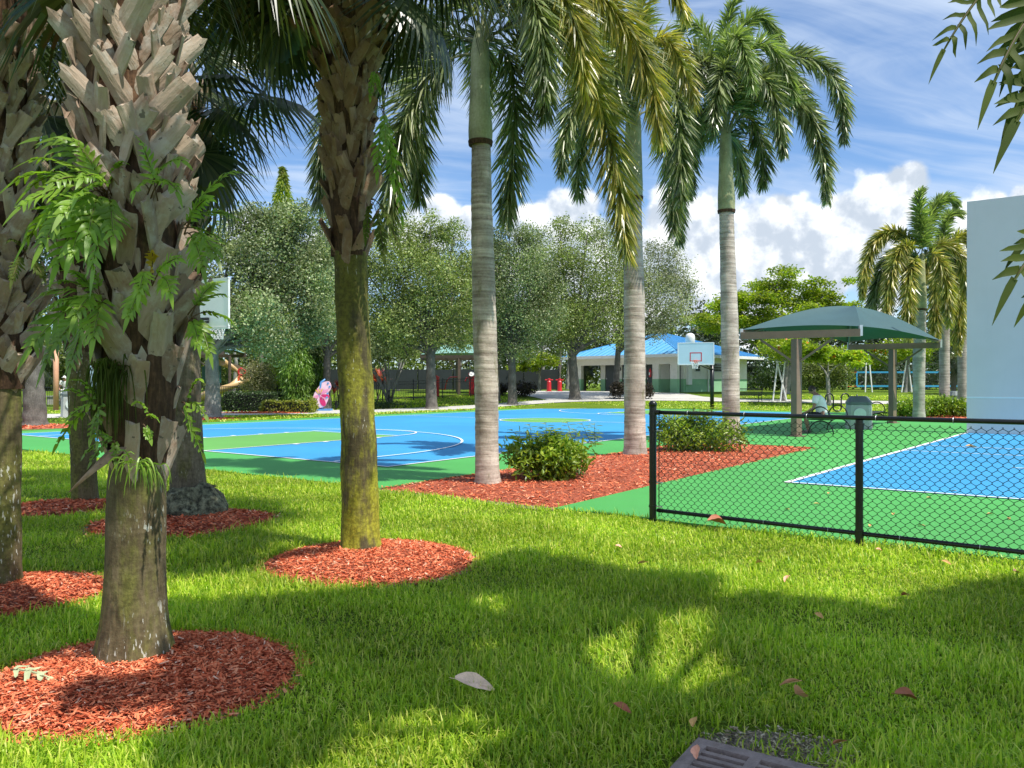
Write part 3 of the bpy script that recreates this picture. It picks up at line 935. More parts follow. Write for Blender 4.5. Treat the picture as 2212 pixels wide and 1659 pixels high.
def build_grass():
    """St Augustine turf: broad arching blades, denser and finer towards the camera"""
    zones = [(1.6, 2.75, 2600, 1.4), (2.75, 4.2, 10500, 1.0), (4.2, 6.2, 6600, 1.12), (6.2, 9.0, 3600, 1.35), (9.0, 13.5, 2000, 1.7), (13.5, 17, 900, 2.2)]
    allP, allW = [], []
    for y0, y1, dens, wf in zones:
        xm = .68 * y1 + 1.8
        n = int(dens * (y1 - y0) * 2 * xm)
        P = np.stack([rng.uniform(-xm, xm, n), rng.uniform(y0, y1, n)], 1)
        P = P[(np.abs(P[:, 0]) < .67 * P[:, 1] + .2) | (rng.uniform(size=len(P)) < .22)]
        s, t = to_st(np.c_[P, P[:, 0]])
        court_ = (s > -2.03) & (t > -19) & (t < 16.4)
        P = P[~court_]
        for b in BEDS:
            c = b.mean(0)
            P = P[~inpoly(P, c + (b - c) * 1.0)]
        # nothing grows through the drain grate
        gx = P - np.array([.85, 2.957]); ga = math.radians(-33)
        P = P[~((np.abs(gx @ [math.cos(ga), math.sin(ga)]) < .265) & (np.abs(gx @ [-math.sin(ga), math.cos(ga)]) < .245))]
        # thin, worn patches
        keep = np.ones(len(P), bool)
        for c, rx, ry in BARE:
            q = ((P[:, 0] - c[0]) / rx) ** 2 + ((P[:, 1] - c[1]) / ry) ** 2
            keep &= rng.uniform(size=len(P)) > np.clip(1.15 - q * .6, 0, .7 if rx != .33 else 1)
        nz = np.sin(P[:, 0] * 3.1 + 1.3 * np.sin(P[:, 1] * 2.3)) * np.cos(P[:, 1] * 2.7 + P[:, 0])
        keep &= rng.uniform(size=len(P)) > np.clip(nz * .35 - .05, 0, .4)
        P = P[keep]
        allP.append(P); allW.append(np.full(len(P), wf))
    P = np.concatenate(allP); W = np.concatenate(allW)
    n = len(P)
    hn = .75 + .35 * np.sin(P[:, 0] * 2.1 + 2 * np.sin(P[:, 1] * 1.3)) * np.sin(P[:, 1] * 2.9)
    h = rng.uniform(.040, .092, n) * hn * rng.choice([.7, .9, 1, 1.5], n)
    for b in BEDS[:6]:
        d = np.min(np.linalg.norm(P[:, None] - b[None, ::2], axis=2), 1) if len(P) < 2000 else None
    w = rng.uniform(.0040, .0085, n) * W
    az = rng.uniform(0, 2 * PI, n)
    lean = np.abs(rng.normal(.68, .42, n))
    D = np.stack([np.cos(az), np.sin(az), np.zeros(n)], 1)
    Sd = np.stack([-np.sin(az), np.cos(az), np.zeros(n)], 1)
    base = np.c_[P, gz(P[:, 1]) - .004]
    up = np.array([0, 0, 1.0])
    mid = base + h[:, None] * (.55 * up * np.cos(lean * .6)[:, None] + .55 * D * np.sin(lean * .6)[:, None])
    tip = mid + h[:, None] * (.5 * up * np.cos(lean * 1.7)[:, None] + .5 * D * np.sin(lean * 1.7)[:, None])
    V = np.stack([base - Sd * w[:, None] * .4, base + Sd * w[:, None] * .4, mid - Sd * w[:, None] * .5, mid + Sd * w[:, None] * .5, tip], 1)
    i = (np.arange(n) * 5)[:, None]
    T = np.concatenate([i + np.array([[0, 1, 3]]), i + np.array([[0, 3, 2]]), i + np.array([[2, 3, 4]])])
    o = MB().add(V.reshape(-1, 3), T).build('lawn_grass', MAT['grass'])
    tag(o, 'bright green coarse lawn grass with worn patches', 'grass', kind='stuff')
    # coarser turf relief on the far lawn
    P = np.stack([rng.uniform(-24, 30, 60000), rng.uniform(30, 54, 60000)], 1)
    s, t = to_st(np.c_[P, P[:, 0]])
    P = P[~((s > -2.1) & (s < 31.5) & (t > -1.9) & (t < 16.5)) & ~((s > -2) & (s < 29.6) & (t < -1.8))]
    pc = np.interp(P[:, 0], [-34, -22, -13, -8, -2, 3, 9, 15, 22, 36], [33, 34.5, 38, 40.6, 46, 50, 51, 50.2, 49, 47])
    pw = np.interp(P[:, 0], [-34, -8, -1, 40], [4.9, 4.9, 1.9, 2.3]) / 2 * 1.15
    P = P[np.abs(P[:, 1] - pc) > pw]
    P = P[~((P[:, 0] > 0) & (P[:, 0] < 14.6) & (P[:, 1] > 50.4))]
    for b in BEDS[6:]:
        P = P[~inpoly(P, b)]
    n = len(P)
    az = rng.uniform(0, 2 * PI, n)
    X = np.stack([np.cos(az) * .6, np.sin(az) * .6, np.full(n, .8)], 1)
    Y = np.stack([-np.sin(az), np.cos(az), np.zeros(n)], 1)
    mb = MB()
    scatter(mb, LEAF_V, LEAF_F, np.c_[P, gz(P[:, 1])], X, Y, np.cross(X, Y), np.stack([rng.uniform(.06, .12, n), rng.uniform(.08, .2, n), np.full(n, .1)], 1))
    o = mb.build('far_lawn_grass', MAT['grass'])
    tag(o, 'short green lawn grass beyond the basketball court', 'grass', kind='stuff')
    # worn soil
    for c, rx, ry in [((1.05, 3.2), .30, .20)]:
        mb = MB()
        poly = blob_poly(c, 1.0, 31, 40, .08)
        poly = np.array(c) + (poly - np.array(c)) * np.array([rx * 1.1, ry * 1.2])
        mb.add(np.c_[np.r_[[c], poly], np.r_[[.012], np.full(40, .003)]], [(0, i + 1, (i + 1) % 40 + 1) for i in range(40)])
        n = 900
        P = poly[rng.integers(0, 40, n)]; f = rng.uniform(0, 1.05, n) ** .55
        P = np.array(c) + (P - np.array(c)) * f[:, None]
        az = rng.uniform(0, 2 * PI, n)
        X = np.stack([np.cos(az), np.sin(az), rng.normal(0, .25, n)], 1); Yv = norm(np.stack([-np.sin(az), np.cos(az), rng.normal(0, .3, n)], 1))
        ln = rng.uniform(.008, .035, n)
        scatter(mb, [(-.5, -.3, 0), (.5, -.4, .1), (.45, .35, 0), (-.5, .4, .1)], [(0, 1, 2), (0, 2, 3)], np.c_[P, np.full(n, .016) + rng.uniform(0, .008, n)], X, Yv, np.cross(X, Yv), np.stack([ln, ln * rng.uniform(.15, .5, n), ln], 1), 1)
        o = mb.build('bare_soil', [MAT['soil'], MAT['litter']])
        tag(o, 'patch of bare dark soil beside the drain grate', kind='structure')


build_ground()
build_courts()
build_beds()
build_grass()

# ------------------------------------------------------------------ handball wall
def build_wall():
    t = thing('handball_wall', 'tall pale blue handball wall with a white line low down', 'wall', (*st(16.62, -6.95), 0))
    H = 6.75
    a = st(16.62, -6.95); b = st(16.62, -19); c = st(17.0, -19); d = st(17.0, -6.95)
    MB().prism([a, d, c, b][::-1], -.1, H).build('wall_slab', MAT['wall'], t)
    mb = MB()
    p0 = np.array(st(16.612, -6.95)); p1 = np.array(st(16.612, -19)); p2 = np.array(st(16.619, -19)); p3 = np.array(st(16.619, -6.95))
    mb.prism([p0, p3, p2, p1][::-1], 1.04, 1.085)
    mb.build('wall_line', MAT['white_line'], t)


build_wall()


# ------------------------------------------------------------------ restroom building
def build_building():
    K = np.array([11.85, 56.0]); L = np.array([3.9, 63.9])
    a = norm(L - K); b = np.array([-a[1], a[0]])
    if b[1] < 0: b = -b
    z0 = 0.72
    LA, LB = 11.2, 12.0
    def w(p, q): return K + a * p + b * q
    t = thing('restroom_building', 'white and green restroom building under a blue metal hip roof', 'building', (*w(5, 5), z0))
    ez = 3.50
    rz = math.atan2(a[1], a[0])
    Rm = np.array([[a[0], b[0], 0], [a[1], b[1], 0], [0, 0, 1.0]])
    def bx(mb, p0, p1, q0, q1, za, zb, mi=0):
        c = w((p0 + p1) / 2, (q0 + q1) / 2)
        mb.box((c[0], c[1], z0 + (za + zb) / 2), (p1 - p0, q1 - q0, zb - za), R=Rm, mi=mi)
    # the two faces in view: green to 1 m, pale above; porch face set back
    wl = MB()
    IN = .95     # eaves overhang
    F0 = IN + .9    # porch face
    segs = [(1.0, 1.25), (2.2, 3.3), (4.3, 5.55), (6.55, 7.15), (8.2, 8.65)]      # wall between the doors along the porch
    for p0, p1 in segs:
        bx(wl, p0, p1, F0, F0 + .2, 0, 1.02, 1); bx(wl, p0, p1, F0, F0 + .2, 1.02, 2.75, 0)
    for p0, p1 in ((1.25, 2.2), (3.3, 4.3), (5.55, 6.55), (7.15, 8.2)):
        bx(wl, p0, p1, F0, F0 + .2, 2.15, 2.75, 0)
    bx(wl, IN, IN + .2, F0 + .2, LB - 1, 0, 1.02, 1); bx(wl, IN, IN + .2, F0 + .2, LB - 1, 1.02, 2.75, 0)   # right face
    bx(wl, IN + .2, 8.65, LB - 1.2, LB - 1, 0, 2.75, 0)
    bx(wl, 8.45, 8.65, F0 + .2, LB - 1.2, 0, 2.75, 0)
    wl.build('wall', [MAT['cream_wall'], MAT['green_wall']], t)
    be = MB()
    bx(be, IN, LA - .7, IN, IN + .3, 2.1, 2.78)
    bx(be, IN, IN + .3, IN + .3, F0, 2.1, 2.78)
    be.build('porch_beam', MAT['cream_wall'], t)
    for p in (IN, 3.35, LA - 1.3):
        if p == 3.35: continue
        c_ = MB(); bx(c_, p, p + .6, IN, IN + .3, 1.02, 2.1, 0); bx(c_, p - .003, p + .603, IN - .003, IN + .303, 0, 1.02, 1)
        c_.build('column', [MAT['cream_wall'], MAT['green_wall']], t)
    c_ = MB(); bx(c_, 2.55, 3.1, IN, IN + .3, 1.02, 2.1, 0); bx(c_, 2.547, 3.103, IN - .003, IN + .303, 0, 1.02, 1)
    c_.build('column', [MAT['cream_wall'], MAT['green_wall']], t)
    for p0, p1 in ((1.25, 2.2), (3.3, 4.3), (5.55, 6.55), (7.15, 8.2)):
        d_ = MB(); bx(d_, p0 + .03, p1 - .03, F0 + .07, F0 + .12, 0, 2.12)
        d = d_.build('door', MAT['grey_door'], t)
        h = MB(); bx(h, p1 - .16, p1 - .10, F0 + .02, F0 + .07, 1.0, 1.12)
        h.build('handle', MAT['galv'], d)
    for p, za, zb, hw in ((6.95, 1.65, 1.95, .12), (6.72, 1.68, 1.92, .09), (4.62, 1.62, 2.05, .16), (4.42, 1.55, 1.72, .07)):
        s_ = MB(); bx(s_, p - hw, p + hw, F0 - .03, F0 - .004, za, zb, 0)
        s = s_.build('sign', MAT['windscreen'], t)
        i_ = MB(); bx(i_, p - hw * .35, p + hw * .35, F0 - .04, F0 - .031, za + .07, zb - .07)
        i_.build('sign_figure', MAT['white_paint'], s)
    e_ = MB()
    c = w(3.2, IN - .12)
    e_.lathe([(.0, 1.15), (.09, 1.16), (.09, 1.62), (.05, 1.72), (.03, 1.8)], 12, (c[0], c[1], z0))
    e = e_.build('fire_extinguisher', MAT['red_paint'], t)
    e_ = MB(); bx(e_, 3.16, 3.24, IN - .225, IN - .205, 1.3, 1.5); e_.build('extinguisher_label', MAT['white_paint'], e)
    f_ = MB(); bx(f_, 4.75, 5.1, F0 - .3, F0 - .004, .85, 1.45); f_.build('drinking_fountain', MAT['galv'], t)
    # right face: windows with glass blocks, a pipe box, a downpipe
    for q, hw in ((3.6, .35), (6.3, .75), (8.2, .5)):
        m_ = MB(); bx(m_, IN - .05, IN - .004, q - hw, q + hw, 1.55, 2.25); wf = m_.build('window', MAT['galv'], t)
        nx = max(2, int(hw * 5))
        for i in range(nx):
            for j in range(3):
                q0 = q - hw + .05 + (2 * hw - .1) * i / nx; z_ = 1.6 + .2 * j
                m_ = MB(); bx(m_, IN - .065, IN - .051, q0 + .02, q0 + (2 * hw - .1) / nx - .02, z_ + .015, z_ + .185); m_.build('pane', MAT['glass_dark'], wf)
    m_ = MB(); bx(m_, IN - .2, IN - .004, 2.1, 2.6, .6, 2.0); m_.build('meter_box', MAT['white_paint'], t)
    m_ = MB(); p = w(IN - .08, 5.0); m_.tube([(p[0], p[1], z0 + .05), (p[0], p[1], z0 + 2.7)], .05, 8); m_.build('downpipe', MAT['white_paint'], t)
    # roof
    za = 2.78; apex_h = 4.65
    cn = [w(0, 0), w(LA, 0), w(LA, LB), w(0, LB)]
    r0, r1 = w(LA / 2, LB / 2 - .9), w(LA / 2, LB / 2 + .9)
    V = [(*p, z0 + za) for p in cn] + [(*r0, z0 + apex_h), (*r1, z0 + apex_h)]
    rf = MB().add(V, [(0, 4, 1), (1, 4, 5, 2), (2, 5, 3), (3, 5, 4, 0)])
    rf = rf.build('roof', MAT['blue_roof'], t)
    cn3 = [np.array(v) for v in V]
    def rib(p, q):
        if np.linalg.norm(np.array(q) - np.array(p)) > .15:
            MB().beam(np.array(p) + [0, 0, .02], np.array(q) + [0, 0, .02], .05, .06).build('roof_seam', MAT['blue_roof_seam'], rf)
    for i in range(1, 22):                    # front slope: ribs run up from the eave to the hips
        p = LA * i / 22; y = min(p, LA - p) / (LA / 2)
        e0 = cn3[0] + (cn3[1] - cn3[0]) * i / 22
        up_ = (cn3[4] - (cn3[0] + cn3[1]) / 2)
        rib(e0, e0 + up_ * y)
    for i in range(1, 24):
        q = LB * i / 24; e0 = cn3[0] + (cn3[3] - cn3[0]) * i / 24
        hr = LB / 2 - .9
        y = min(1, q / hr, (LB - q) / hr)
        mid = (cn3[4] + cn3[5]) / 2 - (cn3[0] + cn3[3]) / 2
        rib(e0, e0 + mid * y)
    rib(cn3[0], cn3[4]); rib(cn3[1], cn3[4]); rib(cn3[3], cn3[5]); rib(cn3[4], cn3[5])
    fa = MB()
    bx(fa, -.02, LA + .02, -.03, .0, 2.58, 2.80); bx(fa, -.03, 0, .0, LB, 2.58, 2.80)
    fa.build('fascia', MAT['white_paint'], t)
    so_ = MB(); bx(so_, 0.01, LA - .01, 0.01, LB - .01, 2.60, 2.66); so_.build('soffit', MAT['cream_wall'], t)
    v_ = MB(); p = w(2.0, 4.3)
    v_.lathe([(.36, 3.3), (.36, 4.15), (.32, 4.35), (.19, 4.46), (.0, 4.5)], 16, (p[0], p[1], z0)); v_.build('roof_vent', MAT['white_paint'], t, smooth=True)


build_building()


# ------------------------------------------------------------------ shade shelter by the court
def shelter(name, label, A, B, Cc, D, posts, ez, pz, mats, cat='shelter'):
    A, B, Cc, D = [np.array(q, float) for q in (A, B, Cc, D)]
    c = (A + B + Cc + D) / 4
    t = thing(name, label, cat, (*posts[0], 0))
    for p in posts:
        m = MB(); m.box((p[0], p[1], ez / 2 - .12), (.2, .2, ez - .24), rz=.5)
        po = m.build('post', mats[1], t)
        m = MB(); m.box((p[0], p[1], .035), (.36, .36, .03), rz=.5); m.build('base_plate', mats[1], po)
    for (p, q), c0 in (((A, B), posts[0]), ((D, Cc), posts[1])):
        m = MB(); d = norm(q - p)
        m.beam((*p, ez - .12), (*q, ez - .12), .16, .2)
        bm = m.build('beam', mats[1], t)
        for s_ in (-1, 1):
            m = MB(); pp = np.array(c0)
            m.beam((*(pp + d * s_ * .1), ez - .85), (*(pp + d * s_ * .95), ez - .24), .06, .06); m.build('brace', mats[1], t)
        for e in (p, q):
            m = MB(); m.beam((*e, ez - .2), (*e, ez + .08), .08, .08, up=(1, 0, 0)); m.build('corner_bracket', mats[2], bm)
    # cloth: four bulging panels, edges drawn in as catenaries
    n = 14
    mb = MB()
    pk = np.array([c[0], c[1], pz])
    for p, q in ((A, B), (B, Cc), (Cc, D), (D, A)):
        i = np.linspace(0, 1, n + 1)
        V = []
        for r in i:               # 0 eave .. 1 peak
            for s_ in i:
                e = p + (q - p) * s_
                sag = 4 * s_ * (1 - s_)
                e = e + (c - e) * (.10 * sag)
                x = e + (c - e) * r
                hz = ez + .05 + .10 * sag + (pz - ez - .05 - .10 * sag) * math.sin(r * PI / 2) ** 1.05 - .14 * sag * math.sin(r * PI)
                V.append((x[0], x[1], hz))
        F = []
        for r in range(n):
            for s_ in range(n):
                a = r * (n + 1) + s_
                if r == n - 1:
                    F.append((a, a + 1, a + n + 2)) if s_ < n else None
                else:
                    F.append((a, a + 1, a + n + 2, a + n + 1))
        mb.add(V, F)
    mb.build('canopy', mats[0], t, smooth=True)
    m = MB()
    for e in (A, B, Cc, D):
        m.tube([(e[0], e[1], ez + .03)] + [(*(e + (c - e) * r), ez + .03 + (pz - ez) * math.sin(r * PI / 2) - .16) for r in np.linspace(.1, 1, 8)], .035, 6)
    m.build('rafter', mats[1], t)
    return t


shelter('shade_shelter', 'dark green cloth shade shelter on two brown posts over the benches', (6.45, 22.5), (9.15, 21.0), (15.05, 28.1), (12.5, 29.7),
        [(7.75, 21.8), (13.75, 28.9)], 2.92, 3.9, (MAT['canopy'], MAT['bronze'], MAT['galv']))
shelter('playground_canopy', 'pale green cloth canopy over the exercise equipment behind the oaks', (-6.4, 56), (-1.0, 55), (-1.5, 61), (-7, 62),
        [(-3.7, 55.5), (-4.2, 61.5)], 3.4, 4.3, (MAT['canopy_pale'], MAT['bronze_dark'], MAT['bronze_dark']))
shelter('playground_canopy', 'pale green cloth canopy over the slide behind the near hoop', (-21.5, 47), (-16.6, 46), (-17, 51), (-22, 52),
        [(-19, 46.5), (-19.5, 51.5)], 3.3, 4.1, (MAT['canopy_pale'], MAT['bronze_dark'], MAT['bronze_dark']))

# ------------------------------------------------------------------ chain link fence
def build_fence():
    p0 = np.array([1.525, 8.66]); p1 = np.array([3.17, 7.30])
    d = norm(p1 - p0); sp = np.linalg.norm(p1 - p0)
    nrm = np.array([-d[1], d[0]])
    p0 = np.array([1.525, 8.66])
    t = thing('chain_link_fence', 'low black chain link fence with round posts along the handball court', 'fence', (*p0, 0))
    P = lambda q, z, off=0.0: np.array([*(p0 + d * q + nrm * off), z])
    Lf = sp * 3.2
    top, bot = 1.175, .12
    for i, q in enumerate((0, sp, sp * 2, sp * 3)):
        r = .039 if i == 0 else .034
        h = 1.27 if i == 0 else top - .02
        m = MB(); m.tube([P(q, -.1), P(q, h)], r, 20); po = m.build('post', MAT['black_metal'], t, smooth=False)
        if i == 0:
            m = MB(); c = P(q, 0); m.lathe([(r + .005, h - .03), (r + .006, h), (r * .85, h + .022), (.0, h + .034)], 20, (c[0], c[1], 0)); m.build('post_cap', MAT['black_metal'], po, smooth=True)
            for z in (.16, .42, .98, 1.16):
                m = MB(); m.tube([P(q, z - .012), P(q, z + .012)], r + .006, 20); m.build('band', MAT['black_metal'], po)
                m = MB(); m.beam(P(q + r, z), P(q + r + .075, z), .02, .012); m.build('band_bolt', MAT['galv'], po)
        else:
            m = MB(); m.tube([P(q, h - .09), P(q, h - .03)], r + .007, 20); m.build('post_cap', MAT['black_metal'], po)
            m = MB(); m.tube([P(q, bot - .035), P(q, bot + .035)], r + .006, 20); m.build('band', MAT['black_metal'], po)
    m = MB(); m.tube([P(.055, top), P(Lf, top)], .0215, 14); tr = m.build('top_rail', MAT['black_metal'], t, smooth=True)
    m = MB(); m.tube([P(.055, bot), P(Lf, bot)], .0205, 14); br = m.build('bottom_rail', MAT['black_metal'], t, smooth=True)
    m = MB(); m.tube([P(.03, top), P(.085, top)], .028, 14); m.build('rail_cup', MAT['black_metal'], tr)
    m = MB(); m.beam(P(.075, .06), P(.075, top - .01), .014, .008, up=(1, 0, 0)); m.build('tension_bar', MAT['black_metal'], t)
    for q in np.arange(.42, Lf, .62):
        m = MB(); a = np.linspace(0, 2 * PI, 14, endpoint=False)
        m.tube([P(q, top + .026 * math.sin(x), .026 * math.cos(x)) for x in a], .0025, 5, closed=True); m.build('wire_tie', MAT['galv'], tr)
        if q > 1:
            m = MB(); m.tube([P(q + .2, bot + .025 * math.sin(x), .025 * math.cos(x)) for x in a], .0025, 5, closed=True); m.build('wire_tie', MAT['galv'], br)
    # woven wire: each strand a zigzag, hooked round its neighbours
    m = MB()
    pit = .078; hz = .0385
    nz = int((top - .03) / hz)
    zs = .045 + hz * np.arange(nz)
    z_ = np.concatenate([zs])
    for i, q in enumerate(np.arange(.085, Lf - .05, pit / 2)):
        ph = i % 2
        pts = []
        for k_, z in enumerate(zs):
            side = 1 if (k_ % 2) else -1
            if ph: side = -side
            # corner, with a short flat hook so that bends read as woven
            jit = .0015 * math.sin(q * 31 + k_ * 1.7)
            x = q + side * (pit / 4 + .004) + jit
            pts.append(P(x, z - .005, .004 * side)); pts.append(P(x, z + .005, -.004 * side))
        m.tube(pts, .0026, 4, caps=False)
    w = m.build('chain_link_mesh', MAT['black_wire'], t)
    w['kind'] = 'stuff'


build_fence()


# ------------------------------------------------------------------ basketball hoops
def hoop(name, label, base, face, bb_c, mats_line, postr=.085, old=False):
    """base: foot of the post; face: unit direction the board looks; bb_c: middle of the board"""
    f = np.array([*face, 0.0]); s = np.array([-f[1], f[0], 0.0]); up = np.array([0, 0, 1.0])
    c = np.array(bb_c, float); b = np.array([*base, float(gz(base[1]))])
    t = thing(name, label, 'basketball hoop', b)
    H = c[2] - .45
    m = MB(); m.tube([b - [0, 0, .1], [b[0], b[1], H]], postr, 14); m.build('post', MAT['black_metal'], t, smooth=True)
    R = np.stack([f, s, up], 1)
    # a frame round a thin board
    m = MB(); m.box(c, (.03, 1.83, 1.10), R=R); bd = m.build('backboard', MAT['old_board'] if old else MAT['board'], t)
    m = MB()
    for q in (-1, 1):
        m.box(c + s * q * .93, (.05, .05, 1.15), R=R); m.box(c + up * q * .575, (.05, 1.91, .05), R=R)
    m.build('board_frame', MAT['white_paint'], bd)
    m = MB()
    x0 = c + f * .0165
    cc = x0 - up * .17
    for q in (-1, 1):
        m.box(cc + s * q * .29, (.004, .05, .48), R=R); m.box(cc + up * q * .215, (.004, .53, .05), R=R)
    m.build('target_square', mats_line, bd)
    rz_ = c[2] - .40
    rc = c + f * .42; rc[2] = rz_
    m = MB(); a = np.linspace(0, 2 * PI, 28, endpoint=False)
    m.tube([rc + .228 * (math.cos(x) * f + math.sin(x) * s) for x in a], .011, 6, closed=True)
    rim = m.build('rim', MAT['orange_paint'], t, smooth=True)
    m = MB(); m.box(c + f * .06 + up * (-.43), (.1, .2, .16), R=R)
    for q in (-1, 1):
        m.beam(c + f * .1 + s * q * .08 + up * (-.44), rc + s * q * .1 - f * .19, .02, .03)
    m.build('rim_bracket', MAT['orange_paint'], rim)
    m = MB()
    def rr(k): return (.225, .20, .165, .14, .135)[k]
    for i in range(12):
        for sg in (-1, 1):
            pts = []
            for k in range(5):
                an = 2 * PI * (i + sg * k * .5) / 12
                pts.append(rc + rr(k) * (math.cos(an) * f + math.sin(an) * s) - up * (.01 + .10 * k))
            m.tube(pts, .0055, 4, caps=False)
    m.build('net', MAT['net_white'], rim)
    m = MB()
    top = np.array([b[0], b[1], H - .08])
    for q in (-1, 1):
        m.beam(top + s * q * .06, c - f * .03 + s * q * .25 + up * (-.35), .07, .07)
        m.beam(top + up * .0 + s * q * .06 - up * .3, c - f * .03 + s * q * .25 + up * (-.42), .06, .06)
    m.build('support_arm', MAT['black_metal'], t)
    return t


MAT['old_board'] = paint('old_white_board', (.9, .9, .88), .5, .04, 3)
MAT['board'] = paint('acrylic_board', (.52, .68, .76), .25, .04, 1.5)
MAT['old_line'] = paint('faded_tan_line', (.62, .42, .24), .6, .15, 6)
uu = (float(U[0]), float(U[1]))
bx_, by_ = st(1.2, 7.4)
hoop('basketball_hoop', 'white basketball hoop at the near end of the blue court behind the fern palm', st(-.9, 7.4), (.52, .854), (bx_, by_, 3.36), MAT['old_line'], old=True)
fc = at(1503, 764, 42.6)
fp = np.array([(1538 - CXD) / FD * 44.0, 44.0])
hoop('basketball_hoop', 'pale blue basketball board with a red square at the far end of the court', fp, (-.30, -.954), (fc[0], fc[1], fc[2]), MAT['red_paint'], .11)


# ------------------------------------------------------------------ benches, bin, bicycle rack
def ring_bench(name, label, p, q, group):
    """flat bench carried on two black rings"""
    p = np.array(p, float); q = np.array(q, float)
    d = norm(q - p); n = np.array([-d[1], d[0]])
    g = float(gz(p[1])) + .022
    t = thing(name, label, 'bench', (*((p + q) / 2), g), group)
    for i in range(7):
        o = -.2 + .4 * i / 6
        m = MB(); m.beam((*(p + n * o), g + .45), (*(q + n * o), g + .45), .045, .02)
        m.build('slat', MAT['black_metal'], t)
    for e in (p + d * .1, q - d * .1):
        m = MB(); a = np.linspace(0, PI, 18)
        m.tube([(*(e + n * .34 * math.cos(x)), g + .02 + .36 * math.sin(x)) for x in a], .019, 7); m.build('leg', MAT['black_metal'], t, smooth=True)
        m = MB()
        m.tube([(*(e + n * (.02 + .27 * math.cos(x))), g + .48 + .30 * math.sin(x)) for x in np.linspace(-.1, PI + .1, 18)], .019, 7); m.build('armrest', MAT['black_metal'], t, smooth=True)
        m = MB(); m.beam((*(e - n * .34), g + .415), (*(e + n * .34), g + .415), .04, .03); m.build('cross_bar', MAT['black_metal'], t)
    return t


gb = 'black ring benches under the shade shelter'
ring_bench('park_bench', 'black ring bench the seated man is sitting on', (8.70, 22.6), (9.95, 24.3), gb)
ring_bench('park_bench', 'empty black ring bench to the right of the litter bin', (11.3, 25.9), (12.9, 28.2), gb)


def slat_bench(name, label, c, rz, L=1.75, lean=.22, group=None):
    """cast iron bench with a backrest of upright strips"""
    g = float(gz(c[1]))
    t = thing(name, label, 'bench', (c[0], c[1], g), group)
    d = np.array([math.cos(rz), math.sin(rz)]); n = np.array([-d[1], d[0]])
    P = lambda a, b_, z: (*(np.array(c) + d * a + n * b_), g + z)
    for i in range(8):
        o = -.05 - .42 * i / 7
        m = MB(); m.beam(P(-L / 2, o, .44), P(L / 2, o, .44), .035, .015); m.build('slat', MAT['black_metal'], t)
    bk = MB()
    for z, b_ in ((.50, .01), (.88, .10)):
        bk.beam(P(-L / 2, b_, z), P(L / 2, b_, z), .03, .05)
    bk = bk.build('backrest', MAT['black_metal'], t)
    k = int(L / .085)
    for i in range(k):
        x = -L / 2 + .05 + (L - .1) * i / (k - 1)
        m = MB(); m.beam(P(x, .012, .51), P(x, .098, .87), .035, .01, up=(d[0], d[1], 0)); m.build('upright', MAT['black_metal'], bk)
    for e in (-L / 2, L / 2):
        m = MB()
        m.tube([P(e, .12, .9), P(e, .0, .46), P(e, -.06, .25), P(e, .14, .0)], .022, 6)
        m.tube([P(e, -.48, .44), P(e, -.42, .22), P(e, -.52, 0)], .022, 6)
        m.tube([P(e, .05, .64), P(e, -.25, .68), P(e, -.48, .62), P(e, -.5, .44)], .02, 6)
        m.tube([P(e, -.20 + .13 * math.cos(x), .54 + .1 * math.sin(x)) for x in np.linspace(0, 2 * PI, 14, endpoint=False)], .012, 5, closed=True)
        m.build('leg', MAT['black_metal'], t, smooth=True)
    return t


q = onground(1617, 874)
slat_bench('park_bench', 'black iron bench with an upright slat back on the far lawn', ((1606 - CXD) / FD * 48.6, 48.6), .1 + PI, 2.3)
slat_bench('park_bench', 'black iron bench in the shade beside the oak and the red exercise equipment', (-6.15, 47.0), .05 + PI, 2.2)


def bin_(name, label, c, rz, s=1.0):
    g = float(gz(c[1])) + (.022 if c[1] < 30 and c[0] > 0 else 0)
    t = thing(name, label, 'litter bin', (c[0], c[1], g))
    def sq(mb, prof, n=4):
        V, F = [], []
        for r, z in prof:
            for k in range(4):
                a = rz + PI / 4 + k * PI / 2
                for e in (-.16, .16):
                    V.append((c[0] + r * s * 1.3 * math.cos(a + e), c[1] + r * s * 1.3 * math.sin(a + e), g + z * s))
        m = 8
        for i in range(len(prof) - 1):
            for k in range(m):
                F.append((i * m + k, i * m + (k + 1) % m, (i + 1) * m + (k + 1) % m, (i + 1) * m + k))
        F.append(tuple(range((len(prof) - 1) * m, len(prof) * m)))
        mb.add(V, F)
        return mb
    sq(MB(), [(.36, 0), (.37, .05), (.355, .72), (.345, .80)]).build('body', MAT['bin_concrete'], t)
    sq(MB(), [(.365, .81), (.365, .88), (.25, 1.06), (.22, 1.08)]).build('hood', MAT['bin_hood'], t)
    # round pale emblem on the face towards the court
    f = np.array([math.cos(rz - PI / 2), math.sin(rz - PI / 2), 0]); sd = np.array([-f[1], f[0], 0])
    cc = np.array([c[0], c[1], g + .5 * s]) + f * .425 * s
    m = MB()
    a = np.linspace(0, 2 * PI, 24, endpoint=False)
    ring = [cc + .19 * s * (math.cos(x) * sd + math.sin(x) * np.array([0, 0, 1.0])) for x in a]
    V = ring + [v - f * .09 for v in ring]
    m.add(V, [tuple(range(24))] + [(i, 24 + i, 24 + (i + 1) % 24, (i + 1) % 24) for i in range(24)])
    m.build('emblem', MAT['white_paint'] if s > 1.2 else MAT['emblem'], t)
    return t


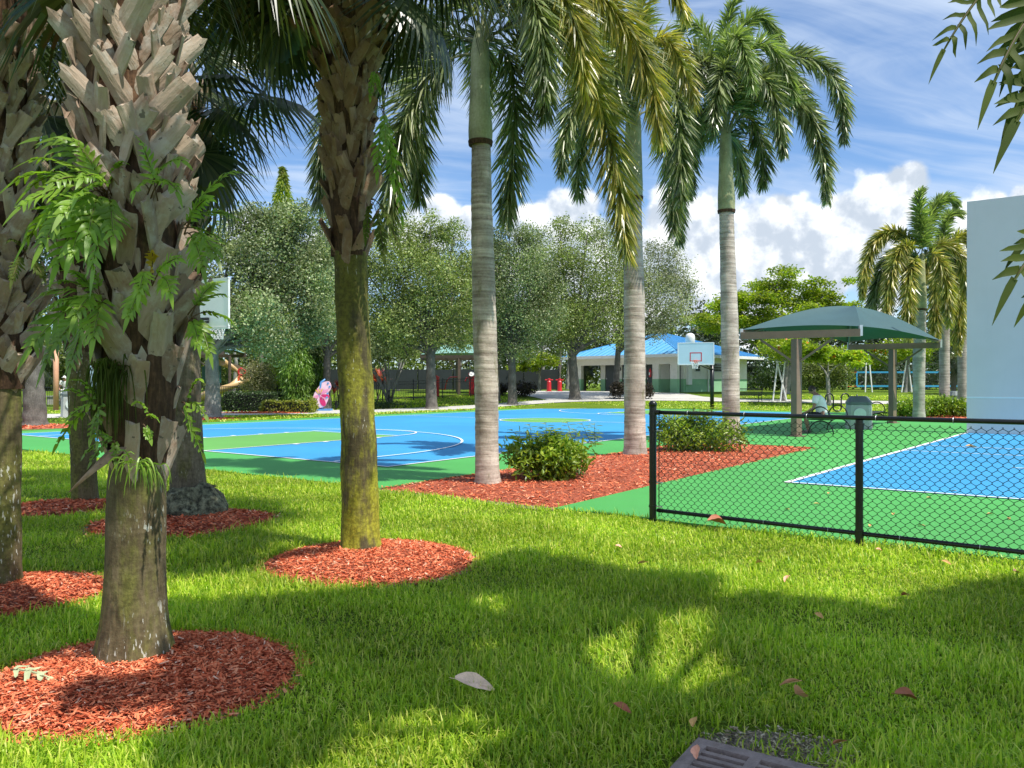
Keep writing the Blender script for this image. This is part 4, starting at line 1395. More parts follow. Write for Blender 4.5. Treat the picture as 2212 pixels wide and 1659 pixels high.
MAT['emblem'] = paint('emblem_grey_green', (.66, .72, .70), .7, .08, 6)
bin_('litter_bin', 'square concrete litter bin with a dark hood and a round emblem by the seated man', (11.05, 25.5), -.3, .96)
bin_('litter_bin', 'grey concrete litter bin with a round white emblem in front of the black picket fence', ((160 - CXD) / FD * 34, 34.0), .3, 1.15)
bin_('litter_bin', 'pale concrete litter bin behind the hedge and the palms by the wall', ((2062 - CXD) / FD * 38, 38), .2, 1.0)


def bike_rack():
    c = np.array([(1818 - CXD) / FD * 39, 39.0]); g = float(gz(39))
    t = thing('bicycle_rack', 'black wave shaped bicycle rack behind the litter bin', 'bicycle rack', (*c, g))
    pts = []
    x = -.9
    for i in range(4):
        pts += [(x, .25), (x, .85)] if i % 2 == 0 else []
    pts = [(-.9, 0), (-.9, .75)] + [(-.68 + .22 * math.cos(a), .75 + .2 * math.sin(a)) for a in np.linspace(PI, 0, 7)] + [(-.46, .25)] + \
          [(-.24 - .22 * math.cos(a), .25 - .16 * math.sin(a)) for a in np.linspace(0, PI, 7)] + [(-.02, .75)] + \
          [(.2 + .22 * math.cos(a), .75 + .2 * math.sin(a)) for a in np.linspace(PI, 0, 7)] + [(.42, .25)] + \
          [(.64 - .22 * math.cos(a), .25 - .16 * math.sin(a)) for a in np.linspace(0, PI, 7)] + [(.86, .75), (.86, .9)]
    m = MB(); m.tube([(c[0] + p, c[1] + p * .3, g + z) for p, z in pts], .035, 8)
    o = m.build('tube', MAT['black_metal'], t, smooth=True)
    for p in (-.9, -.24, .64):
        m = MB(); m.box((c[0] + p, c[1] + p * .3, g + .02), (.2, .2, .03)); m.build('base_plate', MAT['black_metal'], t)


bike_rack()


def volleyball():
    Y = 64.0
    g = float(gz(Y)); s = FD / Y
    t = thing('volleyball_net', 'blue edged volleyball net between white posts behind the shelter', 'volleyball net', ((1828 - CXD) / FD * Y, Y, g))
    x0 = (1828 - CXD) / FD * Y; xa = (1851 - CXD) / FD * Y; xb = (2150 - CXD) / FD * Y
    for x in (x0, xb + .8):
        m = MB(); m.tube([(x, Y, g), (x, Y, CAMZ + (CYD - 784) / s)], .10, 10); m.build('post', MAT['white_paint'], t, smooth=True)
    zt = CAMZ + (CYD - 804) / s; zb = CAMZ + (CYD - 834) / s
    for z in (zt, zb):
        m = MB(); m.box(((xa + xb) / 2, Y, z), (xb - xa, .02, .14)); m.build('tape', MAT['net_blue'], t)
    for x in (xa, xb):
        m = MB(); m.box((x, Y, (zt + zb) / 2), (.12, .025, zt - zb)); m.build('side_tape', MAT['net_blue'], t)
    m = MB()
    for x in np.arange(xa + .15, xb, .14):
        m.beam((x, Y, zb), (x, Y, zt), .016, .012, up=(0, 1, 0))
    for z in np.arange(zb + .14, zt, .14):
        m.beam((xa, Y, z), (xb, Y, z), .012, .016)
    m.build('net_cords', MAT['net_dark'], t)['kind'] = 'stuff'
    m = MB()
    for z in (zt, zb):
        m.tube([(x0, Y, z - .05), (xa, Y, z)], .02, 5)
    m.build('cord', MAT['orange_paint'], t)


volleyball()


# ------------------------------------------------------------------ people
def skin_mesh(name, verts, edges, radii, mat, parent, root=0, sub=2):
    me = bpy.data.meshes.new(name)
    me.from_pydata([tuple(v) for v in verts], edges, [])
    me.update()
    o = link(name, me, parent)
    mod = o.modifiers.new('Skin', 'SKIN'); mod.use_smooth_shade = True
    for i, r in enumerate(radii):
        sv = me.skin_vertices[0].data[i]
        sv.radius = (r, r) if np.ndim(r) == 0 else r
        sv.use_root = (i == root)
    s = o.modifiers.new('Subdivision', 'SUBSURF'); s.levels = sub; s.render_levels = sub
    me.materials.append(mat)
    return o


def seated_person(name, label, hip, face, scale=1.0, look_down=.5, pants='shorts', cap=False, bare_legs=True):
    """a sitting figure leaning forward with the forearms on the thighs"""
    f = np.array([*norm(np.array(face, float)), 0]); l = np.array([-f[1], f[0], 0]); up = np.array([0, 0, 1.0])
    h = np.array(hip, float)
    t = thing(name, label, 'person', (h[0], h[1], h[2] - .45 * scale))
    S = scale
    P = lambda a, b_, c_: h + (f * a + l * b_ + up * c_) * S
    ln = .16
    J = {}
    J['pelvis'] = P(0, 0, .06); J['waist'] = P(.02, 0, .25); J['chest'] = P(ln * .5, 0, .45); J['upper'] = P(ln * .85, 0, .56)
    J['neck'] = P(ln * 1.1, 0, .625); J['skull'] = P(ln * 1.25 + .01, 0, .67)
    for s_, n in ((1, 'l'), (-1, 'r')):
        J['sh' + n] = P(ln * .95, s_ * .185, .545); J['el' + n] = P(ln + .04, s_ * .26, .25); J['wr' + n] = P(ln + .26, s_ * .16, .125); J['hd' + n] = P(ln + .335, s_ * .11, .11)
        J['hp' + n] = P(.02, s_ * .095, .035); J['kn' + n] = P(.44, s_ * .13, .06); J['an' + n] = P(.34, s_ * .12, -.37); J['toe' + n] = P(.50, s_ * .13, -.415)
    names = list(J); idx = {n: i for i, n in enumerate(names)}
    E = [('pelvis', 'waist'), ('waist', 'chest'), ('chest', 'upper'), ('upper', 'neck'), ('neck', 'skull')]
    for n in 'lr':
        E += [('upper', 'sh' + n), ('sh' + n, 'el' + n), ('el' + n, 'wr' + n), ('wr' + n, 'hd' + n), ('pelvis', 'hp' + n), ('hp' + n, 'kn' + n), ('kn' + n, 'an' + n), ('an' + n, 'toe' + n)]
    rad = {'pelvis': .13, 'waist': .125, 'chest': .135, 'upper': .11, 'neck': .066, 'skull': .062}
    for n in 'lr':
        rad.update({'sh' + n: .062, 'el' + n: .042, 'wr' + n: .03, 'hd' + n: .028, 'hp' + n: .09, 'kn' + n: .06, 'an' + n: .04, 'toe' + n: .03})
    body = skin_mesh('body', [J[n] for n in names], [(idx[a], idx[b]) for a, b in E], [rad[n] * S for n in names], MAT['skin'], t)
    # head with face: egg, nose, ears
    hc = P(ln * 1.35 + .03, 0, .735)
    fd = norm(f * math.cos(look_down) - up * math.sin(look_down)); fu = norm(up * math.cos(look_down) + f * math.sin(look_down))
    R = np.stack([fd, l, fu], 1)
    m = MB()
    th = np.linspace(0, PI, 13); ph = np.arange(18) / 18 * 2 * PI
    V = []
    for a in th:
        for b_ in ph:
            x, y, z = math.sin(a) * math.cos(b_), math.sin(a) * math.sin(b_), math.cos(a)
            jaw = 1 - .28 * max(0, -z) ** 1.2
            v = np.array([x * .096 * jaw + (.012 if z < 0 else 0), y * .077 * jaw, z * .118])
            V.append(hc + R @ v * S)
    F = [(i * 18 + j, (i + 1) * 18 + j, (i + 1) * 18 + (j + 1) % 18, i * 18 + (j + 1) % 18) for i in range(12) for j in range(18)]
    m.add(V, F)
    tp = lambda x, y, z: hc + R @ np.array([x, y, z]) * S
    m.tube([tp(.093, 0, .02), tp(.118, 0, -.022), tp(.098, 0, -.035)], [.008 * S, .016 * S, .008 * S], 7)
    for s_ in (-1, 1):
        m.tube([tp(-.01, s_ * .078, .03), tp(-.02, s_ * .09, .012), tp(-.01, s_ * .08, -.03)], [.008 * S, .014 * S, .007 * S], 6)
    hd = m.build('head', MAT['skin'], t, smooth=True)
    m = MB()
    V = []
    for a in np.linspace(0, PI * .56, 8):
        for b_ in ph:
            x, y, z = math.sin(a) * math.cos(b_), math.sin(a) * math.sin(b_), math.cos(a)
            V.append(tp(x * (.101 if x < 0 else .097) - .004, y * .082, z * .126 + .004 + (.035 if x > .5 and z < .4 else 0)))
    m.add(V, [(i * 18 + j, (i + 1) * 18 + j, (i + 1) * 18 + (j + 1) % 18, i * 18 + (j + 1) % 18) for i in range(7) for j in range(18)])
    m.build('hair' if not cap else 'cap', MAT['hair'] if not cap else MAT['white_paint'], hd, smooth=True)
    if cap:
        m = MB(); m.box(tp(.125, 0, .045), (.09 * S, .13 * S, .012 * S), R=R); m.build('cap_peak', MAT['white_paint'], hd)
    m = MB()
    for s_ in (-1, 1):
        m.lathe([(0, -.006), (.008, 0), (0, .006)], 8, tuple(tp(.088, s_ * .03, .025)))
    m.build('eye', MAT['hair'], hd)
    # hands: five bent fingers each
    for s_, n in ((1, 'l'), (-1, 'r')):
        m = MB(); b0 = J['hd' + n]; dr = norm(J['hd' + n] - J['wr' + n])
        sd = norm(np.cross(dr, up))
        for k, (o, L_) in enumerate(((-.03, .06), (-.011, .075), (.009, .07), (.027, .055))):
            m.tube([b0 + sd * o * S, b0 + sd * o * S + dr * L_ * .5 * S - up * .012 * S, b0 + sd * o * S + dr * L_ * .8 * S - up * .04 * S], [.0105 * S, .0095 * S, .007 * S], 6)
        m.tube([b0 - sd * .035 * s_ * S - dr * .03 * S, b0 - sd * .06 * s_ * S + dr * .01 * S, b0 - sd * .05 * s_ * S + dr * .04 * S], [.012 * S, .011 * S, .008 * S], 6)
        m.build('hand', MAT['skin'], t, smooth=True)
    # shirt over trunk and upper arms
    sh = ['pelvis', 'waist', 'chest', 'upper', 'shl', 'shr']
    me_l = J['shl'] + (J['ell'] - J['shl']) * .62; me_r = J['shr'] + (J['elr'] - J['shr']) * .62
    pts = [J[n] for n in sh] + [me_l, me_r, J['upper'] + (J['neck'] - J['upper']) * .35]
    pts[0] = J['pelvis'] - up * .02 * S
    skin_mesh('shirt', pts, [(0, 1), (1, 2), (2, 3), (3, 4), (3, 5), (4, 6), (5, 7), (3, 8)], [q * S for q in (.165, .165, .18, .15, .092, .092, .078, .078, .09)], MAT['shirt'], t)
    pm = MAT['shorts'] if pants == 'shorts' else MAT['shirt']
    for n in 'lr':
        k2 = J['hp' + n] + (J['kn' + n] - J['hp' + n]) * (1.0 if bare_legs else 1.05)
        pts = [J['pelvis'] - up * .02 * S, J['hp' + n] + up * .01 * S, (J['hp' + n] + J['kn' + n]) / 2 + up * .01 * S, k2]
        ed = [(0, 1), (1, 2), (2, 3)]; rr = [.135, .118, .105, .09]
        if not bare_legs:
            pts += [(J['kn' + n] + J['an' + n]) / 2, J['an' + n]]; ed += [(3, 4), (4, 5)]; rr += [.075, .06]
        skin_mesh('trousers' if not bare_legs else 'shorts', pts, ed, [q * S for q in rr], pm, t)
        m = MB(); a_ = J['an' + n]; b_ = J['toe' + n]
        m.tube([a_ - f * .05 * S - up * .01 * S, a_ + f * .03 * S - up * .03 * S, b_ + f * .02 * S, b_ + f * .07 * S - up * .005 * S], [.045 * S, .052 * S, .046 * S, .03 * S], 9)
        m.build('shoe', MAT['shoe'], t, smooth=True)
    return t


seated_person('person', 'man in a white shirt and dark shorts bent forward on the ring bench', (9.02, 23.25, .475), (-.88, .40), 1.08, .6)


# ------------------------------------------------------------------ playground side
def picket_fence():
    pts = np.array([(-34, 45.0), (-19.5, 44.2), (-13.5, 46.0), (-8.0, 49.5), (-1, 54.5)])
    t = thing('picket_fence', 'black metal picket fence round the playground behind the hedges', 'fence', (-19.5, 44.2, 0))
    m = MB()
    for a, b in zip(pts[:-1], pts[1:]):
        L_ = np.linalg.norm(b - a); n = max(1, int(round(L_ / 2.4)))
        for i in range(n):
            p = a + (b - a) * i / n; g = float(gz(p[1]))
            k = MB(); k.box((p[0], p[1], g + .65), (.07, .07, 1.3)); k.build('post', MAT['black_metal'], t)
        ga, gb_ = float(gz(a[1])), float(gz(b[1]))
        for z in (.15, 1.02, 1.2):
            k = MB(); k.beam((*a, ga + z), (*b, gb_ + z), .035, .04); k.build('rail', MAT['black_metal'], t)
        for q in np.arange(.12, L_, .12):
            p = a + (b - a) * q / L_
            m.box((p[0], p[1], ga + (gb_ - ga) * q / L_ + .68), (.018, .018, 1.1))
    m.build('pickets', MAT['black_metal'], t)['kind'] = 'stuff'


picket_fence()


def windscreen():
    t = thing('screened_fence', 'tall fence with dark green windscreen behind the exercise equipment', 'fence', (-12, 68, float(gz(68))))
    g = float(gz(68))
    xs = np.arange(-26, 4.1, 3.0)
    for a, b in zip(xs[:-1], xs[1:]):
        m = MB(); m.box(((a + b) / 2, 68, g + .95), (b - a - .1, .03, 1.7)); m.build('screen_panel', MAT['windscreen'], t)
    for x in xs:
        m = MB(); m.box((x, 68.1, g + 1.0), (.08, .08, 2.0)); m.build('post', MAT['black_metal'], t)


windscreen()


def slide():
    c = np.array([-16.8, 47.6]); g = float(gz(c[1]))
    t = thing('playground_slide', 'tan spiral slide with dark green panels behind the picket fence', 'slide', (*c, g))
    # spiral chute
    V, F = [], []
    n = 44; prof = [(-.45, .38), (-.42, .1), (-.25, 0), (.25, 0), (.42, .1), (.45, .38)]
    for i in range(n):
        q = i / (n - 1); a = 2.4 - q * 5.2; r = .95 + (1.4 * max(0, q - .8)); z = 2.35 - 2.1 * q
        for o, h in prof:
            V.append((c[0] + (r + o) * math.cos(a), c[1] + (r + o) * math.sin(a), g + z + h))
    k = len(prof)
    for i in range(n - 1):
        for j in range(k - 1):
            F.append((i * k + j, i * k + j + 1, (i + 1) * k + j + 1, (i + 1) * k + j))
    o = MB().add(V, F).build('chute', MAT['tan_plastic'], t, smooth=True)
    md = o.modifiers.new('Solidify', 'SOLIDIFY'); md.thickness = .04
    m = MB(); m.tube([(*c, g), (*c, g + 2.9)], .09, 10); m.build('pole', MAT['bronze_dark'], t)
    for dx, dy, w_, z0, z1 in ((-1.3, .6, 1.1, 1.3, 2.3), (1.5, .7, 1.0, 1.3, 2.0)):
        m = MB(); m.box((c[0] + dx, c[1] + dy, g + (z0 + z1) / 2), (w_, .06, z1 - z0), rz=.2); m.build('panel', MAT['green_plastic'], t)
    for z, col in ((1.95, 'red_paint'), (1.55, 'orange_paint')):
        m = MB(); m.tube([(c[0] + .75 + .2 * math.cos(a), c[1] - .1, g + z + .2 * math.sin(a)) for a in np.linspace(0, 2 * PI, 12, endpoint=False)], .07, 6, closed=True); m.build('play_ring', MAT[col], t, smooth=True)
    for dx in (-.9, .9):
        m = MB(); m.tube([(c[0] + dx, c[1] + 1.0, g), (c[0] + dx, c[1] + 1.0, g + 2.4)], .06, 8); m.build('leg', MAT['bronze_dark'], t)


slide()


def exercise(x, Y, label, kind):
    c = onground_at(x, Y); g = c[2]
    t = thing('exercise_machine', label, 'exercise equipment', c, 'red outdoor exercise machines')
    if kind == 2:
        m = MB(); m.lathe([(.17, 0), (.16, .75), (.11, .82), (.11, 1.0), (.0, 1.02)], 12, tuple(c)); m.build('pillar', MAT['red_paint'], t)
        m = MB(); m.box((c[0], c[1], g + .03), (.5, .5, .06)); m.build('base_plate', MAT['red_paint'], t)
        m = MB(); m.tube([(c[0] - .3, c[1], g + .9), (c[0] + .3, c[1], g + .9)], .04, 6); m.build('handle', MAT['red_paint'], t)
        return
    m = MB(); m.box((c[0], c[1], g + .62), (.34, .28, 1.24)); p = m.build('pillar', MAT['red_paint'], t)
    m = MB(); m.prism([(c[0] - .2, c[1] - .15), (c[0] + .2, c[1] - .15), (c[0] + .2, c[1] + .15), (c[0] - .2, c[1] + .15)], [g + 1.26] * 4, [g + 1.52, g + 1.3, g + 1.3, g + 1.52]); m.build('pillar_cap', MAT['red_paint'], p)
    if kind == 0:
        m = MB(); m.beam((c[0] + .55, c[1], g + .5), (c[0] + .72, c[1], g + 1.15), .4, .06, up=(1, 0, 0)); m.build('backrest', MAT['red_paint'], t)
        m = MB(); m.box((c[0] + .42, c[1], g + .5), (.4, .4, .06)); m.build('seat', MAT['red_paint'], t)
        m = MB(); m.tube([(c[0] + .7, c[1], g + 1.1), (c[0] + .9, c[1], g + 1.3), (c[0] + 1.4, c[1], g + 1.32)], .035, 6); m.build('handle', MAT['red_paint'], t)
    else:
        for s_ in (-1, 1):
            m = MB(); m.tube([(c[0], c[1], g + 1.1), (c[0] + s_ * .35, c[1], g + 1.2), (c[0] + s_ * .45, c[1], g + .95)], .05, 6); m.build('handle', MAT['red_paint'], t)
        m = MB(); m.tube([(c[0], c[1] - .1, g + 1.42), (c[0], c[1] - .16, g + 1.46)], .18, 14); m.build('dial', MAT['white_paint'], t)


def onground_at(x, Y):
    return np.array([(x - CXD) / FD * Y, Y, float(gz(Y))])


exercise(943, 53, 'red exercise machine with a seat right of the middle oak trunk', 0)
exercise(1019, 54, 'red exercise machine with a white dial seen left of the ringed palm', 1)
exercise(1186, 60, 'red pillar machine left of the oak by the restroom building', 2)
exercise(1209, 61, 'red pillar machine touching the oak by the restroom building', 2)


def butterfly():
    Y = 41.5
    c = onground_at(692, Y); g = c[2]
    t = thing('butterfly_sculpture', 'pink painted butterfly sculpture standing on a blue base by the hedge', 'sculpture', c)
    m = MB(); m.box((c[0] + .08, Y, g + .06), (1.0, .6, .12)); m.build('base', MAT['sky_paint'], t)
    # one big upright wing seen from the side, a second behind it
    def wing(sx, dy, mat):
        out = [(0, .05), (.16, .1), (.34, .35), (.42, .62), (.40, .85), (.52, 1.0), (.55, 1.22), (.42, 1.42), (.16, 1.38), (-.1, 1.1), (-.32, .72), (-.36, .52), (-.22, .28), (-.1, .12)]
        P = bezpath(out + [out[0]], 48)[:-1]
        V = [(c[0] + sx * p[0], Y + dy + .10 * p[0], g + .12 + p[1]) for p in P] + [(c[0] + sx * p[0], Y + dy + .10 * p[0] + .07, g + .12 + p[1]) for p in P]
        n = len(P)
        m = MB().add(V, [tuple(range(n)), tuple(range(2 * n - 1, n - 1, -1))] + [(i, n + i, n + (i + 1) % n, (i + 1) % n) for i in range(n)])
        return m.build('wing', mat, t)
    w1 = wing(1, -.06, MAT['pale_pink']); wing(.9, .2, MAT['pink'])
    def petal(px, pz, a, L_, w_, mat, y=-.075):
        pts = []
        for q in np.linspace(0, 2 * PI, 18, endpoint=False):
            r = np.array([L_ * .5 * (1 - math.cos(q)), w_ * math.sin(q) * (.6 + .4 * math.sin(q * .5))])
            x = px + r[0] * math.cos(a) - r[1] * math.sin(a); z = pz + r[0] * math.sin(a) + r[1] * math.cos(a)
            pts.append((c[0] + x, Y + y + .10 * x, g + .12 + z))
        m = MB().add(pts + [(p[0], p[1] + .012, p[2]) for p in pts], [tuple(range(18))] + [(i, 18 + i, 18 + (i + 1) % 18, (i + 1) % 18) for i in range(18)])
        m.build('petal', mat, w1)
    petal(.02, .62, -1.15, .52, .15, MAT['magenta']); petal(.06, .70, -.15, .42, .10, MAT['magenta']); petal(-.02, .72, 2.1 - 2.9, .36, .10, MAT['pink'])
    petal(-.06, .7, -2.6, .30, .09, MAT['pink']); petal(.08, .78, .6, .42, .07, MAT['pink'])
    for i in range(6):
        petal(.0, .74, .9 + i * .28, .34, .035, MAT['yellow_paint'] if i % 2 else MAT['pink'], -.082)
    for px, pz in ((.30, .55), (.34, .75), (.44, 1.1), (.36, 1.28)):
        petal(px, pz, .8, .12, .05, MAT['sky_paint'], -.088)
    m = MB(); m.tube([(c[0] + .1, Y + .03, g + .15), (c[0] - .05, Y - .02, g + .9), (c[0] + .05, Y, g + 1.5), (c[0] + .25, Y, g + 1.66)], [.05, .07, .07, .04], 8); m.build('body', MAT['sky_paint'], t, smooth=True)


butterfly()


def small_poles():
    g = 'tan posts of the playground shelters'
    for x, y0, y1, Y, lab in ((764, 748, 835, 47.5, 'tan playground post left of the weeping column tree'), (123 - 2, 735, 860, 41.5, 'tan orange post left of the fern palm by the picket fence')):
        c = onground_at(x, Y)
        t = thing('shelter_post', lab, 'post', c, g)
        z1 = CAMZ + (CYD - y0) / FD * Y
        m = MB(); m.tube([(c[0], c[1], c[2]), (c[0], c[1], z1)], .13, 10); m.build('shaft', MAT['post_tan'], t, smooth=True)
        m = MB(); m.tube([(c[0], c[1], c[2]), (c[0], c[1], c[2] + .08)], .2, 10); m.build('foot', MAT['bronze_dark'], t)
        m = MB(); m.tube([(c[0], c[1], z1 - .1), (c[0], c[1], z1)], .18, 10); m.build('collar', MAT['bronze_dark'], t)


MAT['post_tan'] = paint('post_tan', (.62, .33, .20), .6, .1, 3)
small_poles()
c = onground_at(122, 47.5)
seated_person('person', 'person in white clothes and a white cap seated behind the picket fence', ((144 - CXD) / FD * 47.6, 47.6, c[2] + .75), (.1, -1), 1.15, .1, 'white', True, False)
t = thing('low_wall', 'low stone wall the person in white sits on', 'wall', (c[0] + .6, 47.95, c[2]))
MB().box((c[0] + .6, 47.95, c[2] + .24), (2.6, .45, .48)).build('wall_body', MAT['concrete'], t)
MB().box((c[0] + .6, 47.95, c[2] + .51), (2.7, .55, .06)).build('wall_coping', MAT['bin_concrete'], t)
t = thing('blue_panel', 'pale blue panel standing behind the person in white', 'panel', (c[0] + .9, 49.5, c[2]))
MB().box((c[0] + .9, 49.5, c[2] + 1.25), (2.6, .08, 2.3)).build('panel_board', MAT['pale_blue'], t)
for dx in (-1.1, 1.9):
    MB().box((c[0] + dx, 49.6, c[2] + 1.2), (.1, .1, 2.4)).build('panel_post', MAT['bronze_dark'], t)

q = onground_at(735, 46.0)
t = thing('notice_sign', 'small black sign with white writing low on the picket fence by the butterfly', 'sign', (q[0], 46.4, q[2]))
MB().box((q[0] + .35, 46.55, q[2] + .45), (1.2, .03, .55)).build('sign_board', MAT['black_metal'], t)
m = MB()
for i in range(2):
    x = q[0] + .08
    for w_ in ((.13, .1, .16, .08) if i == 0 else (.1, .15, .12, .1)):
        m.box((x + w_ / 2, 46.53, q[2] + .55 - .2 * i), (w_, .006, .085)); x += w_ + .045
m.build('sign_writing', MAT['white_paint'], t)

# ------------------------------------------------------------------ palms
def rough_tube(prof, n=30, amp=.006, rings=0.0, ringstep=.07, seed=0, flute=0.0):
    """prof rows: x, y, z, radius. A trunk with lumps, ring scars and, low down, root swell"""
    prof = np.asarray(prof, float)
    z = np.arange(prof[0, 2], prof[-1, 2], .03 if prof[-1, 2] - prof[0, 2] < 4.2 else .045)
    z = np.r_[z, prof[-1, 2]]
    x, y, r = [np.interp(z, prof[:, 2], prof[:, i]) for i in (0, 1, 3)]
    # soften the corners of the profile
    ker = np.array([1, 2, 3, 2, 1]) / 9
    rp = np.convolve(np.pad(r, 2, 'edge'), ker, 'valid')
    a = np.arange(n) / n * 2 * PI
    rg = np.random.default_rng(seed)
    Z, A = np.meshgrid(z, a, indexing='ij')
    lump = 0
    for _ in range(7):
        f = rg.integers(1, 7); fz = rg.uniform(2, 14)
        lump = lump + np.sin(f * A + fz * Z + rg.uniform(0, 6.28)) / (1 + f * .35)
    R = rp[:, None] * (1 + 0 * A) + amp * lump * .5
    if rings:
        ph = Z / ringstep + .25 * np.sin(A * 2 + seed) + .3 * np.sin(Z * 5 + seed)
        saw = ph - np.floor(ph)
        R = R + rings * (np.where(saw < .8, saw / .8, (1 - saw) / .2) - .5)
    if flute:
        R = R + flute * np.exp(-(Z - z[0]) / .16) * (np.sin(7 * A + seed) * .5 + np.sin(11 * A + 2) * .4 + .4)
    V = np.stack([x[:, None] + R * np.cos(A), y[:, None] + R * np.sin(A), Z], -1)
    m = len(z)
    i = np.arange(m - 1)[:, None]; j = np.arange(n)[None]
    F = np.stack([i * n + j, i * n + (j + 1) % n, (i + 1) * n + (j + 1) % n, (i + 1) * n + j], -1).reshape(-1, 4)
    mb = MB(); mb.add(V.reshape(-1, 3), F)
    mb.f.append(np.array([np.arange(n)]) + (m - 1) * n); mb.m.append(np.array([0]))
    return mb


def boot_mesh(seed, L=.34, w0=.115, w1=.075, th=.016, curve=.05, mat='boot'):
    """husk of an old leaf base: a thick curved strap with a ragged cut end"""
    r = np.random.default_rng(seed)
    mb = MB()
    k = 7; c = 5
    ts = np.linspace(0, 1, k)
    V = []
    for i, t in enumerate(ts):
        w = (w0 + (w1 - w0) * t) * (1 + r.normal() * .03)
        yo = .004 + curve * t ** 1.4
        for top in (1, 0):
            for j in range(c):
                q = j / (c - 1) * 2 - 1
                z = L * t + (r.normal() * .012 if i == k - 1 else 0) - .02
                y = yo - (q * q) * w * .12 + (th * (1 - .35 * t) * (1 - .25 * abs(q)) if top else 0)
                V.append((q * w / 2, y, z))
    n = 2 * c
    F = []
    for i in range(k - 1):
        ring = list(range(c)) + list(range(n - 1, c - 1, -1))
        for a in range(n):
            b = (a + 1) % n
            F.append((i * n + ring[a], i * n + ring[b], (i + 1) * n + ring[b], (i + 1) * n + ring[a]))
    F.append(tuple((k - 1) * n + q for q in list(range(c)) + list(range(n - 1, c - 1, -1))))
    mb.add(V, F)
    me = mb.mesh('leaf_base')
    me.materials.append(MAT[mat])
    return me


def boot_set(mat):
    return [boot_mesh(i, L, w0, w1, .02, cv, mat=mat) for i, (L, w0, w1, cv) in enumerate([(.36, .145, .10, .03), (.40, .135, .10, .015), (.33, .15, .095, .03), (.42, .13, .09, .02), (.30, .14, .11, .04)])]


BOOTS = boot_set('boot')
BOOTS_BROWN = boot_set('boot_brown')


def boots(parent, axis, z0, z1, per, step, scale=(1, 1), tilt=34, out=9, seed=0, kit=None):
    """husks in staggered rows, leaning left and right in turn so that they weave; axis(z) -> x, y, radius"""
    r = np.random.default_rng(seed)
    rows = max(2, int((z1 - z0) / step))
    for k in range(rows):
        q = k / (rows - 1)
        for i in range(per):
            z = z0 + (z1 - z0) * q + r.normal() * step * .16 + step * .5 * ((i % 2) - .5)
            th = (i + .5 * (k % 2) + r.normal() * .06) / per * 2 * PI + k * .11
            x, y, R = axis(z)
            sc = (scale[0] + (scale[1] - scale[0]) * q) * r.uniform(.86, 1.12)
            sg = 1 if (k % 2) else -1
            tl = math.radians(sg * tilt + r.normal() * 5)
            o = np.array([math.cos(th), math.sin(th), 0])
            ins = .045 * sc
            M_ = Matrix.Translation((x + o[0] * (R - ins), y + o[1] * (R - ins), z)) @ Matrix.Rotation(th - PI / 2, 4, 'Z') @ \
                Matrix.Rotation(-math.radians(out + 4 * r.normal()), 4, 'X') @ Matrix.Rotation(tl, 4, 'Y') @ Matrix.Rotation(r.normal() * .16, 4, 'Z') @ Matrix.Diagonal((sc, sc, sc, 1))
            link('leaf_base', (kit or BOOTS)[int(r.integers(len(BOOTS)))], parent, M_)


def fan_mesh(seed, R=.85, nseg=46, droop=.5, spread=128):
    """palmate leaf: joined folds near the stalk, split drooping tips beyond"""
    r = np.random.default_rng(seed)
    mb = MB()
    V, F = [], []
    for i in range(nseg):
        a = math.radians(-spread + 2 * spread * i / (nseg - 1))
        L = R * (.72 + .28 * math.cos(a * .55)) * r.uniform(.93, 1.05)
        da = math.radians(spread) / nseg
        dirx, diry = math.cos(a), math.sin(a)
        nx, ny = -diry, dirx
        b0 = len(V)
        dr = droop * r.uniform(.7, 1.4)
        for t in (0.04, .30, .55, .78, 1.0):
            w = L * t * da * .98 if t < .5 else (L * .55 * da * (1 - (t - .55) / .47) * .95)
            z = -.28 * L * t * t - (dr * L * max(0, t - .5) ** 1.6) - .10 * abs(math.sin(a)) * L * t
            zz = .02 * (1 if i % 2 else -1) * t * (1 - t) + z
            cxv, cyv = dirx * L * t, diry * L * t
            wig = r.normal() * .01 * t
            V.append((cxv + nx * (w + wig), cyv + ny * (w + wig), zz + .35 * w)); V.append((cxv - nx * (w - wig), cyv - ny * (w - wig), zz - .35 * w))
        for k in range(4):
            F.append((b0 + 2 * k, b0 + 2 * k + 1, b0 + 2 * k + 3, b0 + 2 * k + 2))
    mb.add(V, F)
    mb.tube([(-.95, 0, .0), (-.5, 0, .05), (0, 0, .0), (.3, 0, -.03)], [.02, .016, .012, .004], 5, mi=1)
    me = mb.mesh('fan_leaf')
    me.materials.append(MAT['fan']); me.materials.append(MAT['rachis'])
    return me


FANS = [fan_mesh(50 + i, .85 * q, 46, d) for i, (q, d) in enumerate([(1, .5), (1.05, .9), (.95, 1.3), (1.0, .7)])]


def fan(parent, hub, stalk_from, face=None, scale=1.0, seed=0, roll=0.0):
    """leaf whose hub is at hub, its stalk pointing back to stalk_from"""
    hub = np.array(hub, float); d = norm(hub - np.array(stalk_from, float))
    up = np.array([0, 0, 1.0])
    y = np.cross(up, d); y = norm(y) if np.linalg.norm(y) > 1e-3 else np.array([1.0, 0, 0])
    z = np.cross(d, y)
    M_ = Matrix(((d[0], y[0], z[0], hub[0]), (d[1], y[1], z[1], hub[1]), (d[2], y[2], z[2], hub[2]), (0, 0, 0, 1)))
    M_ = M_ @ Matrix.Rotation(roll, 4, 'X') @ Matrix.Diagonal((scale, scale, scale, 1))
    link('fan_leaf', FANS[seed % len(FANS)], parent, M_)


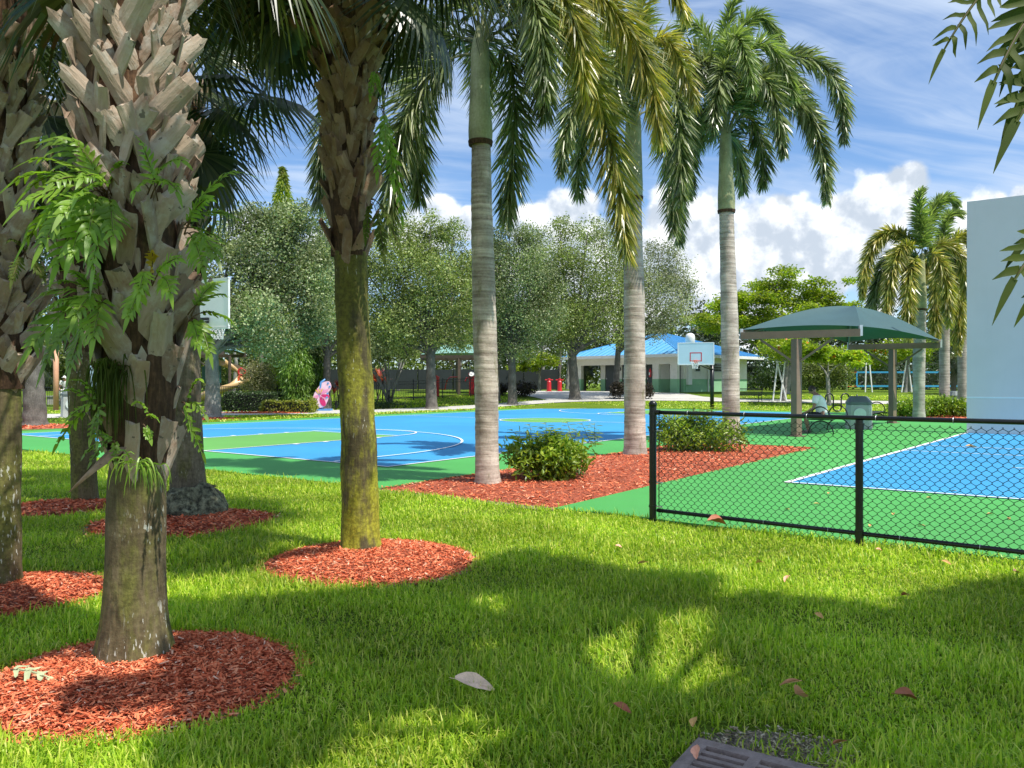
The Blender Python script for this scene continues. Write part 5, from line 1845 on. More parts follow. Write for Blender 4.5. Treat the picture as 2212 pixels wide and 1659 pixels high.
def crown_fans(parent, c, n, seed, R=.9, zlo=-.7, zhi=1.2, rad=.95, avoid=None):
    r = np.random.default_rng(seed)
    for i in range(n):
        az = i * 2.39996 + r.normal() * .2
        el = zlo + (zhi - zlo) * (i + .5) / n
        d = np.array([math.cos(az) * math.cos(el), math.sin(az) * math.cos(el), math.sin(el)])
        hub = np.array(c) + d * rad * r.uniform(.85, 1.15)
        if avoid is not None and avoid(hub): continue
        fan(parent, hub, c, scale=R * r.uniform(.9, 1.1), seed=int(r.integers(4)), roll=r.normal() * .3)


def axis_of(prof):
    prof = np.asarray(prof, float)
    return lambda z: tuple(float(np.interp(z, prof[:, 2], prof[:, i])) for i in (0, 1, 3))


def prof_px(Y, rows, dy=0):
    """rows of picture x, y and width in picture units -> x, y, z, radius"""
    out = []
    for x, y, w in rows:
        p = at(x, y, Y)
        out.append((p[0], p[1], p[2], w / 2 / FD * Y))
    return sorted(out, key=lambda q: q[2])


def build_sabals():
    g = 'cabbage palms on the near lawn'
    # the near palm wrapped in ferns
    Y = 4.26
    pr = prof_px(Y, [(287, 1440, 172), (289, 1405, 150), (290, 1340, 132), (293, 1200, 120), (297, 1040, 117), (300, 985, 112)])
    t = thing('palm_tree', 'thick near palm with criss-cross husks and green ferns growing on its trunk', 'palm tree', (pr[0][0], pr[0][1], 0), g)
    rough_tube(pr, 40, .006, .0025, .06, 3, .03).build('trunk', MAT['sabal_trunk'], t, smooth=True)
    co = prof_px(Y, [(300, 1000, 118), (302, 930, 138), (303, 840, 146), (302, 700, 146), (296, 560, 158), (288, 400, 170), (281, 250, 178), (277, 100, 184), (275, -60, 188), (274, -160, 175)])
    rough_tube(co, 30, .014, 0, .07, 4).build('husk_core', MAT['fibre'], t, smooth=True)
    ax = axis_of(co)
    boots(t, ax, .98, 1.72, 6, .125, (1.12, 1.15), 19, 6, 5)
    boots(t, ax, 1.66, 2.34, 8, .10, (1.1, 1.05), 28, 5, 6)
    boots(t, ax, 2.30, 3.72, 12, .092, (1.0, 1.04), 36, 5, 7)
    c = (co[-1][0], co[-1][1], 4.15)
    crown_fans(t, c, 22, 8, 1.0, -.1, 1.3, 1.0, lambda h: (h[0] - c[0]) * .81 - (h[1] - c[1]) * .58 > .15)
    # palm at the left edge
    Y = 5.83
    pr = prof_px(Y, [(-2, 1275, 92), (-1, 1240, 84), (0, 1100, 78), (2, 960, 78), (3, 830, 74)])
    t = thing('palm_tree', 'palm at the left edge with grey husks and its own mulch ring', 'palm tree', (pr[0][0], pr[0][1], 0), g)
    rough_tube(pr, 32, .006, .0025, .06, 13, .02).build('trunk', MAT['sabal_trunk'], t, smooth=True)
    co = prof_px(Y, [(3, 840, 84), (4, 760, 100), (3, 600, 96), (0, 450, 100), (-4, 200, 108), (-8, -60, 110), (-8, -200, 100)])
    rough_tube(co, 26, .014, 0, .07, 14).build('husk_core', MAT['fibre'], t, smooth=True)
    boots(t, axis_of(co), 1.5, 3.9, 9, .105, (.95, .95), 33, 10, 15)
    c = (co[-1][0], co[-1][1], 5.0)
    crown_fans(t, c, 24, 16, 1.0, -.5, 1.3, 1.0)
    # thin palm behind
    Y = 10.0
    pr = prof_px(Y, [(184, 1090, 56), (183, 1070, 52), (178, 950, 50), (172, 850, 46), (168, 750, 44)])
    t = thing('palm_tree', 'thin mossy palm seen left of the fern palm with a small mulch ring', 'palm tree', (pr[0][0], pr[0][1], 0), g)
    rough_tube(pr, 26, .006, .003, .06, 23, .01).build('trunk', MAT['sabal_trunk'], t, smooth=True)
    co = prof_px(Y, [(168, 760, 48), (165, 700, 62), (158, 560, 64), (150, 420, 70), (142, 300, 74), (140, 230, 66)])
    rough_tube(co, 22, .014, 0, .07, 24).build('husk_core', MAT['fibre'], t, smooth=True)
    boots(t, axis_of(co), 1.85, 4.7, 6, .2, (1.0, 1.05), 33, 10, 25)
    c = np.array((co[-1][0], co[-1][1], co[-1][2] + .1))
    for x, y, dy, s in ((60, 130, -.3, 1), (95, 240, .1, 1), (40, 300, .5, 1.05), (110, 340, -.2, .9), (20, 60, .4, 1.1), (130, 60, -.3, 1), (150, 130, .5, 1), (70, 400, .3, .95), (30, 190, .9, 1.1), (200, 60, .6, 1), (100, 20, .8, 1.1), (130, 430, .6, .9)):
        fan(t, at(x, y, Y + dy), c + [0, 0, -.1], scale=s * 1.1, seed=x, roll=(x % 7 - 3) * .15)
    crown_fans(t, c, 20, 26, 1.1, -.75, 1.2, 1.1)
    # grey palm on a root mass
    Y = 8.95
    pr = prof_px(Y, [(408, 1105, 84), (407, 1060, 76), (404, 1000, 70), (400, 880, 66), (398, 740, 66), (396, 640, 66)])
    t = thing('palm_tree', 'grey palm with a black root mass at its foot behind the fern palm', 'palm tree', (pr[0][0], pr[0][1], 0), g)
    rough_tube(pr, 28, .006, .003, .06, 33, .01).build('trunk', MAT['sabal_grey'], t, smooth=True)
    co = prof_px(Y, [(396, 650, 70), (395, 560, 84), (392, 400, 88), (390, 250, 92), (390, 190, 80)])
    rough_tube(co, 22, .014, 0, .07, 34).build('husk_core', MAT['fibre'], t, smooth=True)
    boots(t, axis_of(co), 2.4, 4.7, 7, .19, (1.0, 1.05), 33, 10, 35)
    mb = MB(); k = 400
    p0 = np.array(pr[0][:2])
    cen = at(412, 1085, Y)
    a = np.arange(36) / 36 * 2 * PI
    rr = lambda q, f: .30 * f * (1 + .10 * wob(a + q, 41, 7))
    rows = [(1.12, 0.0), (1.13, .10), (1.0, .2), (.86, .28), (.7, .34), (.5, .37)]
    V = []
    for i, (f, z) in enumerate(rows):
        R = rr(i * .3, f)
        V.append(np.stack([cen[0] + .02 + R * np.cos(a), p0[1] + R * np.sin(a), z + .02 * wob(a * 2, 42 + i, 4)], 1))
    F = [(i * 36 + j, i * 36 + (j + 1) % 36, (i + 1) * 36 + (j + 1) % 36, (i + 1) * 36 + j) for i in range(5) for j in range(36)]
    mb.add(np.concatenate(V), F)
    n = 900
    az = rng.uniform(0, 2 * PI, n); zz = rng.uniform(0, .35, n)
    R = .30 * np.interp(zz, [0, .1, .2, .28, .36], [1.13, 1.14, 1.0, .86, .6])
    P = np.stack([cen[0] + .02 + R * np.cos(az), p0[1] + R * np.sin(az), zz], 1)
    X = norm(np.stack([np.cos(az), np.sin(az), rng.normal(-.6, .5, n)], 1)); Yv = norm(np.cross(X, rng.normal(size=(n, 3)))); Z = np.cross(X, Yv)
    scatter(mb, [(0, -.12, 0), (0, .12, 0), (1, 0, 0)], [(0, 1, 2)], P, X, Yv, Z, rng.uniform(.03, .08, n))
    mb.build('root_mass', MAT['moss_roots'], t)
    c = np.array((co[-1][0], co[-1][1], co[-1][2]))
    for x, y, dy, s, rl in ((452, 165, -.3, .95, .2), (470, 232, -.2, 1.0, 0), (462, 300, .2, 1.0, .3), (448, 352, -.3, .95, -.2), (438, 402, .1, .95, .2), (430, 120, .4, .95, 0), (425, 180, .5, 1.0, .4), (436, 262, .5, 1.0, -.3), (400, 100, -.5, .9, 0), (428, 330, -.4, .9, .4)):
        fan(t, at(x, y, Y + dy), c + [0, 0, .05], scale=s, seed=y, roll=rl)
    crown_fans(t, c, 16, 36, 1.0, -.2, 1.2, 1.0)
    # mossy palm in the middle
    Y = 7.02
    pr = prof_px(Y, [(779, 1200, 98), (779, 1170, 84), (778, 1100, 79), (775, 950, 76), (767, 800, 74), (760, 650, 70), (757, 545, 70)])
    t = thing('palm_tree', 'tall palm with bright green moss on its smooth lower trunk, in the middle mulch ring', 'palm tree', (pr[0][0], pr[0][1], 0), g)
    rough_tube(pr, 36, .007, .003, .055, 43, .022).build('trunk', MAT['sabal_moss'], t, smooth=True)
    co = prof_px(Y, [(757, 555, 74), (756, 500, 84), (754, 420, 82), (752, 320, 82), (752, 200, 98), (755, 100, 118), (756, 20, 138), (757, -80, 150), (757, -170, 120)])
    rough_tube(co, 26, .016, 0, .07, 44).build('husk_core', MAT['fibre'], t, smooth=True)
    ax = axis_of(co)
    boots(t, ax, 2.58, 3.15, 6, .14, (1.0, 1.0), 22, 11, 45, BOOTS_BROWN)
    boots(t, ax, 3.05, 4.15, 9, .088, (.95, .98), 27, 7, 46, BOOTS_BROWN)
    boots(t, ax, 4.1, 5.15, 11, .09, (1.0, 1.15), 34, 12, 47, BOOTS_BROWN)
    c = np.array((co[-1][0], co[-1][1], 5.35))
    for x, y, dy, s, rl in ((620, 30, -.2, .92, .3), (580, 0, .3, .95, 0), (640, 70, .4, .8, -.2), (560, -50, -.1, 1.0, .2), (660, -20, .2, .9, .3), (690, 40, .5, .8, .2), (850, 40, .3, .85, -.3), (880, -10, -.2, .95, .1), (900, 40, .5, .8, .2), (600, -110, .5, 1, .1), (930, -80, .2, 1, .2)):
        fan(t, at(x, y, Y + dy), c, scale=s, seed=x, roll=rl)
    crown_fans(t, c + [0, 0, .1], 20, 48, 1.0, -.05, 1.3, 1.0)


def frond_mesh(path, leaf_len=.33, dens=150, wid=.021, seed=0, droop=.55, r0=.022, plume=1.0, taper0=.12):
    """foxtail frond: narrow leaflets standing off the midrib on every side"""
    r = np.random.default_rng(seed)
    P = np.asarray(path, float)
    d = np.r_[0, np.cumsum(np.linalg.norm(np.diff(P, axis=0), axis=1))]
    L = d[-1]
    n = int(L * dens)
    q = np.clip(taper0 + (1 - taper0) * (np.arange(n) + r.uniform(0, 1, n)) / n, 0, 1)
    s = q * L
    base = np.stack([np.interp(s, d, P[:, i]) for i in range(3)], 1)
    T0 = norm(np.gradient(P, d, axis=0))
    T = norm(np.stack([np.interp(s, d, T0[:, i]) for i in range(3)], 1))
    up = np.array([0, 0, 1.0])
    A = np.cross(T, up); A = np.where(np.linalg.norm(A, axis=1, keepdims=True) < .05, np.array([[1.0, 0, 0]]), A); A = norm(A)
    B = np.cross(A, T)
    ph = r.uniform(0, 2 * PI, n)
    if plume < 1:
        ph = np.where(r.uniform(size=n) > plume, np.where(r.uniform(size=n) > .5, 0, PI) + r.normal(0, .35, n), ph)
    Rd = np.cos(ph)[:, None] * A + np.sin(ph)[:, None] * B
    sp = np.radians(r.normal(66, 11, n) * (1 - .50 * q))
    D = norm(np.cos(sp)[:, None] * T + np.sin(sp)[:, None] * Rd)
    ll = leaf_len * np.interp(q, [0, .12, .35, .75, 1], [.5, .85, 1.0, .85, .42]) * r.uniform(.8, 1.12, n)
    w = wid * r.uniform(.75, 1.2, n)
    Sd = norm(np.cross(D, r.normal(size=(n, 3))))
    mid = base + D * ll[:, None] * .5 - up * (droop * ll * .12)[:, None]
    tip = base + D * ll[:, None] * .98 - up * (droop * ll * .5)[:, None]
    V = np.stack([base - Sd * w[:, None] * .25, base + Sd * w[:, None] * .25, mid - Sd * w[:, None] * .5, mid + Sd * w[:, None] * .5, tip], 1)
    i = (np.arange(n) * 5)[:, None]
    F = np.concatenate([i + np.array([[0, 1, 3]]), i + np.array([[0, 3, 2]]), i + np.array([[2, 3, 4]])])
    mb = MB(); mb.add(V.reshape(-1, 3), F, 0)
    k = np.linspace(0, len(P) - 1, 12).astype(int)
    mb.tube(P[k], np.linspace(r0, .004, 12), 6, mi=1)
    return mb


def foxtail(name_label, Y, trunk_rows, shaft_rows, crown_px, fronds, auto, group, scale=1.0, leaf_len=.33, seed=0, mats=('foxtail', 'foxtail_yellow', 'foxtail_lime'), dens=150, spear=True):
    pr = prof_px(Y, trunk_rows); g0 = float(gz(Y))
    t = thing('palm_tree', name_label, 'palm tree', (pr[0][0], pr[0][1], g0), group)
    rough_tube(pr, 26, .004, .007 if Y < 17 else .007, .065 if Y < 17 else .11, seed, .012).build('trunk', MAT['foxtail_trunk' if Y < 25 else 'foxtail_far_trunk'], t, smooth=True)
    sh = prof_px(Y, shaft_rows)
    rough_tube(sh, 22, .002, 0, .07, seed + 1).build('crownshaft', MAT['crownshaft'], t, smooth=True)
    # ragged collar where the shaft meets the trunk
    m = MB(); zc = sh[0][2]
    m.tube([(sh[0][0], sh[0][1], zc - .05), (sh[0][0], sh[0][1], zc + .02)], [sh[0][3] * 1.02, sh[0][3] * 1.08], 16)
    m.build('collar', MAT['fibre'], t)
    c = at(*crown_px, Y)
    k = 0
    for f in fronds:
        pts, mi = f[0], f[1]
        ctrl = [at(x, y, Y + dy) for x, y, dy in pts]
        p = bez(ctrl, 26)
        mb = frond_mesh(p, leaf_len * (f[2] if len(f) > 2 else 1), dens, .032 * (Y / 11.5) ** .5, seed * 50 + k)
        mb.build('frond', [MAT[mats[mi]], MAT['rachis']], t); k += 1
    r = np.random.default_rng(seed + 77)
    for az, el, L, mi in auto:
        d = np.array([math.cos(az), math.sin(az), 0])
        up = np.array([0, 0, 1.0])
        p0 = c; p1 = c + L * .42 * (d * math.cos(el) + up * math.sin(el))
        p2 = p1 + L * .38 * (d * math.cos(el - .9) + up * math.sin(el - .9)); p3 = p2 + L * .32 * (d * .45 - up * .85)
        mb = frond_mesh(bez([p0, p1, p2, p3], 22), leaf_len, dens, .032 * (Y / 11.5) ** .5, seed * 50 + k)
        mb.build('frond', [MAT[mats[mi]], MAT['rachis']], t); k += 1
    if spear:
        m = MB(); m.tube([c, c + [.03, 0, .5 * scale], c + [.05, .02, 1.1 * scale]], [.03, .02, .004], 6); m.build('spear_leaf', MAT['crownshaft'], t)
    return t


def build_foxtails():
    g = 'foxtail palms along the planting strip'
    foxtail('ringed palm rooted at the near end of the red mulch strip, green crownshaft in view', 11.56,
            [(1053, 1053, 60), (1053, 1035, 55), (1052, 980, 50), (1051, 850, 51), (1047, 700, 52), (1042, 520, 48), (1040, 400, 44), (1039, 300, 41)],
            [(1038, 308, 50), (1038, 285, 53), (1037, 240, 47), (1037, 180, 42), (1037, 120, 40), (1038, 92, 36), (1040, 60, 22)], (1039, 92),
            [([(1030, 118, 0), (955, 108, 0), (850, 190, .1), (842, 478, .0)], 0),
             ([(1030, 95, .3), (930, 60, .6), (880, 170, .6), (905, 430, .6)], 0),
             ([(1030, 90, .4), (860, -60, 1.3), (690, 80, 1.5), (690, 440, 1.5)], 0),
             ([(1034, 85, 0), (1010, -60, 0), (930, -200, 0), (800, -160, 0)], 0),
             ([(1046, 80, -.2), (1130, -230, -.5), (1420, 10, -.8), (1425, 300, -.9)], 1),
             ([(1048, 90, -.1), (1150, -120, -.3), (1330, 130, -.6), (1352, 545, -.7)], 1),
             ([(1046, 86, .1), (1120, -170, .2), (1270, -10, .2), (1290, 250, .2)], 0),
             ([(1044, 92, .5), (1105, 60, .9), (1135, 180, 1.0), (1092, 475, 1.0)], 0),
             ([(1048, 92, .3), (1140, 0, .6), (1175, 90, .7), (1178, 250, .7)], 0),
             ([(1045, 82, -.4), (1090, -130, -.8), (1180, -60, -1.1), (1180, 200, -1.2)], 0),
             ([(1046, 85, -.3), (1120, -190, -.7), (1250, -60, -1.0), (1262, 180, -1.1)], 1),
             ([(1042, 75, .2), (1090, -260, .4), (1230, -280, .6), (1400, -120, .8)], 2),
             ([(1036, 75, .2), (1000, -300, .4), (1060, -400, .6), (1150, -380, .8)], 2)],
            [(1.6, .6, 2.6, 0), (2.6, .5, 2.6, 0)], g, seed=1, leaf_len=.60, dens=205)
    foxtail('ringed palm left of the fence post, second along the mulch strip', 15.8,
            [(1372, 992, 62), (1372, 975, 50), (1371, 900, 45), (1371, 800, 46), (1370, 650, 45), (1367, 500, 40), (1366, 420, 38)],
            [(1366, 428, 44), (1366, 400, 45), (1367, 330, 38), (1368, 270, 34), (1369, 235, 22)], (1368, 262),
            [([(1372, 255, -.2), (1420, 60, -.4), (1480, 120, -.6), (1470, 430, -.6)], 0),
             ([(1366, 255, 0), (1310, 80, 0), (1230, 160, 0), (1212, 372, 0)], 0),
             ([(1366, 255, .4), (1290, 180, .7), (1240, 280, .8), (1250, 420, .8)], 0),
             ([(1368, 245, -.2), (1360, -60, -.5), (1440, -120, -.8), (1480, 40, -1)], 1),
             ([(1366, 245, .2), (1330, -40, .3), (1270, -60, .4), (1200, 60, .4)], 1),
             ([(1372, 258, .3), (1430, 190, .6), (1460, 320, .7), (1455, 500, .7)], 0),
             ([(1372, 250, -.4), (1400, 40, -.9), (1440, 20, -1.2), (1500, 220, -1.4)], 1),
             ([(1368, 250, -.4), (1370, 60, -.9), (1340, 60, -1.2), (1310, 260, -1.3)], 0),
             ([(1368, 250, .4), (1340, 40, .9), (1290, 0, 1.2), (1240, 200, 1.3)], 2),
             ([(1370, 240, 0), (1380, -120, 0), (1430, -160, 0), (1480, -60, 0)], 2)],
            [(2.3, .8, 2.4, 2), (4.2, .4, 2.2, 0)], g, seed=2, leaf_len=.56, dens=170)
    foxtail('tallest ringed palm standing alone above the right hand bush of the mulch strip', 19.4,
            [(1580, 958, 44), (1579, 900, 37), (1578, 800, 38), (1576, 700, 37), (1573, 600, 34), (1570, 500, 31), (1569, 450, 31)],
            [(1569, 456, 36), (1569, 430, 37), (1568, 390, 32), (1567, 330, 27), (1567, 295, 24), (1568, 270, 14)], (1567, 290),
            [([(1572, 288, -.2), (1660, 40, -.4), (1840, 90, -.5), (1822, 300, -.5)], 0),
             ([(1572, 290, -.1), (1650, 140, -.4), (1790, 180, -.7), (1785, 430, -.7)], 0),
             ([(1573, 292, .2), (1610, 210, .4), (1655, 260, .5), (1648, 400, .5)], 0),
             ([(1570, 285, -.4), (1600, 90, -1), (1680, 130, -1.3), (1690, 330, -1.4)], 0),
             ([(1566, 288, 0), (1510, 160, 0), (1455, 270, .0), (1468, 520, 0)], 0),
             ([(1565, 288, .4), (1530, 210, .8), (1480, 240, 1), (1490, 420, 1)], 0),
             ([(1567, 280, -.3), (1545, 60, -.9), (1480, 100, -1.4), (1475, 310, -1.5)], 0),
             ([(1567, 275, -.4), (1560, 30, -1), (1600, 30, -1.6), (1625, 190, -1.9)], 2),
             ([(1568, 275, .2), (1580, 0, .4), (1640, -10, .6), (1690, 100, .7)], 2),
             ([(1567, 275, .2), (1540, 0, .6), (1480, 10, .8), (1430, 130, .9)], 2),
             ([(1568, 280, -.4), (1580, 90, -1.2), (1560, 110, -1.8), (1540, 270, -2)], 0),
             ([(1570, 286, .4), (1640, 90, .9), (1740, 120, 1.2), (1755, 300, 1.3)], 0),
             ([(1568, 275, -.3), (1610, 40, -.8), (1670, 50, -1.1), (1715, 210, -1.2)], 2),
             ([(1567, 275, -.3), (1520, 50, -.7), (1450, 60, -.9), (1430, 240, -1)], 0),
             ([(1568, 270, 0), (1560, 60, 0), (1575, 0, -.1), (1600, -10, -.2)], 2)],
            [(1.8, .7, 2.6, 2), (1.1, .3, 2.5, 0)], g, seed=3, leaf_len=.58, dens=185)
    g2 = 'foxtail palms beside the pale wall'
    foxtail('yellow fronded palm standing left of two others beside the pale wall', 32.0,
            [(1985, 906, 27), (1985, 880, 23), (1985, 780, 25), (1987, 700, 24), (1988, 665, 22)],
            [(1988, 668, 25), (1988, 650, 25), (1989, 600, 18), (1990, 565, 14), (1991, 548, 8)], (1990, 562),
            [([(1986, 560, 0), (1950, 470, 0), (1870, 470, .1), (1862, 640, .1)], 1),
             ([(1987, 562, -.3), (1960, 500, -.6), (1925, 520, -.9), (1912, 700, -1)], 1),
             ([(1990, 555, 0), (2000, 450, 0), (2040, 400, .1), (2065, 440, .1)], 2, 1.2),
             ([(1994, 560, .1), (2030, 500, .2), (2090, 520, .3), (2085, 640, .3)], 1),
             ([(1993, 562, -.3), (2020, 520, -.7), (2050, 570, -1), (2050, 700, -1)], 1),
             ([(1988, 562, -.4), (1970, 540, -.9), (1955, 600, -1.1), (1962, 740, -1.2)], 1),
             ([(1991, 555, -.2), (1995, 470, -.4), (1975, 430, -.6), (1990, 410, -.6)], 2, 1.25),
             ([(1986, 558, .3), (1950, 520, .7), (1890, 540, 1), (1880, 700, 1.1)], 0)],
            [(.3, .7, 2.4, 0), (1.8, .6, 2.4, 0)], g2, seed=4, leaf_len=.60, dens=230)
    foxtail('yellow fronded palm in the middle of three beside the pale wall', 35.0,
            [(2040, 890, 21), (2040, 800, 21), (2040, 720, 20), (2041, 690, 19)],
            [(2041, 694, 21), (2041, 670, 20), (2042, 610, 15), (2042, 570, 12)], (2042, 575),
            [([(2042, 572, 0), (2020, 520, 0), (1985, 560, 0), (1982, 680, 0)], 1),
             ([(2043, 572, -.3), (2060, 540, -.7), (2080, 600, -1), (2072, 740, -1)], 1),
             ([(2041, 572, -.4), (2028, 550, -.9), (2015, 620, -1.1), (2022, 745, -1.2)], 1),
             ([(2043, 568, 0), (2055, 490, 0), (2100, 480, 0), (2120, 580, 0)], 1),
             ([(2042, 568, 0), (2030, 480, 0), (2045, 450, 0), (2075, 460, 0)], 2, 1.2)],
            [(.4, .6, 2.3, 0), (2.0, .6, 2.3, 0)], g2, seed=5, leaf_len=.60, dens=230)
    foxtail('palm half hidden by the edge of the pale wall', 37.0,
            [(2080, 890, 21), (2080, 800, 21), (2080, 700, 20)],
            [(2080, 704, 21), (2080, 680, 20), (2081, 620, 15), (2081, 580, 12)], (2081, 580),
            [([(2080, 578, 0), (2060, 520, 0), (2030, 580, 0), (2030, 700, 0)], 1),
             ([(2080, 578, -.3), (2072, 550, -.7), (2062, 640, -.9), (2070, 760, -1)], 1),
             ([(2082, 578, 0), (2100, 520, 0), (2140, 560, 0), (2140, 690, 0)], 0)],
            [(.8, .6, 2.3, 0), (1.9, .6, 2.3, 0)], g2, seed=6, leaf_len=.60, dens=230)


build_sabals()
build_foxtails()


# ------------------------------------------------------------------ broadleaf trees
def leafy(blobs, n, size, shell=.55, tv=LEAF_V, tf=LEAF_F, up=.5, aspect=1.0, seed=0, mb=None, mi=0, wisp=0.0):
    """leaves spread through lumps (x, y, z, rx, ry, rz), thicker towards the outside, with gaps"""
    r = np.random.default_rng(seed)
    B = np.array(blobs, float)
    vol = (B[:, 3] * B[:, 4] * B[:, 5]) ** .72
    pick = r.choice(len(B), n, p=vol / vol.sum())
    d = norm(r.normal(size=(n, 3)))
    rad = shell + (1 - shell) * r.uniform(size=n) ** .6
    rad = rad * (1 + wisp * np.abs(r.normal(size=n)))
    b = B[pick]
    # twigs: several leaves share a spur
    tw = .12 * b[:, 3:6].mean(1, keepdims=True)
    P = b[:, :3] + d * rad[:, None] * b[:, 3:6] + r.normal(size=(n, 3)) * tw
    # gaps
    f = np.sin(P[:, 0] * 2.3 + 1.7 * np.sin(P[:, 2] * 1.9)) * np.sin(P[:, 2] * 2.6 + P[:, 1] * 1.3) 
    P = P[r.uniform(size=n) > np.clip(.35 * (f - .2), 0, .5)]
    n = len(P)
    X, Y, Z = frames(n, up, r)
    s = r.uniform(size[0], size[1], n)
    S = np.stack([s, s * aspect, s], 1)
    mb = mb or MB()
    scatter(mb, tv, tf, P, X, Y, Z, S, mi)
    return mb


def oak(label, trunk_px, Y, blobs_px, n, seed, group, mat='oak', bark='oak_bark', tw=26, fork=None, size=(.085, .16), wisp=.06, dY=2.0):
    """blobs_px rows: picture x, y, radius, depth offset"""
    r = np.random.default_rng(seed)
    base = onground_at(trunk_px[0], Y); base[2] = float(gz(Y))
    t = thing('oak_tree', label, 'tree', base, group)
    sc = Y / FD
    fz = CAMZ + (CYD - fork[1]) * sc if fork else base[2] + 2.2
    fx = (fork[0] - CXD) * sc if fork else base[0]
    R = tw * sc / 2
    rough_tube([(base[0], Y, base[2] - .05, R * 1.7), (base[0], Y, base[2] + .15, R * 1.25), (base[0] * .6 + fx * .4, Y, (base[2] + fz) / 2, R), (fx, Y, fz, R * .92), (fx, Y, fz + .4, R * .6)], 18, .02, 0, .1, seed, .06).build('trunk', MAT[bark], t, smooth=True)
    B = []
    for x, y, rad, dy in blobs_px:
        c = at(x, y, Y + dy); q = rad * sc
        B.append((*c, q, q * 1.15, q * .85))
        for _ in range(5):
            d = norm(r.normal(size=3)); 
            k = r.uniform(.45, .65)
            p = np.array(c) + d * q * np.array([.85, .9, .7])
            B.append((*p, q * k, q * k, q * k * .85))
    lb = MB()
    for x, y, rad, dy in blobs_px:
        c = at(x, y, Y + dy)
        p0 = np.array([fx, Y, fz - .1])
        mid = p0 * .5 + c * .5 + np.array([r.normal() * .2, r.normal() * .2, -.15])
        p = bez([p0, p0 * .7 + c * .3 + [0, 0, .5], mid, c], 9)
        lb.tube(p, np.linspace(R * .55, R * .12, 9), 7)
        for _ in range(5):
            d = norm(r.normal(size=3) + [0, 0, .3]); s0 = p[int(r.integers(4, 9))]
            lb.tube([s0, s0 + d * rad * sc * .5, s0 + d * rad * sc * .95 + [0, 0, .1]], [R * .16, R * .09, R * .03], 5)
    lb.build('limb', MAT[bark], t, smooth=True)
    leafy(B, int(n * 1.22), size, .3, up=.4, aspect=1.3, seed=seed + 5, wisp=wisp).build('crown', MAT[mat], t)['kind'] = 'stuff'
    return t


def build_oaks():
    g = 'oaks in a row behind the basketball court'
    oak('oak with a pale trunk between the near hoop and the hedge', (460, 905), 33.0,
        [(520, 610, 85, 0), (590, 560, 85, 1), (640, 640, 80, 1.5), (560, 690, 70, -1), (470, 690, 60, .5), (660, 540, 60, 2), (500, 520, 60, 1), (690, 690, 60, 1.5), (610, 480, 45, 1), (440, 620, 50, 1), (545, 470, 42, 1), (655, 470, 38, 1.5), (600, 740, 50, .5), (690, 600, 55, 2)], 46000, 1, g, 'oak', 'oak_pale_bark', 29, (458, 760))
    oak('leafy oak directly behind the mossy palm', (706, 862), 43.0,
        [(700, 640, 70, 0), (730, 560, 65, 1), (680, 720, 55, 0), (760, 690, 60, 0), (720, 480, 45, 0), (800, 740, 45, 0)], 22000, 11, g, 'oak', 'oak_bark', 16, (706, 770))
    oak('round oak right of the mossy palm beside the black bench', (932, 880), 44.0,
        [(900, 600, 85, 0), (850, 560, 60, 0), (950, 560, 65, 1), (840, 660, 60, 0), (980, 640, 60, 0), (900, 690, 75, -.5), (970, 720, 50, 0), (830, 730, 50, 0), (880, 505, 45, 0), (930, 490, 32, 0), (980, 510, 35, .5), (840, 500, 30, 0), (1010, 690, 45, 1), (1020, 590, 50, 2), (1000, 640, 55, 2), (800, 600, 50, 2)], 50000, 2, g, 'oak_warm', 'oak_bark', 21, (930, 765))
    oak('dark oak between the ringed palm and the next oak', (1107, 872), 47.5,
        [(1110, 610, 70, 0), (1070, 570, 60, 0), (1150, 570, 55, 0), (1090, 690, 65, 0), (1160, 680, 60, 0), (1060, 650, 55, 0), (1100, 520, 40, 0), (1145, 510, 32, 0), (1060, 740, 45, 0), (1130, 740, 45, 0), (1180, 620, 50, 2), (1040, 600, 45, 2)], 40000, 3, g, 'oak', 'oak_bark', 17, (1106, 780))
    oak('forked oak at the left corner of the restroom building', (1242, 864), 51.0,
        [(1240, 600, 70, 0), (1200, 560, 60, 0), (1290, 570, 60, 0), (1190, 680, 60, 0), (1260, 680, 65, 0), (1320, 640, 60, -.5), (1210, 500, 35, 0), (1270, 500, 35, 0), (1170, 620, 45, 0), (1330, 710, 42, -1), (1200, 730, 40, -1)], 32000, 4, g, 'oak_warm', 'oak_bark', 20, (1236, 768))
    oak('thin grey oak spreading over the blue roof', (1330, 862), 53.5,
        [(1400, 600, 60, 0), (1350, 560, 50, 0), (1440, 640, 50, -1), (1390, 680, 50, -1), (1460, 590, 42, 0), (1340, 640, 50, 0), (1430, 550, 36, 0), (1490, 630, 28, 0), (1350, 520, 30, 0), (1470, 680, 30, -1), (1420, 720, 26, -1.5), (1300, 500, 30, 0)], 20000, 5, g, 'oak_grey', 'oak_bark', 13, (1335, 760), (.09, .17), .18)
    oak('thick pale trunked tree at the far left beyond the court corner', (76, 925), 27.0,
        [(60, 420, 120, 0), (-40, 520, 110, 1), (130, 540, 90, 1.5), (0, 620, 90, 0), (190, 460, 80, 2), (90, 640, 70, 2)], 26000, 6, g, 'oak', 'oak_bark', 38, (66, 680))
    # dark trunk seen beside the ringed palm
    oak('dark slender oak just right of the ringed palm', (1073, 866), 50.0, [(1060, 620, 45, 0), (1080, 700, 40, 0), (1075, 560, 40, 0)], 8000, 7, g, 'oak', 'oak_bark', 12, (1074, 760))


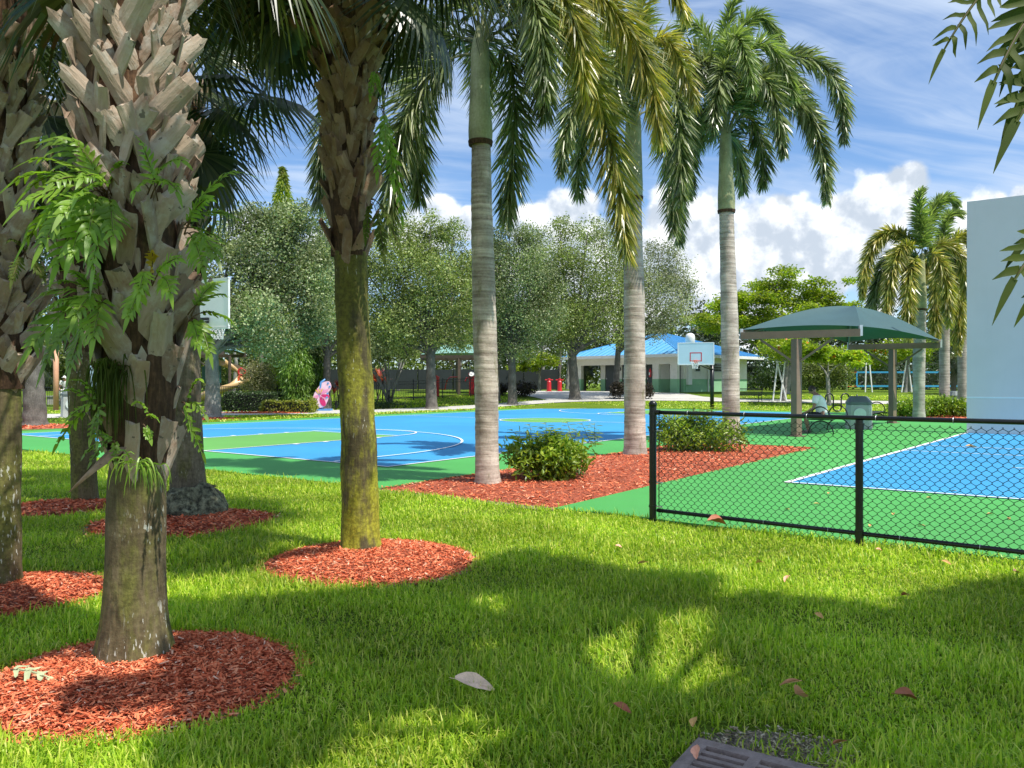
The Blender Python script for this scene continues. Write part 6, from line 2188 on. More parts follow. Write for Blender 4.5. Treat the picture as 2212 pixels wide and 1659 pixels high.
def build_flame_trees():
    g = 'flame trees with lime crowns'
    def flame(label, tx, Y, blobs, n, seed, flowers=0, tw=16, fork=None, mat='lime'):
        r = np.random.default_rng(seed)
        base = onground_at(tx, Y)
        t = thing('flame_tree', label, 'tree', base, g)
        sc = Y / FD; R = tw * sc / 2
        fx, fy = fork; fz = CAMZ + (CYD - fy) * sc; fx = (fx - CXD) * sc
        rough_tube([(base[0], Y, base[2] - .05, R * 1.5), (base[0] + .02, Y, base[2] + .2, R * 1.1), (fx, Y, fz, R * .8)], 14, .02, 0, .1, seed, .04).build('trunk', MAT['oak_pale_bark'], t, smooth=True)
        B = []; lb = MB()
        for x, y, rad, dy in blobs:
            c = at(x, y, Y + dy); q = rad * sc
            for _ in range(7):
                p = np.array(c) + np.array([r.normal() * q * .5, r.normal() * q * .6, r.normal() * q * .25]); k = r.uniform(.35, .6)
                B.append((*p, q * k * 1.25, q * k * 1.25, q * k * .38))       # flat layered sprays
            lb.tube(bez([(fx, Y, fz - .2), (fx, Y, fz + .6), np.array(c) * .6 + np.array([fx, Y, fz]) * .4, c], 8), np.linspace(R * .5, R * .1, 8), 6)
        lb.build('limb', MAT['oak_pale_bark'], t, smooth=True)
        leafy(B, n, (.14, .30), .1, up=1.6, aspect=1.2, seed=seed + 3).build('crown', MAT[mat], t)['kind'] = 'stuff'
        if flowers:
            leafy([B[i] for i in r.choice(len(B), min(len(B), 14), replace=False)], flowers, (.15, .3), .7, up=1.2, aspect=1.4, seed=seed + 4).build('blossom', MAT['flame'], t)
        return t
    flame('broad lime green tree behind the tallest ringed palm', 1697, 56.0, [(1580, 690, 60, 0), (1650, 650, 60, 0), (1740, 660, 60, 1), (1820, 700, 50, 0), (1600, 640, 55, 0), (1680, 610, 55, 0), (1760, 620, 50, 0), (1640, 690, 55, -1), (1720, 680, 60, -1), (1800, 650, 45, 0), (1560, 660, 40, 0), (1540, 700, 42, -1), (1700, 740, 50, -2), (1840, 670, 35, 0), (1510, 690, 30, 0), (1780, 720, 45, -1)], 34000, 1, 0, 15, (1708, 790))
    flame('lower lime green tree under the shelter canopy', 1790, 47.0, [(1745, 770, 42, 0), (1790, 765, 40, 0), (1830, 775, 32, 0), (1720, 740, 34, 0)], 9000, 2, 60, 9, (1788, 815))
    flame('feathery tree dotted with orange flowers behind the volleyball net', 1965, 60.0, [(1900, 770, 40, 0), (1960, 765, 45, 0), (2030, 760, 45, 0), (2080, 780, 40, 0), (1870, 760, 30, 0), (2060, 720, 40, 0)], 7500, 3, 260, 9, (1962, 800))
    flame('small lime tree in the gap between the oak trunks', 1165, 66.0, [(1150, 770, 30, 0), (1180, 780, 28, 0), (1130, 790, 24, 0)], 3500, 4, 0, 6, (1166, 810))


build_oaks()
build_flame_trees()


# ------------------------------------------------------------------ far wood, hedges, shrubs
def build_woods():
    r = np.random.default_rng(5)
    def mass(x0, x1, Y, h0, h1, n, mat, label, seed, size=(.25, .5)):
        rr = np.random.default_rng(seed)
        B = []
        for x in np.arange(x0, x1, 2.2):
            g = float(gz(Y)); h = rr.uniform(h0, h1)
            for k in range(3):
                q = rr.uniform(1.0, 1.9)
                B.append((x + rr.normal() * .8, Y + rr.normal() * 1.5, g + h * (.25 + .33 * k), q * 1.2, q, h * .24))
        o = leafy(B, n, size, .2, up=.5, aspect=1.2, seed=seed, wisp=.05).build('woods', MAT[mat])
        tag(o, label, 'woods', kind='stuff')
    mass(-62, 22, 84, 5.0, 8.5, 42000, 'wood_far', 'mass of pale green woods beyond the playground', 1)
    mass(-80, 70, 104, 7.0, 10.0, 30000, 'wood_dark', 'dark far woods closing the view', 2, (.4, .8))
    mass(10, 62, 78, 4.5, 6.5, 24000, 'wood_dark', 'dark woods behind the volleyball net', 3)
    mass(13, 44, 73, 1.6, 2.6, 12000, 'bush_dark', 'low dark undergrowth behind the volleyball net', 4, (.2, .4))
    mass(-46, -16, 66, 3.0, 5.0, 16000, 'wood_far', 'pale undergrowth behind the slide', 6)
    # slim trunks in the woods
    for i, (x, y, Y, tw) in enumerate([(1140, 740, 74, 9), (1170, 735, 78, 7), (1205, 740, 72, 8), (1070, 740, 76, 8), (1030, 740, 74, 9), (990, 745, 78, 8), (1258, 740, 76, 8), (860, 745, 72, 7), (560, 760, 62, 8), (505, 760, 60, 7), (1125, 740, 82, 6), (1225, 742, 80, 7)]):
        b = onground_at(x, Y); s = Y / FD
        t = thing('tree', TRUNKS[i], 'tree', b, 'slim trunks in the far woods')
        top = CAMZ + (CYD - y + 40) * s
        rough_tube([(b[0], Y, b[2] - .1, tw * s / 2 * 1.2), (b[0] + .2, Y, (b[2] + top) / 2, tw * s / 2), (b[0] + r.normal() * .4, Y, top, tw * s / 3)], 10, .03, 0, .1, i).build('trunk', MAT['oak_pale_bark' if i % 2 else 'oak_bark'], t, smooth=True)
        leafy([(b[0] + r.normal() * .5, Y, top + .6, 1.6, 1.4, 1.1), (b[0] + 1, Y + .5, top + 1.4, 1.4, 1.2, 1.0)], 1500, (.2, .36), .2, seed=60 + i).build('crown', MAT['wood_far' if i % 3 else 'oak'], t)['kind'] = 'stuff'


TRUNKS = ['slim tree in the gap right of the middle dark oak', 'pale slim tree left of the forked oak', 'slim tree behind the red pillar machines', 'slim tree behind the dark slender oak',
          'pale slim tree left of the ringed palm trunk', 'slim tree behind the playground canopy', 'slim tree in the porch opening of the building', 'pale slim tree behind the bench and the multi-stemmed shrub',
          'slim tree behind the tan slide', 'pale slim tree left of the tan slide', 'slim tree far back between two oaks', 'slim tree right of the two red pillars']


def shrub(name, label, c, rx, ry, h, n, mat, seed, size=(.05, .09), cat='shrub', group=None, box=False, aspect=1.0, up=.5, stems=True, shell=.45, spikes=0, tv=LEAF_V, tf=LEAF_F):
    g = float(gz(c[1]))
    t = thing(name, label, cat, (c[0], c[1], g), group)
    r = np.random.default_rng(seed)
    if box:
        k = n
        P = r.uniform(-1, 1, (k, 3))
        f = r.integers(0, 3, k); sg = np.where(r.uniform(size=k) > .5, 1.0, -1.0)
        P[np.arange(k), f] = sg * r.uniform(.86, 1.02, k)
        P[:, 2] = np.where((f == 2), r.uniform(.88, 1.05, k), P[:, 2])
        rnd = 1 - .12 * np.abs(P[:, 0]) ** 4 * np.clip(P[:, 2], 0, 1)
        P = np.stack([c[0] + P[:, 0] * rx * rnd, c[1] + P[:, 1] * ry * rnd, g + h * (.5 + .5 * P[:, 2]) * (.95 + .05 * np.sin(P[:, 0] * 7))], 1)
        X, Y, Z = frames(k, up, r)
        s = r.uniform(size[0], size[1], k)
        mb = MB(); scatter(mb, tv, tf, P, X, Y, Z, np.stack([s, s * aspect, s], 1))
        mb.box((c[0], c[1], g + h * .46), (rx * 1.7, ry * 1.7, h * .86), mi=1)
    else:
        B = []
        for _ in range(9):
            a = r.uniform(0, 2 * PI); q = math.sqrt(r.uniform()) * .62
            k = r.uniform(.38, .6)
            B.append((c[0] + rx * q * math.cos(a), c[1] + ry * q * math.sin(a), g + h * r.uniform(.35, .62), rx * k, ry * k, h * r.uniform(.30, .42)))
        mb = leafy(B, n, size, shell, up=up, aspect=aspect, seed=seed, tv=tv, tf=tf)
    for i in range(spikes):
        a = r.uniform(0, 2 * PI); q = r.uniform(.1, .8)
        p0 = np.array([c[0] + rx * q * math.cos(a), c[1] + ry * q * math.sin(a), g + h * .7]); L_ = r.uniform(.18, .42) * (h / .75)
        d = norm(np.array([r.normal() * .3, r.normal() * .3, 1]))
        m2 = 16
        P = p0 + d * (np.linspace(.1, 1, m2) * L_)[:, None]
        az = np.arange(m2) * 2.4
        X = norm(np.stack([np.cos(az), np.sin(az), np.full(m2, .15)], 1)); Y = norm(np.cross(np.array([0, 0, 1.0]), X)); Z = np.cross(X, Y)
        scatter(mb, tv, tf, P, X, Y, Z, np.full(m2, size[1] * 1.1))
        mb.tube([p0, p0 + d * L_], [.005, .002], 4, mi=1)
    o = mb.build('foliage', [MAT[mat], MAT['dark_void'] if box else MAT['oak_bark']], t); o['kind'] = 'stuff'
    if stems:
        m = MB()
        for i in range(7):
            a = r.uniform(0, 2 * PI)
            m.tube([(c[0] + .05 * math.cos(a), c[1] + .05 * math.sin(a), g), (c[0] + rx * .3 * math.cos(a), c[1] + ry * .3 * math.sin(a), g + h * .4), (c[0] + rx * .55 * math.cos(a), c[1] + ry * .55 * math.sin(a), g + h * .75)], [.014, .01, .005], 5)
        m.build('stem', MAT['oak_bark'], t)
    return t


LF_V = [(0, 0, 0), (.3, .17, .03), (.68, .16, .01), (1, 0, -.14), (.68, -.16, .01), (.3, -.17, .03), (.34, 0, -.03), (.7, 0, -.05)]
LF_F = [(0, 6, 1), (1, 6, 7), (1, 7, 2), (2, 7, 3), (0, 5, 6), (5, 7, 6), (5, 4, 7), (4, 3, 7)]


def build_shrubs():
    g = 'leafy bushes on the red mulch strip'
    shrub('bush', 'bright green bush with upright shoots between the two ringed palms', (.72, 12.05), .88, .62, .74, 3600, 'bush', 1, (.07, .13), 'bush', g, tv=LF_V, tf=LF_F, aspect=.95, spikes=16)
    shrub('bush', 'bright green bush behind the fence post below the tallest ringed palm', (3.85, 16.6), 1.06, .75, .86, 3800, 'bush', 2, (.075, .14), 'bush', g, tv=LF_V, tf=LF_F, aspect=.95, spikes=18)
    c = at(1362, 850, 51.5)
    gs = 'purple leaved shrubs before the building'
    shrub('shrub', 'round purple leaved shrub before the porch, left of the ringed palm', ((1338 - CXD) / FD * 51.3, 51.3), .75, .7, 1.25, 1500, 'bush_purple', 3, (.12, .2), 'shrub', gs)
    shrub('shrub', 'round purple leaved shrub before the porch, right of the ringed palm', ((1392 - CXD) / FD * 51.3, 51.3), .6, .6, 1.15, 1300, 'bush_purple', 4, (.12, .2), 'shrub', gs)
    shrub('shrub', 'dark purple shrub between the two oaks by the path', ((1135 - CXD) / FD * 53, 53), 1.1, .8, 1.1, 1500, 'bush_purple', 5, (.12, .2), 'shrub', gs)
    shrub('shrub', 'small dark red shrub left of the purple shrub by the path', ((1088 - CXD) / FD * 54, 54), .7, .6, .9, 900, 'bush_purple', 6, (.12, .2), 'shrub', gs)
    gh = 'clipped hedges beyond the court'
    shrub('hedge', 'clipped dark green hedge before the picket fence', ((545 - CXD) / FD * 41.5, 41.5), 1.45, .8, .98, 7000, 'bush_dark', 7, (.07, .13), 'hedge', gh, box=True, stems=False)
    shrub('hedge', 'lower dark hedge running behind the yellow hedge', ((615 - CXD) / FD * 43.5, 43.5), 1.7, .5, .8, 4500, 'bush_dark', 8, (.07, .13), 'hedge', gh, box=True, stems=False)
    shrub('hedge', 'low yellow green hedge by the path left of the butterfly', ((622 - CXD) / FD * 38.8, 38.8), 1.25, .4, .6, 4000, 'bush_yellow', 9, (.07, .13), 'hedge', gh, box=True, stems=False)
    shrub('shrub', 'small yellow tipped shrub touching the butterfly sculpture', ((672 - CXD) / FD * 39.2, 39.2), .4, .35, .8, 900, 'bush_yellow', 10, (.08, .14))
    shrub('shrub', 'pale pinkish shrub between the slide and the weeping column tree', ((556 - CXD) / FD * 45.0, 45.0), 1.25, 1.0, 2.9, 5200, 'bush_pale', 11, (.08, .16))
    gw = 'leafy shrubs in front of the palms by the wall'
    for i, (x, Y, rx, h) in enumerate([(1968, 33.2, 1.1, .85), (2020, 33.6, 1.0, .95), (2066, 33.4, 1.0, .95)]):
        shrub('shrub', ['dark leafy shrub left of the first palm by the wall', 'bright leafy shrub between the palms by the wall', 'bright leafy shrub against the edge of the pale wall'][i], ((x - CXD) / FD * Y, Y), rx, .7, h, 2600, 'bush', 20 + i, (.09, .16), 'shrub', gw)
    # green shrub mound behind the seated man
    shrub('shrub', 'tall light green shrub behind the seated man and the shelter post', ((1765 - CXD) / FD * 62, 62), 3.2, 1.5, 2.9, 6500, 'oak_warm', 30, (.16, .3), 'shrub')
    shrub('shrub', 'small round tree like shrub left of the volleyball post', ((1690 - CXD) / FD * 66, 66), 2.2, 1.5, 2.2, 3500, 'bush_dark', 31, (.16, .3), 'shrub')
    shrub('shrub', 'ground cover of dark leaves under the bench by the oak', ((800 - CXD) / FD * 44, 44.6), 2.0, .6, .45, 2000, 'bush_dark', 32, (.08, .14), 'shrub', stems=False)

    def column(label, x, Y, y0, w, n, seed, mat='spire'):
        """weeping mast tree: long leaves hanging close along a tall pole"""
        b = onground_at(x, Y); s = Y / FD
        t = thing('mast_tree', label, 'tree', b, 'weeping mast trees')
        top = CAMZ + (CYD - y0) * s; R = w * s / 2
        r = np.random.default_rng(seed)
        q = r.uniform(0, 1, n) ** .9
        z = b[2] + .1 + (top - b[2] - .1) * q
        rad = R * np.interp(q, [0, .2, .7, .93, 1], [.75, 1, .95, .55, .04]) * (1 + .22 * np.sin(z * 3.1 + r.integers(0, 3, n))) * r.uniform(.45, 1.05, n)
        az = r.uniform(0, 2 * PI, n)
        P = np.stack([b[0] + rad * np.cos(az), Y + rad * np.sin(az), z], 1)
        X = norm(np.stack([np.cos(az) * .55 + r.normal(0, .3, n), np.sin(az) * .55 + r.normal(0, .3, n), -np.abs(r.normal(.9, .3, n))], 1))
        Yv = norm(np.cross(X, r.normal(size=(n, 3)))); Z = np.cross(X, Yv)
        L_ = r.uniform(.16, .30, n) * (Y / 42)
        mb = MB(); scatter(mb, [(0, 0, 0), (.5, .13, .03), (1, 0, -.02), (.5, -.13, .03)], LEAF_F, P, X, Yv, Z, L_)
        mb.build('foliage', MAT[mat], t)['kind'] = 'stuff'
        m = MB(); m.tube([(b[0], Y, b[2]), (b[0], Y, top - .2)], [.07, .02], 7); m.build('trunk', MAT['oak_bark'], t)
    column('weeping column tree beside the butterfly sculpture', 640, 42.0, 705, 60, 6000, 1)
    column('darker weeping column tree just right of the first', 678, 43.5, 735, 36, 3000, 2)
    column('tall bright spire tree rising above the left oak', 611, 47.0, 358, 46, 9000, 3, 'lime')

    def strap(label, x, Y, z0, R, n, seed, stem=0.0, mat='red_leaf'):
        b = onground_at(x, Y)
        t = thing('cordyline', label, 'plant', b, 'red strap leaved plants')
        r = np.random.default_rng(seed)
        hubs = [(b[0] + dx, Y, b[2] + z0 + dz) for dx, dz in ((0, 0), (.45, -.1), (.2, .35))]
        mb = MB()
        for h in hubs:
            az = r.uniform(0, 2 * PI, n); el = r.uniform(-.1, 1.3, n)
            X = np.stack([np.cos(az) * np.cos(el), np.sin(az) * np.cos(el), np.sin(el)], 1)
            Yv = norm(np.cross(X, [0, 0, 1.0])); Z = np.cross(Yv, X)
            scatter(mb, [(0, -.05, 0), (0, .05, 0), (.5, -.09, .03), (.5, .09, .03), (1, 0, -.15)], [(0, 1, 3), (0, 3, 2), (2, 3, 4)], np.repeat([h], n, 0), X, Yv, Z, R * r.uniform(.7, 1.1, n))
        mb.build('foliage', MAT[mat], t)
        m = MB()
        for h in hubs: m.tube([(b[0] + .1, Y, b[2]), h], [.04, .025], 5)
        m.build('stem', MAT['oak_bark'], t)
    strap('red strap leaved plant behind the butterfly sculpture', 722, 44.0, .9, .55, 26, 1)
    strap('dark red strap leaved plant behind the person in white', 162, 48.6, 1.9, .9, 22, 2, mat='bush_purple')
    strap('red strap leaved plant beside the mossy palm trunk', 812, 50.0, 1.2, .7, 22, 3)

    # many-stemmed shrub by the bench
    b = onground_at(842, 48.0)
    t = thing('crape_myrtle', 'multi-stemmed small tree behind the black bench by the mossy palm', 'tree', b)
    r = np.random.default_rng(3); m = MB(); B = []
    for i in range(9):
        a = r.uniform(-1, 1); d = np.array([a * 1.5, r.normal() * .6, 2.9])
        p0 = b + [a * .15, 0, 0]
        m.tube(bez([p0, p0 + d * [.15, .2, .35], p0 + d * [.6, .6, .7], p0 + d], 8), np.linspace(.07, .025, 8), 6)
        B.append((*(p0 + d + [0, 0, .3]), .9, .8, .6))
    m.build('stem', MAT['oak_pale_bark'], t, smooth=True)
    leafy(B, 5000, (.10, .18), .2, seed=9).build('crown', MAT['oak_warm'], t)['kind'] = 'stuff'

    # trees held by white stakes on the far lawn
    for i, (x, Y, off) in enumerate([(1692, 50, [(-26, -12), (-10, 4), (4, -14)]), (1955, 58, [(-90, -84), (-75, -78), (-12, 4), (10, 6)])]):
        b = onground_at(x, Y); s = Y / FD
        t = thing('staked_tree', ['young tree with a leaning grey trunk and three white stakes left of the shelter post', 'young tree held by pale stakes behind the volleyball net'][i], 'tree', b, 'staked young trees')
        rough_tube([(b[0], Y, b[2] - .05, .2), (b[0] + .05, Y, b[2] + .3, .14), (b[0] + .25, Y, b[2] + 2.6, .11)], 12, .01, 0, .1, 3).build('trunk', MAT['oak_pale_bark'], t, smooth=True)
        for x0, x1 in off:
            m = MB(); m.tube([(b[0] + x0 * s, Y - .3, b[2]), (b[0] + x1 * s, Y, b[2] + 2.5)], .05, 6); m.build('stake', MAT['white_paint'], t)
        leafy([(b[0] + .3, Y, b[2] + 3.1, 1.2, 1.1, .8), (b[0] - .6, Y + .3, b[2] + 3.3, 1.1, 1, .7), (b[0] + 1.2, Y + .3, b[2] + 3.2, 1, 1, .7)], 2600, (.14, .26), .2, up=1.2, seed=70 + i).build('crown', MAT['lime'], t)['kind'] = 'stuff'

    # fan palm beyond the forked oak
    for x, Y, lab, sd in ((1262, 68, 'fan palm seen through the gap left of the building', 1), (60, 46, 'fan palm with a brown skirt at the far left', 2), (1870 + 190, 55, 'small fan palm behind the shelter at the right', 3)):
        b = onground_at(x, Y)
        t = thing('fan_palm', lab, 'palm tree', b, 'small fan palms in the background')
        m = MB(); m.tube([b, b + [0, 0, 2.4]], [.18, .15], 10); m.build('trunk', MAT['oak_bark'], t)
        crown_fans(t, b + [0, 0, 2.5], 16, 90 + sd, 1.15, -1.0, 1.2, .8)


build_woods()
build_shrubs()


# ------------------------------------------------------------------ ferns on the palms
def fern_frond(base, tip, sag, nl, lobe, width, seed, twist=0.0, face=None, lift=.3, start=.28):
    """deeply lobed blade along a bowed rib"""
    r = np.random.default_rng(seed)
    a = np.array(base, float); b = np.array(tip, float)
    L = np.linalg.norm(b - a); up = np.array([0, 0, 1.0])
    p = bez([a, a + (b - a) * .3 + up * L * lift, a + (b - a) * .72 + up * L * (lift * .8), b], 20)
    T = norm(np.gradient(p, axis=0))
    n0 = np.array(face if face is not None else (0.15, -.55, .8), float)
    Sd = norm(np.cross(T, n0)); N = np.cross(Sd, T)
    if twist:
        Sd = Sd * math.cos(twist) + N * math.sin(twist); N = np.cross(Sd, T)
    mb = MB()
    d = np.r_[0, np.cumsum(np.linalg.norm(np.diff(p, axis=0), axis=1))]; d /= d[-1]
    def I(A, q): return np.array([np.interp(q, d, A[:, i]) for i in range(3)])
    # web along the rib
    qs = np.linspace(start, .97, 12)
    V = []
    for q in qs:
        w = width * .42 * (1 - .6 * q)
        V += [I(p, q) - I(Sd, q) * w + I(N, q) * .004, I(p, q), I(p, q) + I(Sd, q) * w + I(N, q) * .004]
    F = [(i * 3 + j, i * 3 + j + 1, i * 3 + j + 4, i * 3 + j + 3) for i in range(11) for j in (0, 1)]
    mb.add(V, F)
    for i in range(nl):
        for sg in (-1, 1):
            q = start + (.95 - start) * (i + .25 * (sg > 0)) / nl
            ll = lobe * np.interp(i / max(nl - 1, 1), [0, .35, 1], [.7, 1.0, .55]) * r.uniform(.85, 1.12)
            o = I(p, q); t_ = I(T, q); s_ = I(Sd, q) * sg; n_ = I(N, q)
            an = math.radians(r.uniform(48, 62) - 18 * i / nl)
            di = norm(t_ * math.cos(an) + s_ * math.sin(an)); pe = norm(np.cross(n_, di))
            w = width * r.uniform(.85, 1.1)
            V = []
            dr = r.uniform(.08, .35)
            k = 5
            for j in range(k):
                q2 = j / (k - 1)
                ww = w * (.5, .52, .46, .32, .02)[j] * (1 + .12 * math.sin(j * 2.2 + i))
                c = o + di * ll * q2 - up * dr * ll * q2 ** 2 + n_ * .006 * math.sin(q2 * 6 + i)
                V += [c - pe * ww + n_ * .25 * ww, c, c + pe * ww + n_ * .25 * ww]
            F = [(j * 3 + m, j * 3 + m + 1, j * 3 + m + 4, j * 3 + m + 3) for j in range(k - 1) for m in (0, 1)]
            mb.add(V, F)
    # end lobe
    o = I(p, .95); di = T[-1]; s_ = Sd[-1]; V = []
    for j in range(5):
        q2 = j / 4; ww = width * (.45, .5, .42, .25, .02)[j]
        c = o + di * lobe * .95 * q2 - up * .2 * lobe * q2 ** 2
        V += [c - s_ * ww, c, c + s_ * ww]
    mb.add(V, [(j * 3 + m, j * 3 + m + 1, j * 3 + m + 4, j * 3 + m + 3) for j in range(4) for m in (0, 1)])
    mb.tube(p[::2], np.linspace(.004, .0015, 10), 5, mi=1)
    return mb


def fern(label, root_px, Y, fronds, seed, mats='fern', group='ferns growing on the palm trunks', lobe=.125, width=.027, nl=7, lift=.3, start=.28):
    root = at(*root_px, Y)
    t = thing('fern', label, 'fern', root, group)
    for i, f in enumerate(fronds):
        x, y, dy = f[:3]
        tip = at(x, y, Y + dy)
        L = np.linalg.norm(tip - root)
        k = min(1.25, max(.55, L / .42))
        m = f[3] if len(f) > 3 else mats
        r = np.random.default_rng(seed * 31 + i)
        mb = fern_frond(root + r.normal(size=3) * .015, tip, .1, nl, lobe * k, width * k ** .6, seed * 100 + i, twist=r.normal() * .45, lift=lift * r.uniform(.6, 1.2), start=start)
        mb.build('frond', [MAT[m], MAT['fern_stem']], t, smooth=True)
    return t


def grass_fern(label, root_px, Y, n, L, seed, spread=.10, hang=1.0, mat='fern', out=1.0):
    root = at(*root_px, Y)
    t = thing('grass_fern', label, 'fern', root, 'narrow strap ferns hanging on the fern palm')
    r = np.random.default_rng(seed); mb = MB()
    for i in range(n):
        az = r.uniform(PI, 2 * PI); d = np.array([math.cos(az), math.sin(az) * .7, 0]) * out; ln = L * r.uniform(.6, 1.1)
        o = root + r.normal(size=3) * [spread * .4, .02, .02]
        p = bez([o, o + d * ln * .3 + [0, 0, ln * .25], o + d * ln * .55 - [0, 0, ln * .1 * hang], o + d * ln * .6 - [0, 0, ln * .75 * hang]], 7)
        sd = norm(np.cross(norm(np.gradient(p, axis=0)), r.normal(size=3)))
        w = .0035 * np.array([.8, 1, 1, 1, .9, .6, .1])[:, None]
        V = np.concatenate([p - sd * w, p + sd * w])
        mb.add(V, [(j, j + 1, 7 + j + 1, 7 + j) for j in range(6)])
    mb.build('blades', MAT[mat], t)['kind'] = 'stuff'


def build_ferns():
    Y = 4.05
    fern('large fern spreading left from the upper husks of the near palm', (235, 430), Y, [(55, 350, -.1), (110, 300, 0), (35, 455, -.2), (85, 540, -.2), (150, 560, -.3), (215, 330, .0), (130, 470, -.35), (175, 390, -.3), (60, 410, .15), (190, 520, -.35), (110, 400, -.3), (245, 520, -.3), (20, 400, .05), (75, 300, .1), (150, 300, -.15), (95, 470, -.1), (50, 530, .0), (120, 580, -.1), (200, 590, -.3), (165, 430, -.4), (270, 350, -.1)], 1, lobe=.115)
    fern('fern reaching over the middle husks of the near palm', (330, 420), Y - .08, [(400, 350, -.2), (300, 300, -.1), (385, 420, -.25), (290, 420, -.25)], 2)
    fern('fern standing out to the right from the near palm at husk height', (400, 500), Y, [(522, 372, 0), (470, 560, -.15), (505, 468, .1), (455, 430, -.1), (440, 585, -.2), (480, 520, .1)], 3)
    fern('pale fern with broad lobes pointing left below the large fern', (225, 650), Y - .05, [(72, 692, -.1), (85, 640, .05), (60, 760, -.1), (150, 585, -.1), (120, 745, -.1), (180, 560, -.2), (160, 690, -.3), (110, 660, -.15), (95, 790, 0), (150, 800, -.15), (200, 740, -.3), (120, 610, 0)], 4)
    fern('fern with one yellow frond on the front of the near palm', (330, 610), Y - .12, [(275, 690, -.2), (390, 560, -.15), (330, 545, -.1, 'fern_yellow'), (370, 640, -.22), (300, 640, -.25)], 5)
    fern('fern across the backboard on the right side of the near palm', (408, 690), Y, [(492, 640, .05), (455, 770, -.1), (505, 700, .1), (470, 610, .1), (430, 750, -.15)], 6)
    fern('small star shaped fern left of the lower husks', (222, 880), Y - .02, [(145, 842, -.1), (150, 900, -.15), (120, 965, -.1), (165, 820, -.1), (195, 950, -.2), (210, 960, -.2)], 7, lobe=.08, nl=4)
    fern('small star shaped fern right of the lower husks', (395, 880), Y - .02, [(435, 820, -.1), (445, 900, -.05), (440, 985, -.05), (415, 940, -.15)], 8, lobe=.085, nl=4)
    fern('tiny fern hanging in the dark root fibre of the near palm', (310, 900), Y - .16, [(325, 950, -.05), (290, 870, -.08), (340, 905, -.06)], 9, lobe=.06, nl=4)
    fern('low fern at the left edge of the fibre collar', (245, 960), Y - .05, [(195, 1000, -.1), (205, 940, -.1), (250, 1000, -.12), (180, 985, .05)], 10, lobe=.07, nl=4)
    grass_fern('tuft of thin strap fern hanging below the fibre collar', (305, 1000), Y - .18, 38, .17, 1, .12)
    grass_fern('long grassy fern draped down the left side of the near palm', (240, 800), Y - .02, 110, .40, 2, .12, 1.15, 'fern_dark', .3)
    # root fibre collar and hanging dead sheath
    Yp = 7.0
    fern('thin fern hanging beside the husks of the mossy palm', (822, 230), Yp - .3, [(835, 330, -.1), (850, 400, 0), (815, 380, -.1), (870, 480, .1)], 12, 'fern', lobe=.08, width=.028)
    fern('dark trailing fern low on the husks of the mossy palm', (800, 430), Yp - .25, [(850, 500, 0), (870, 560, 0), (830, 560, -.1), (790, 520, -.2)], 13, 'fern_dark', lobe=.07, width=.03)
    fern('lime fern sprig near the top husks of the mossy palm', (812, 140), Yp - .35, [(822, 200, -.05), (800, 215, -.05)], 14, 'fern', lobe=.06, width=.025)
    fern('fern tuft on the husks of the left edge palm', (55, 560), 5.6, [(25, 610, -.2), (95, 600, 0), (20, 520, -.2), (80, 500, -.1)], 15, 'fern_dark', lobe=.1)


build_ferns()

# hanging dead sheath at the fibre collar of the near palm
def dead_sheath():
    Y = 3.98
    p = bez([at(262, 965, Y + .08), at(235, 985, Y - .05), at(205, 1010, Y - .1), at(150, 1062, Y - .1)], 12)
    t = thing('dead_frond_stalk', 'dry brown frond stalk hanging to the left below the ferns', 'dry frond', p[0])
    mb = MB(); sd = norm(np.cross(norm(np.gradient(p, axis=0)), [0, -1.0, .2]))
    w = np.array([.03, .034, .034, .03, .026, .024, .02, .016, .013, .01, .007, .003])[:, None]
    V = np.concatenate([p - sd * w, p + [0, -.012, .0], p + sd * w])
    mb.add(V, [(j + a * 12, j + 1 + a * 12, j + 13 + a * 12, j + 12 + a * 12) for j in range(11) for a in (0, 1)])
    mb.build('sheath', MAT['boot_brown'], t, smooth=True)


dead_sheath()


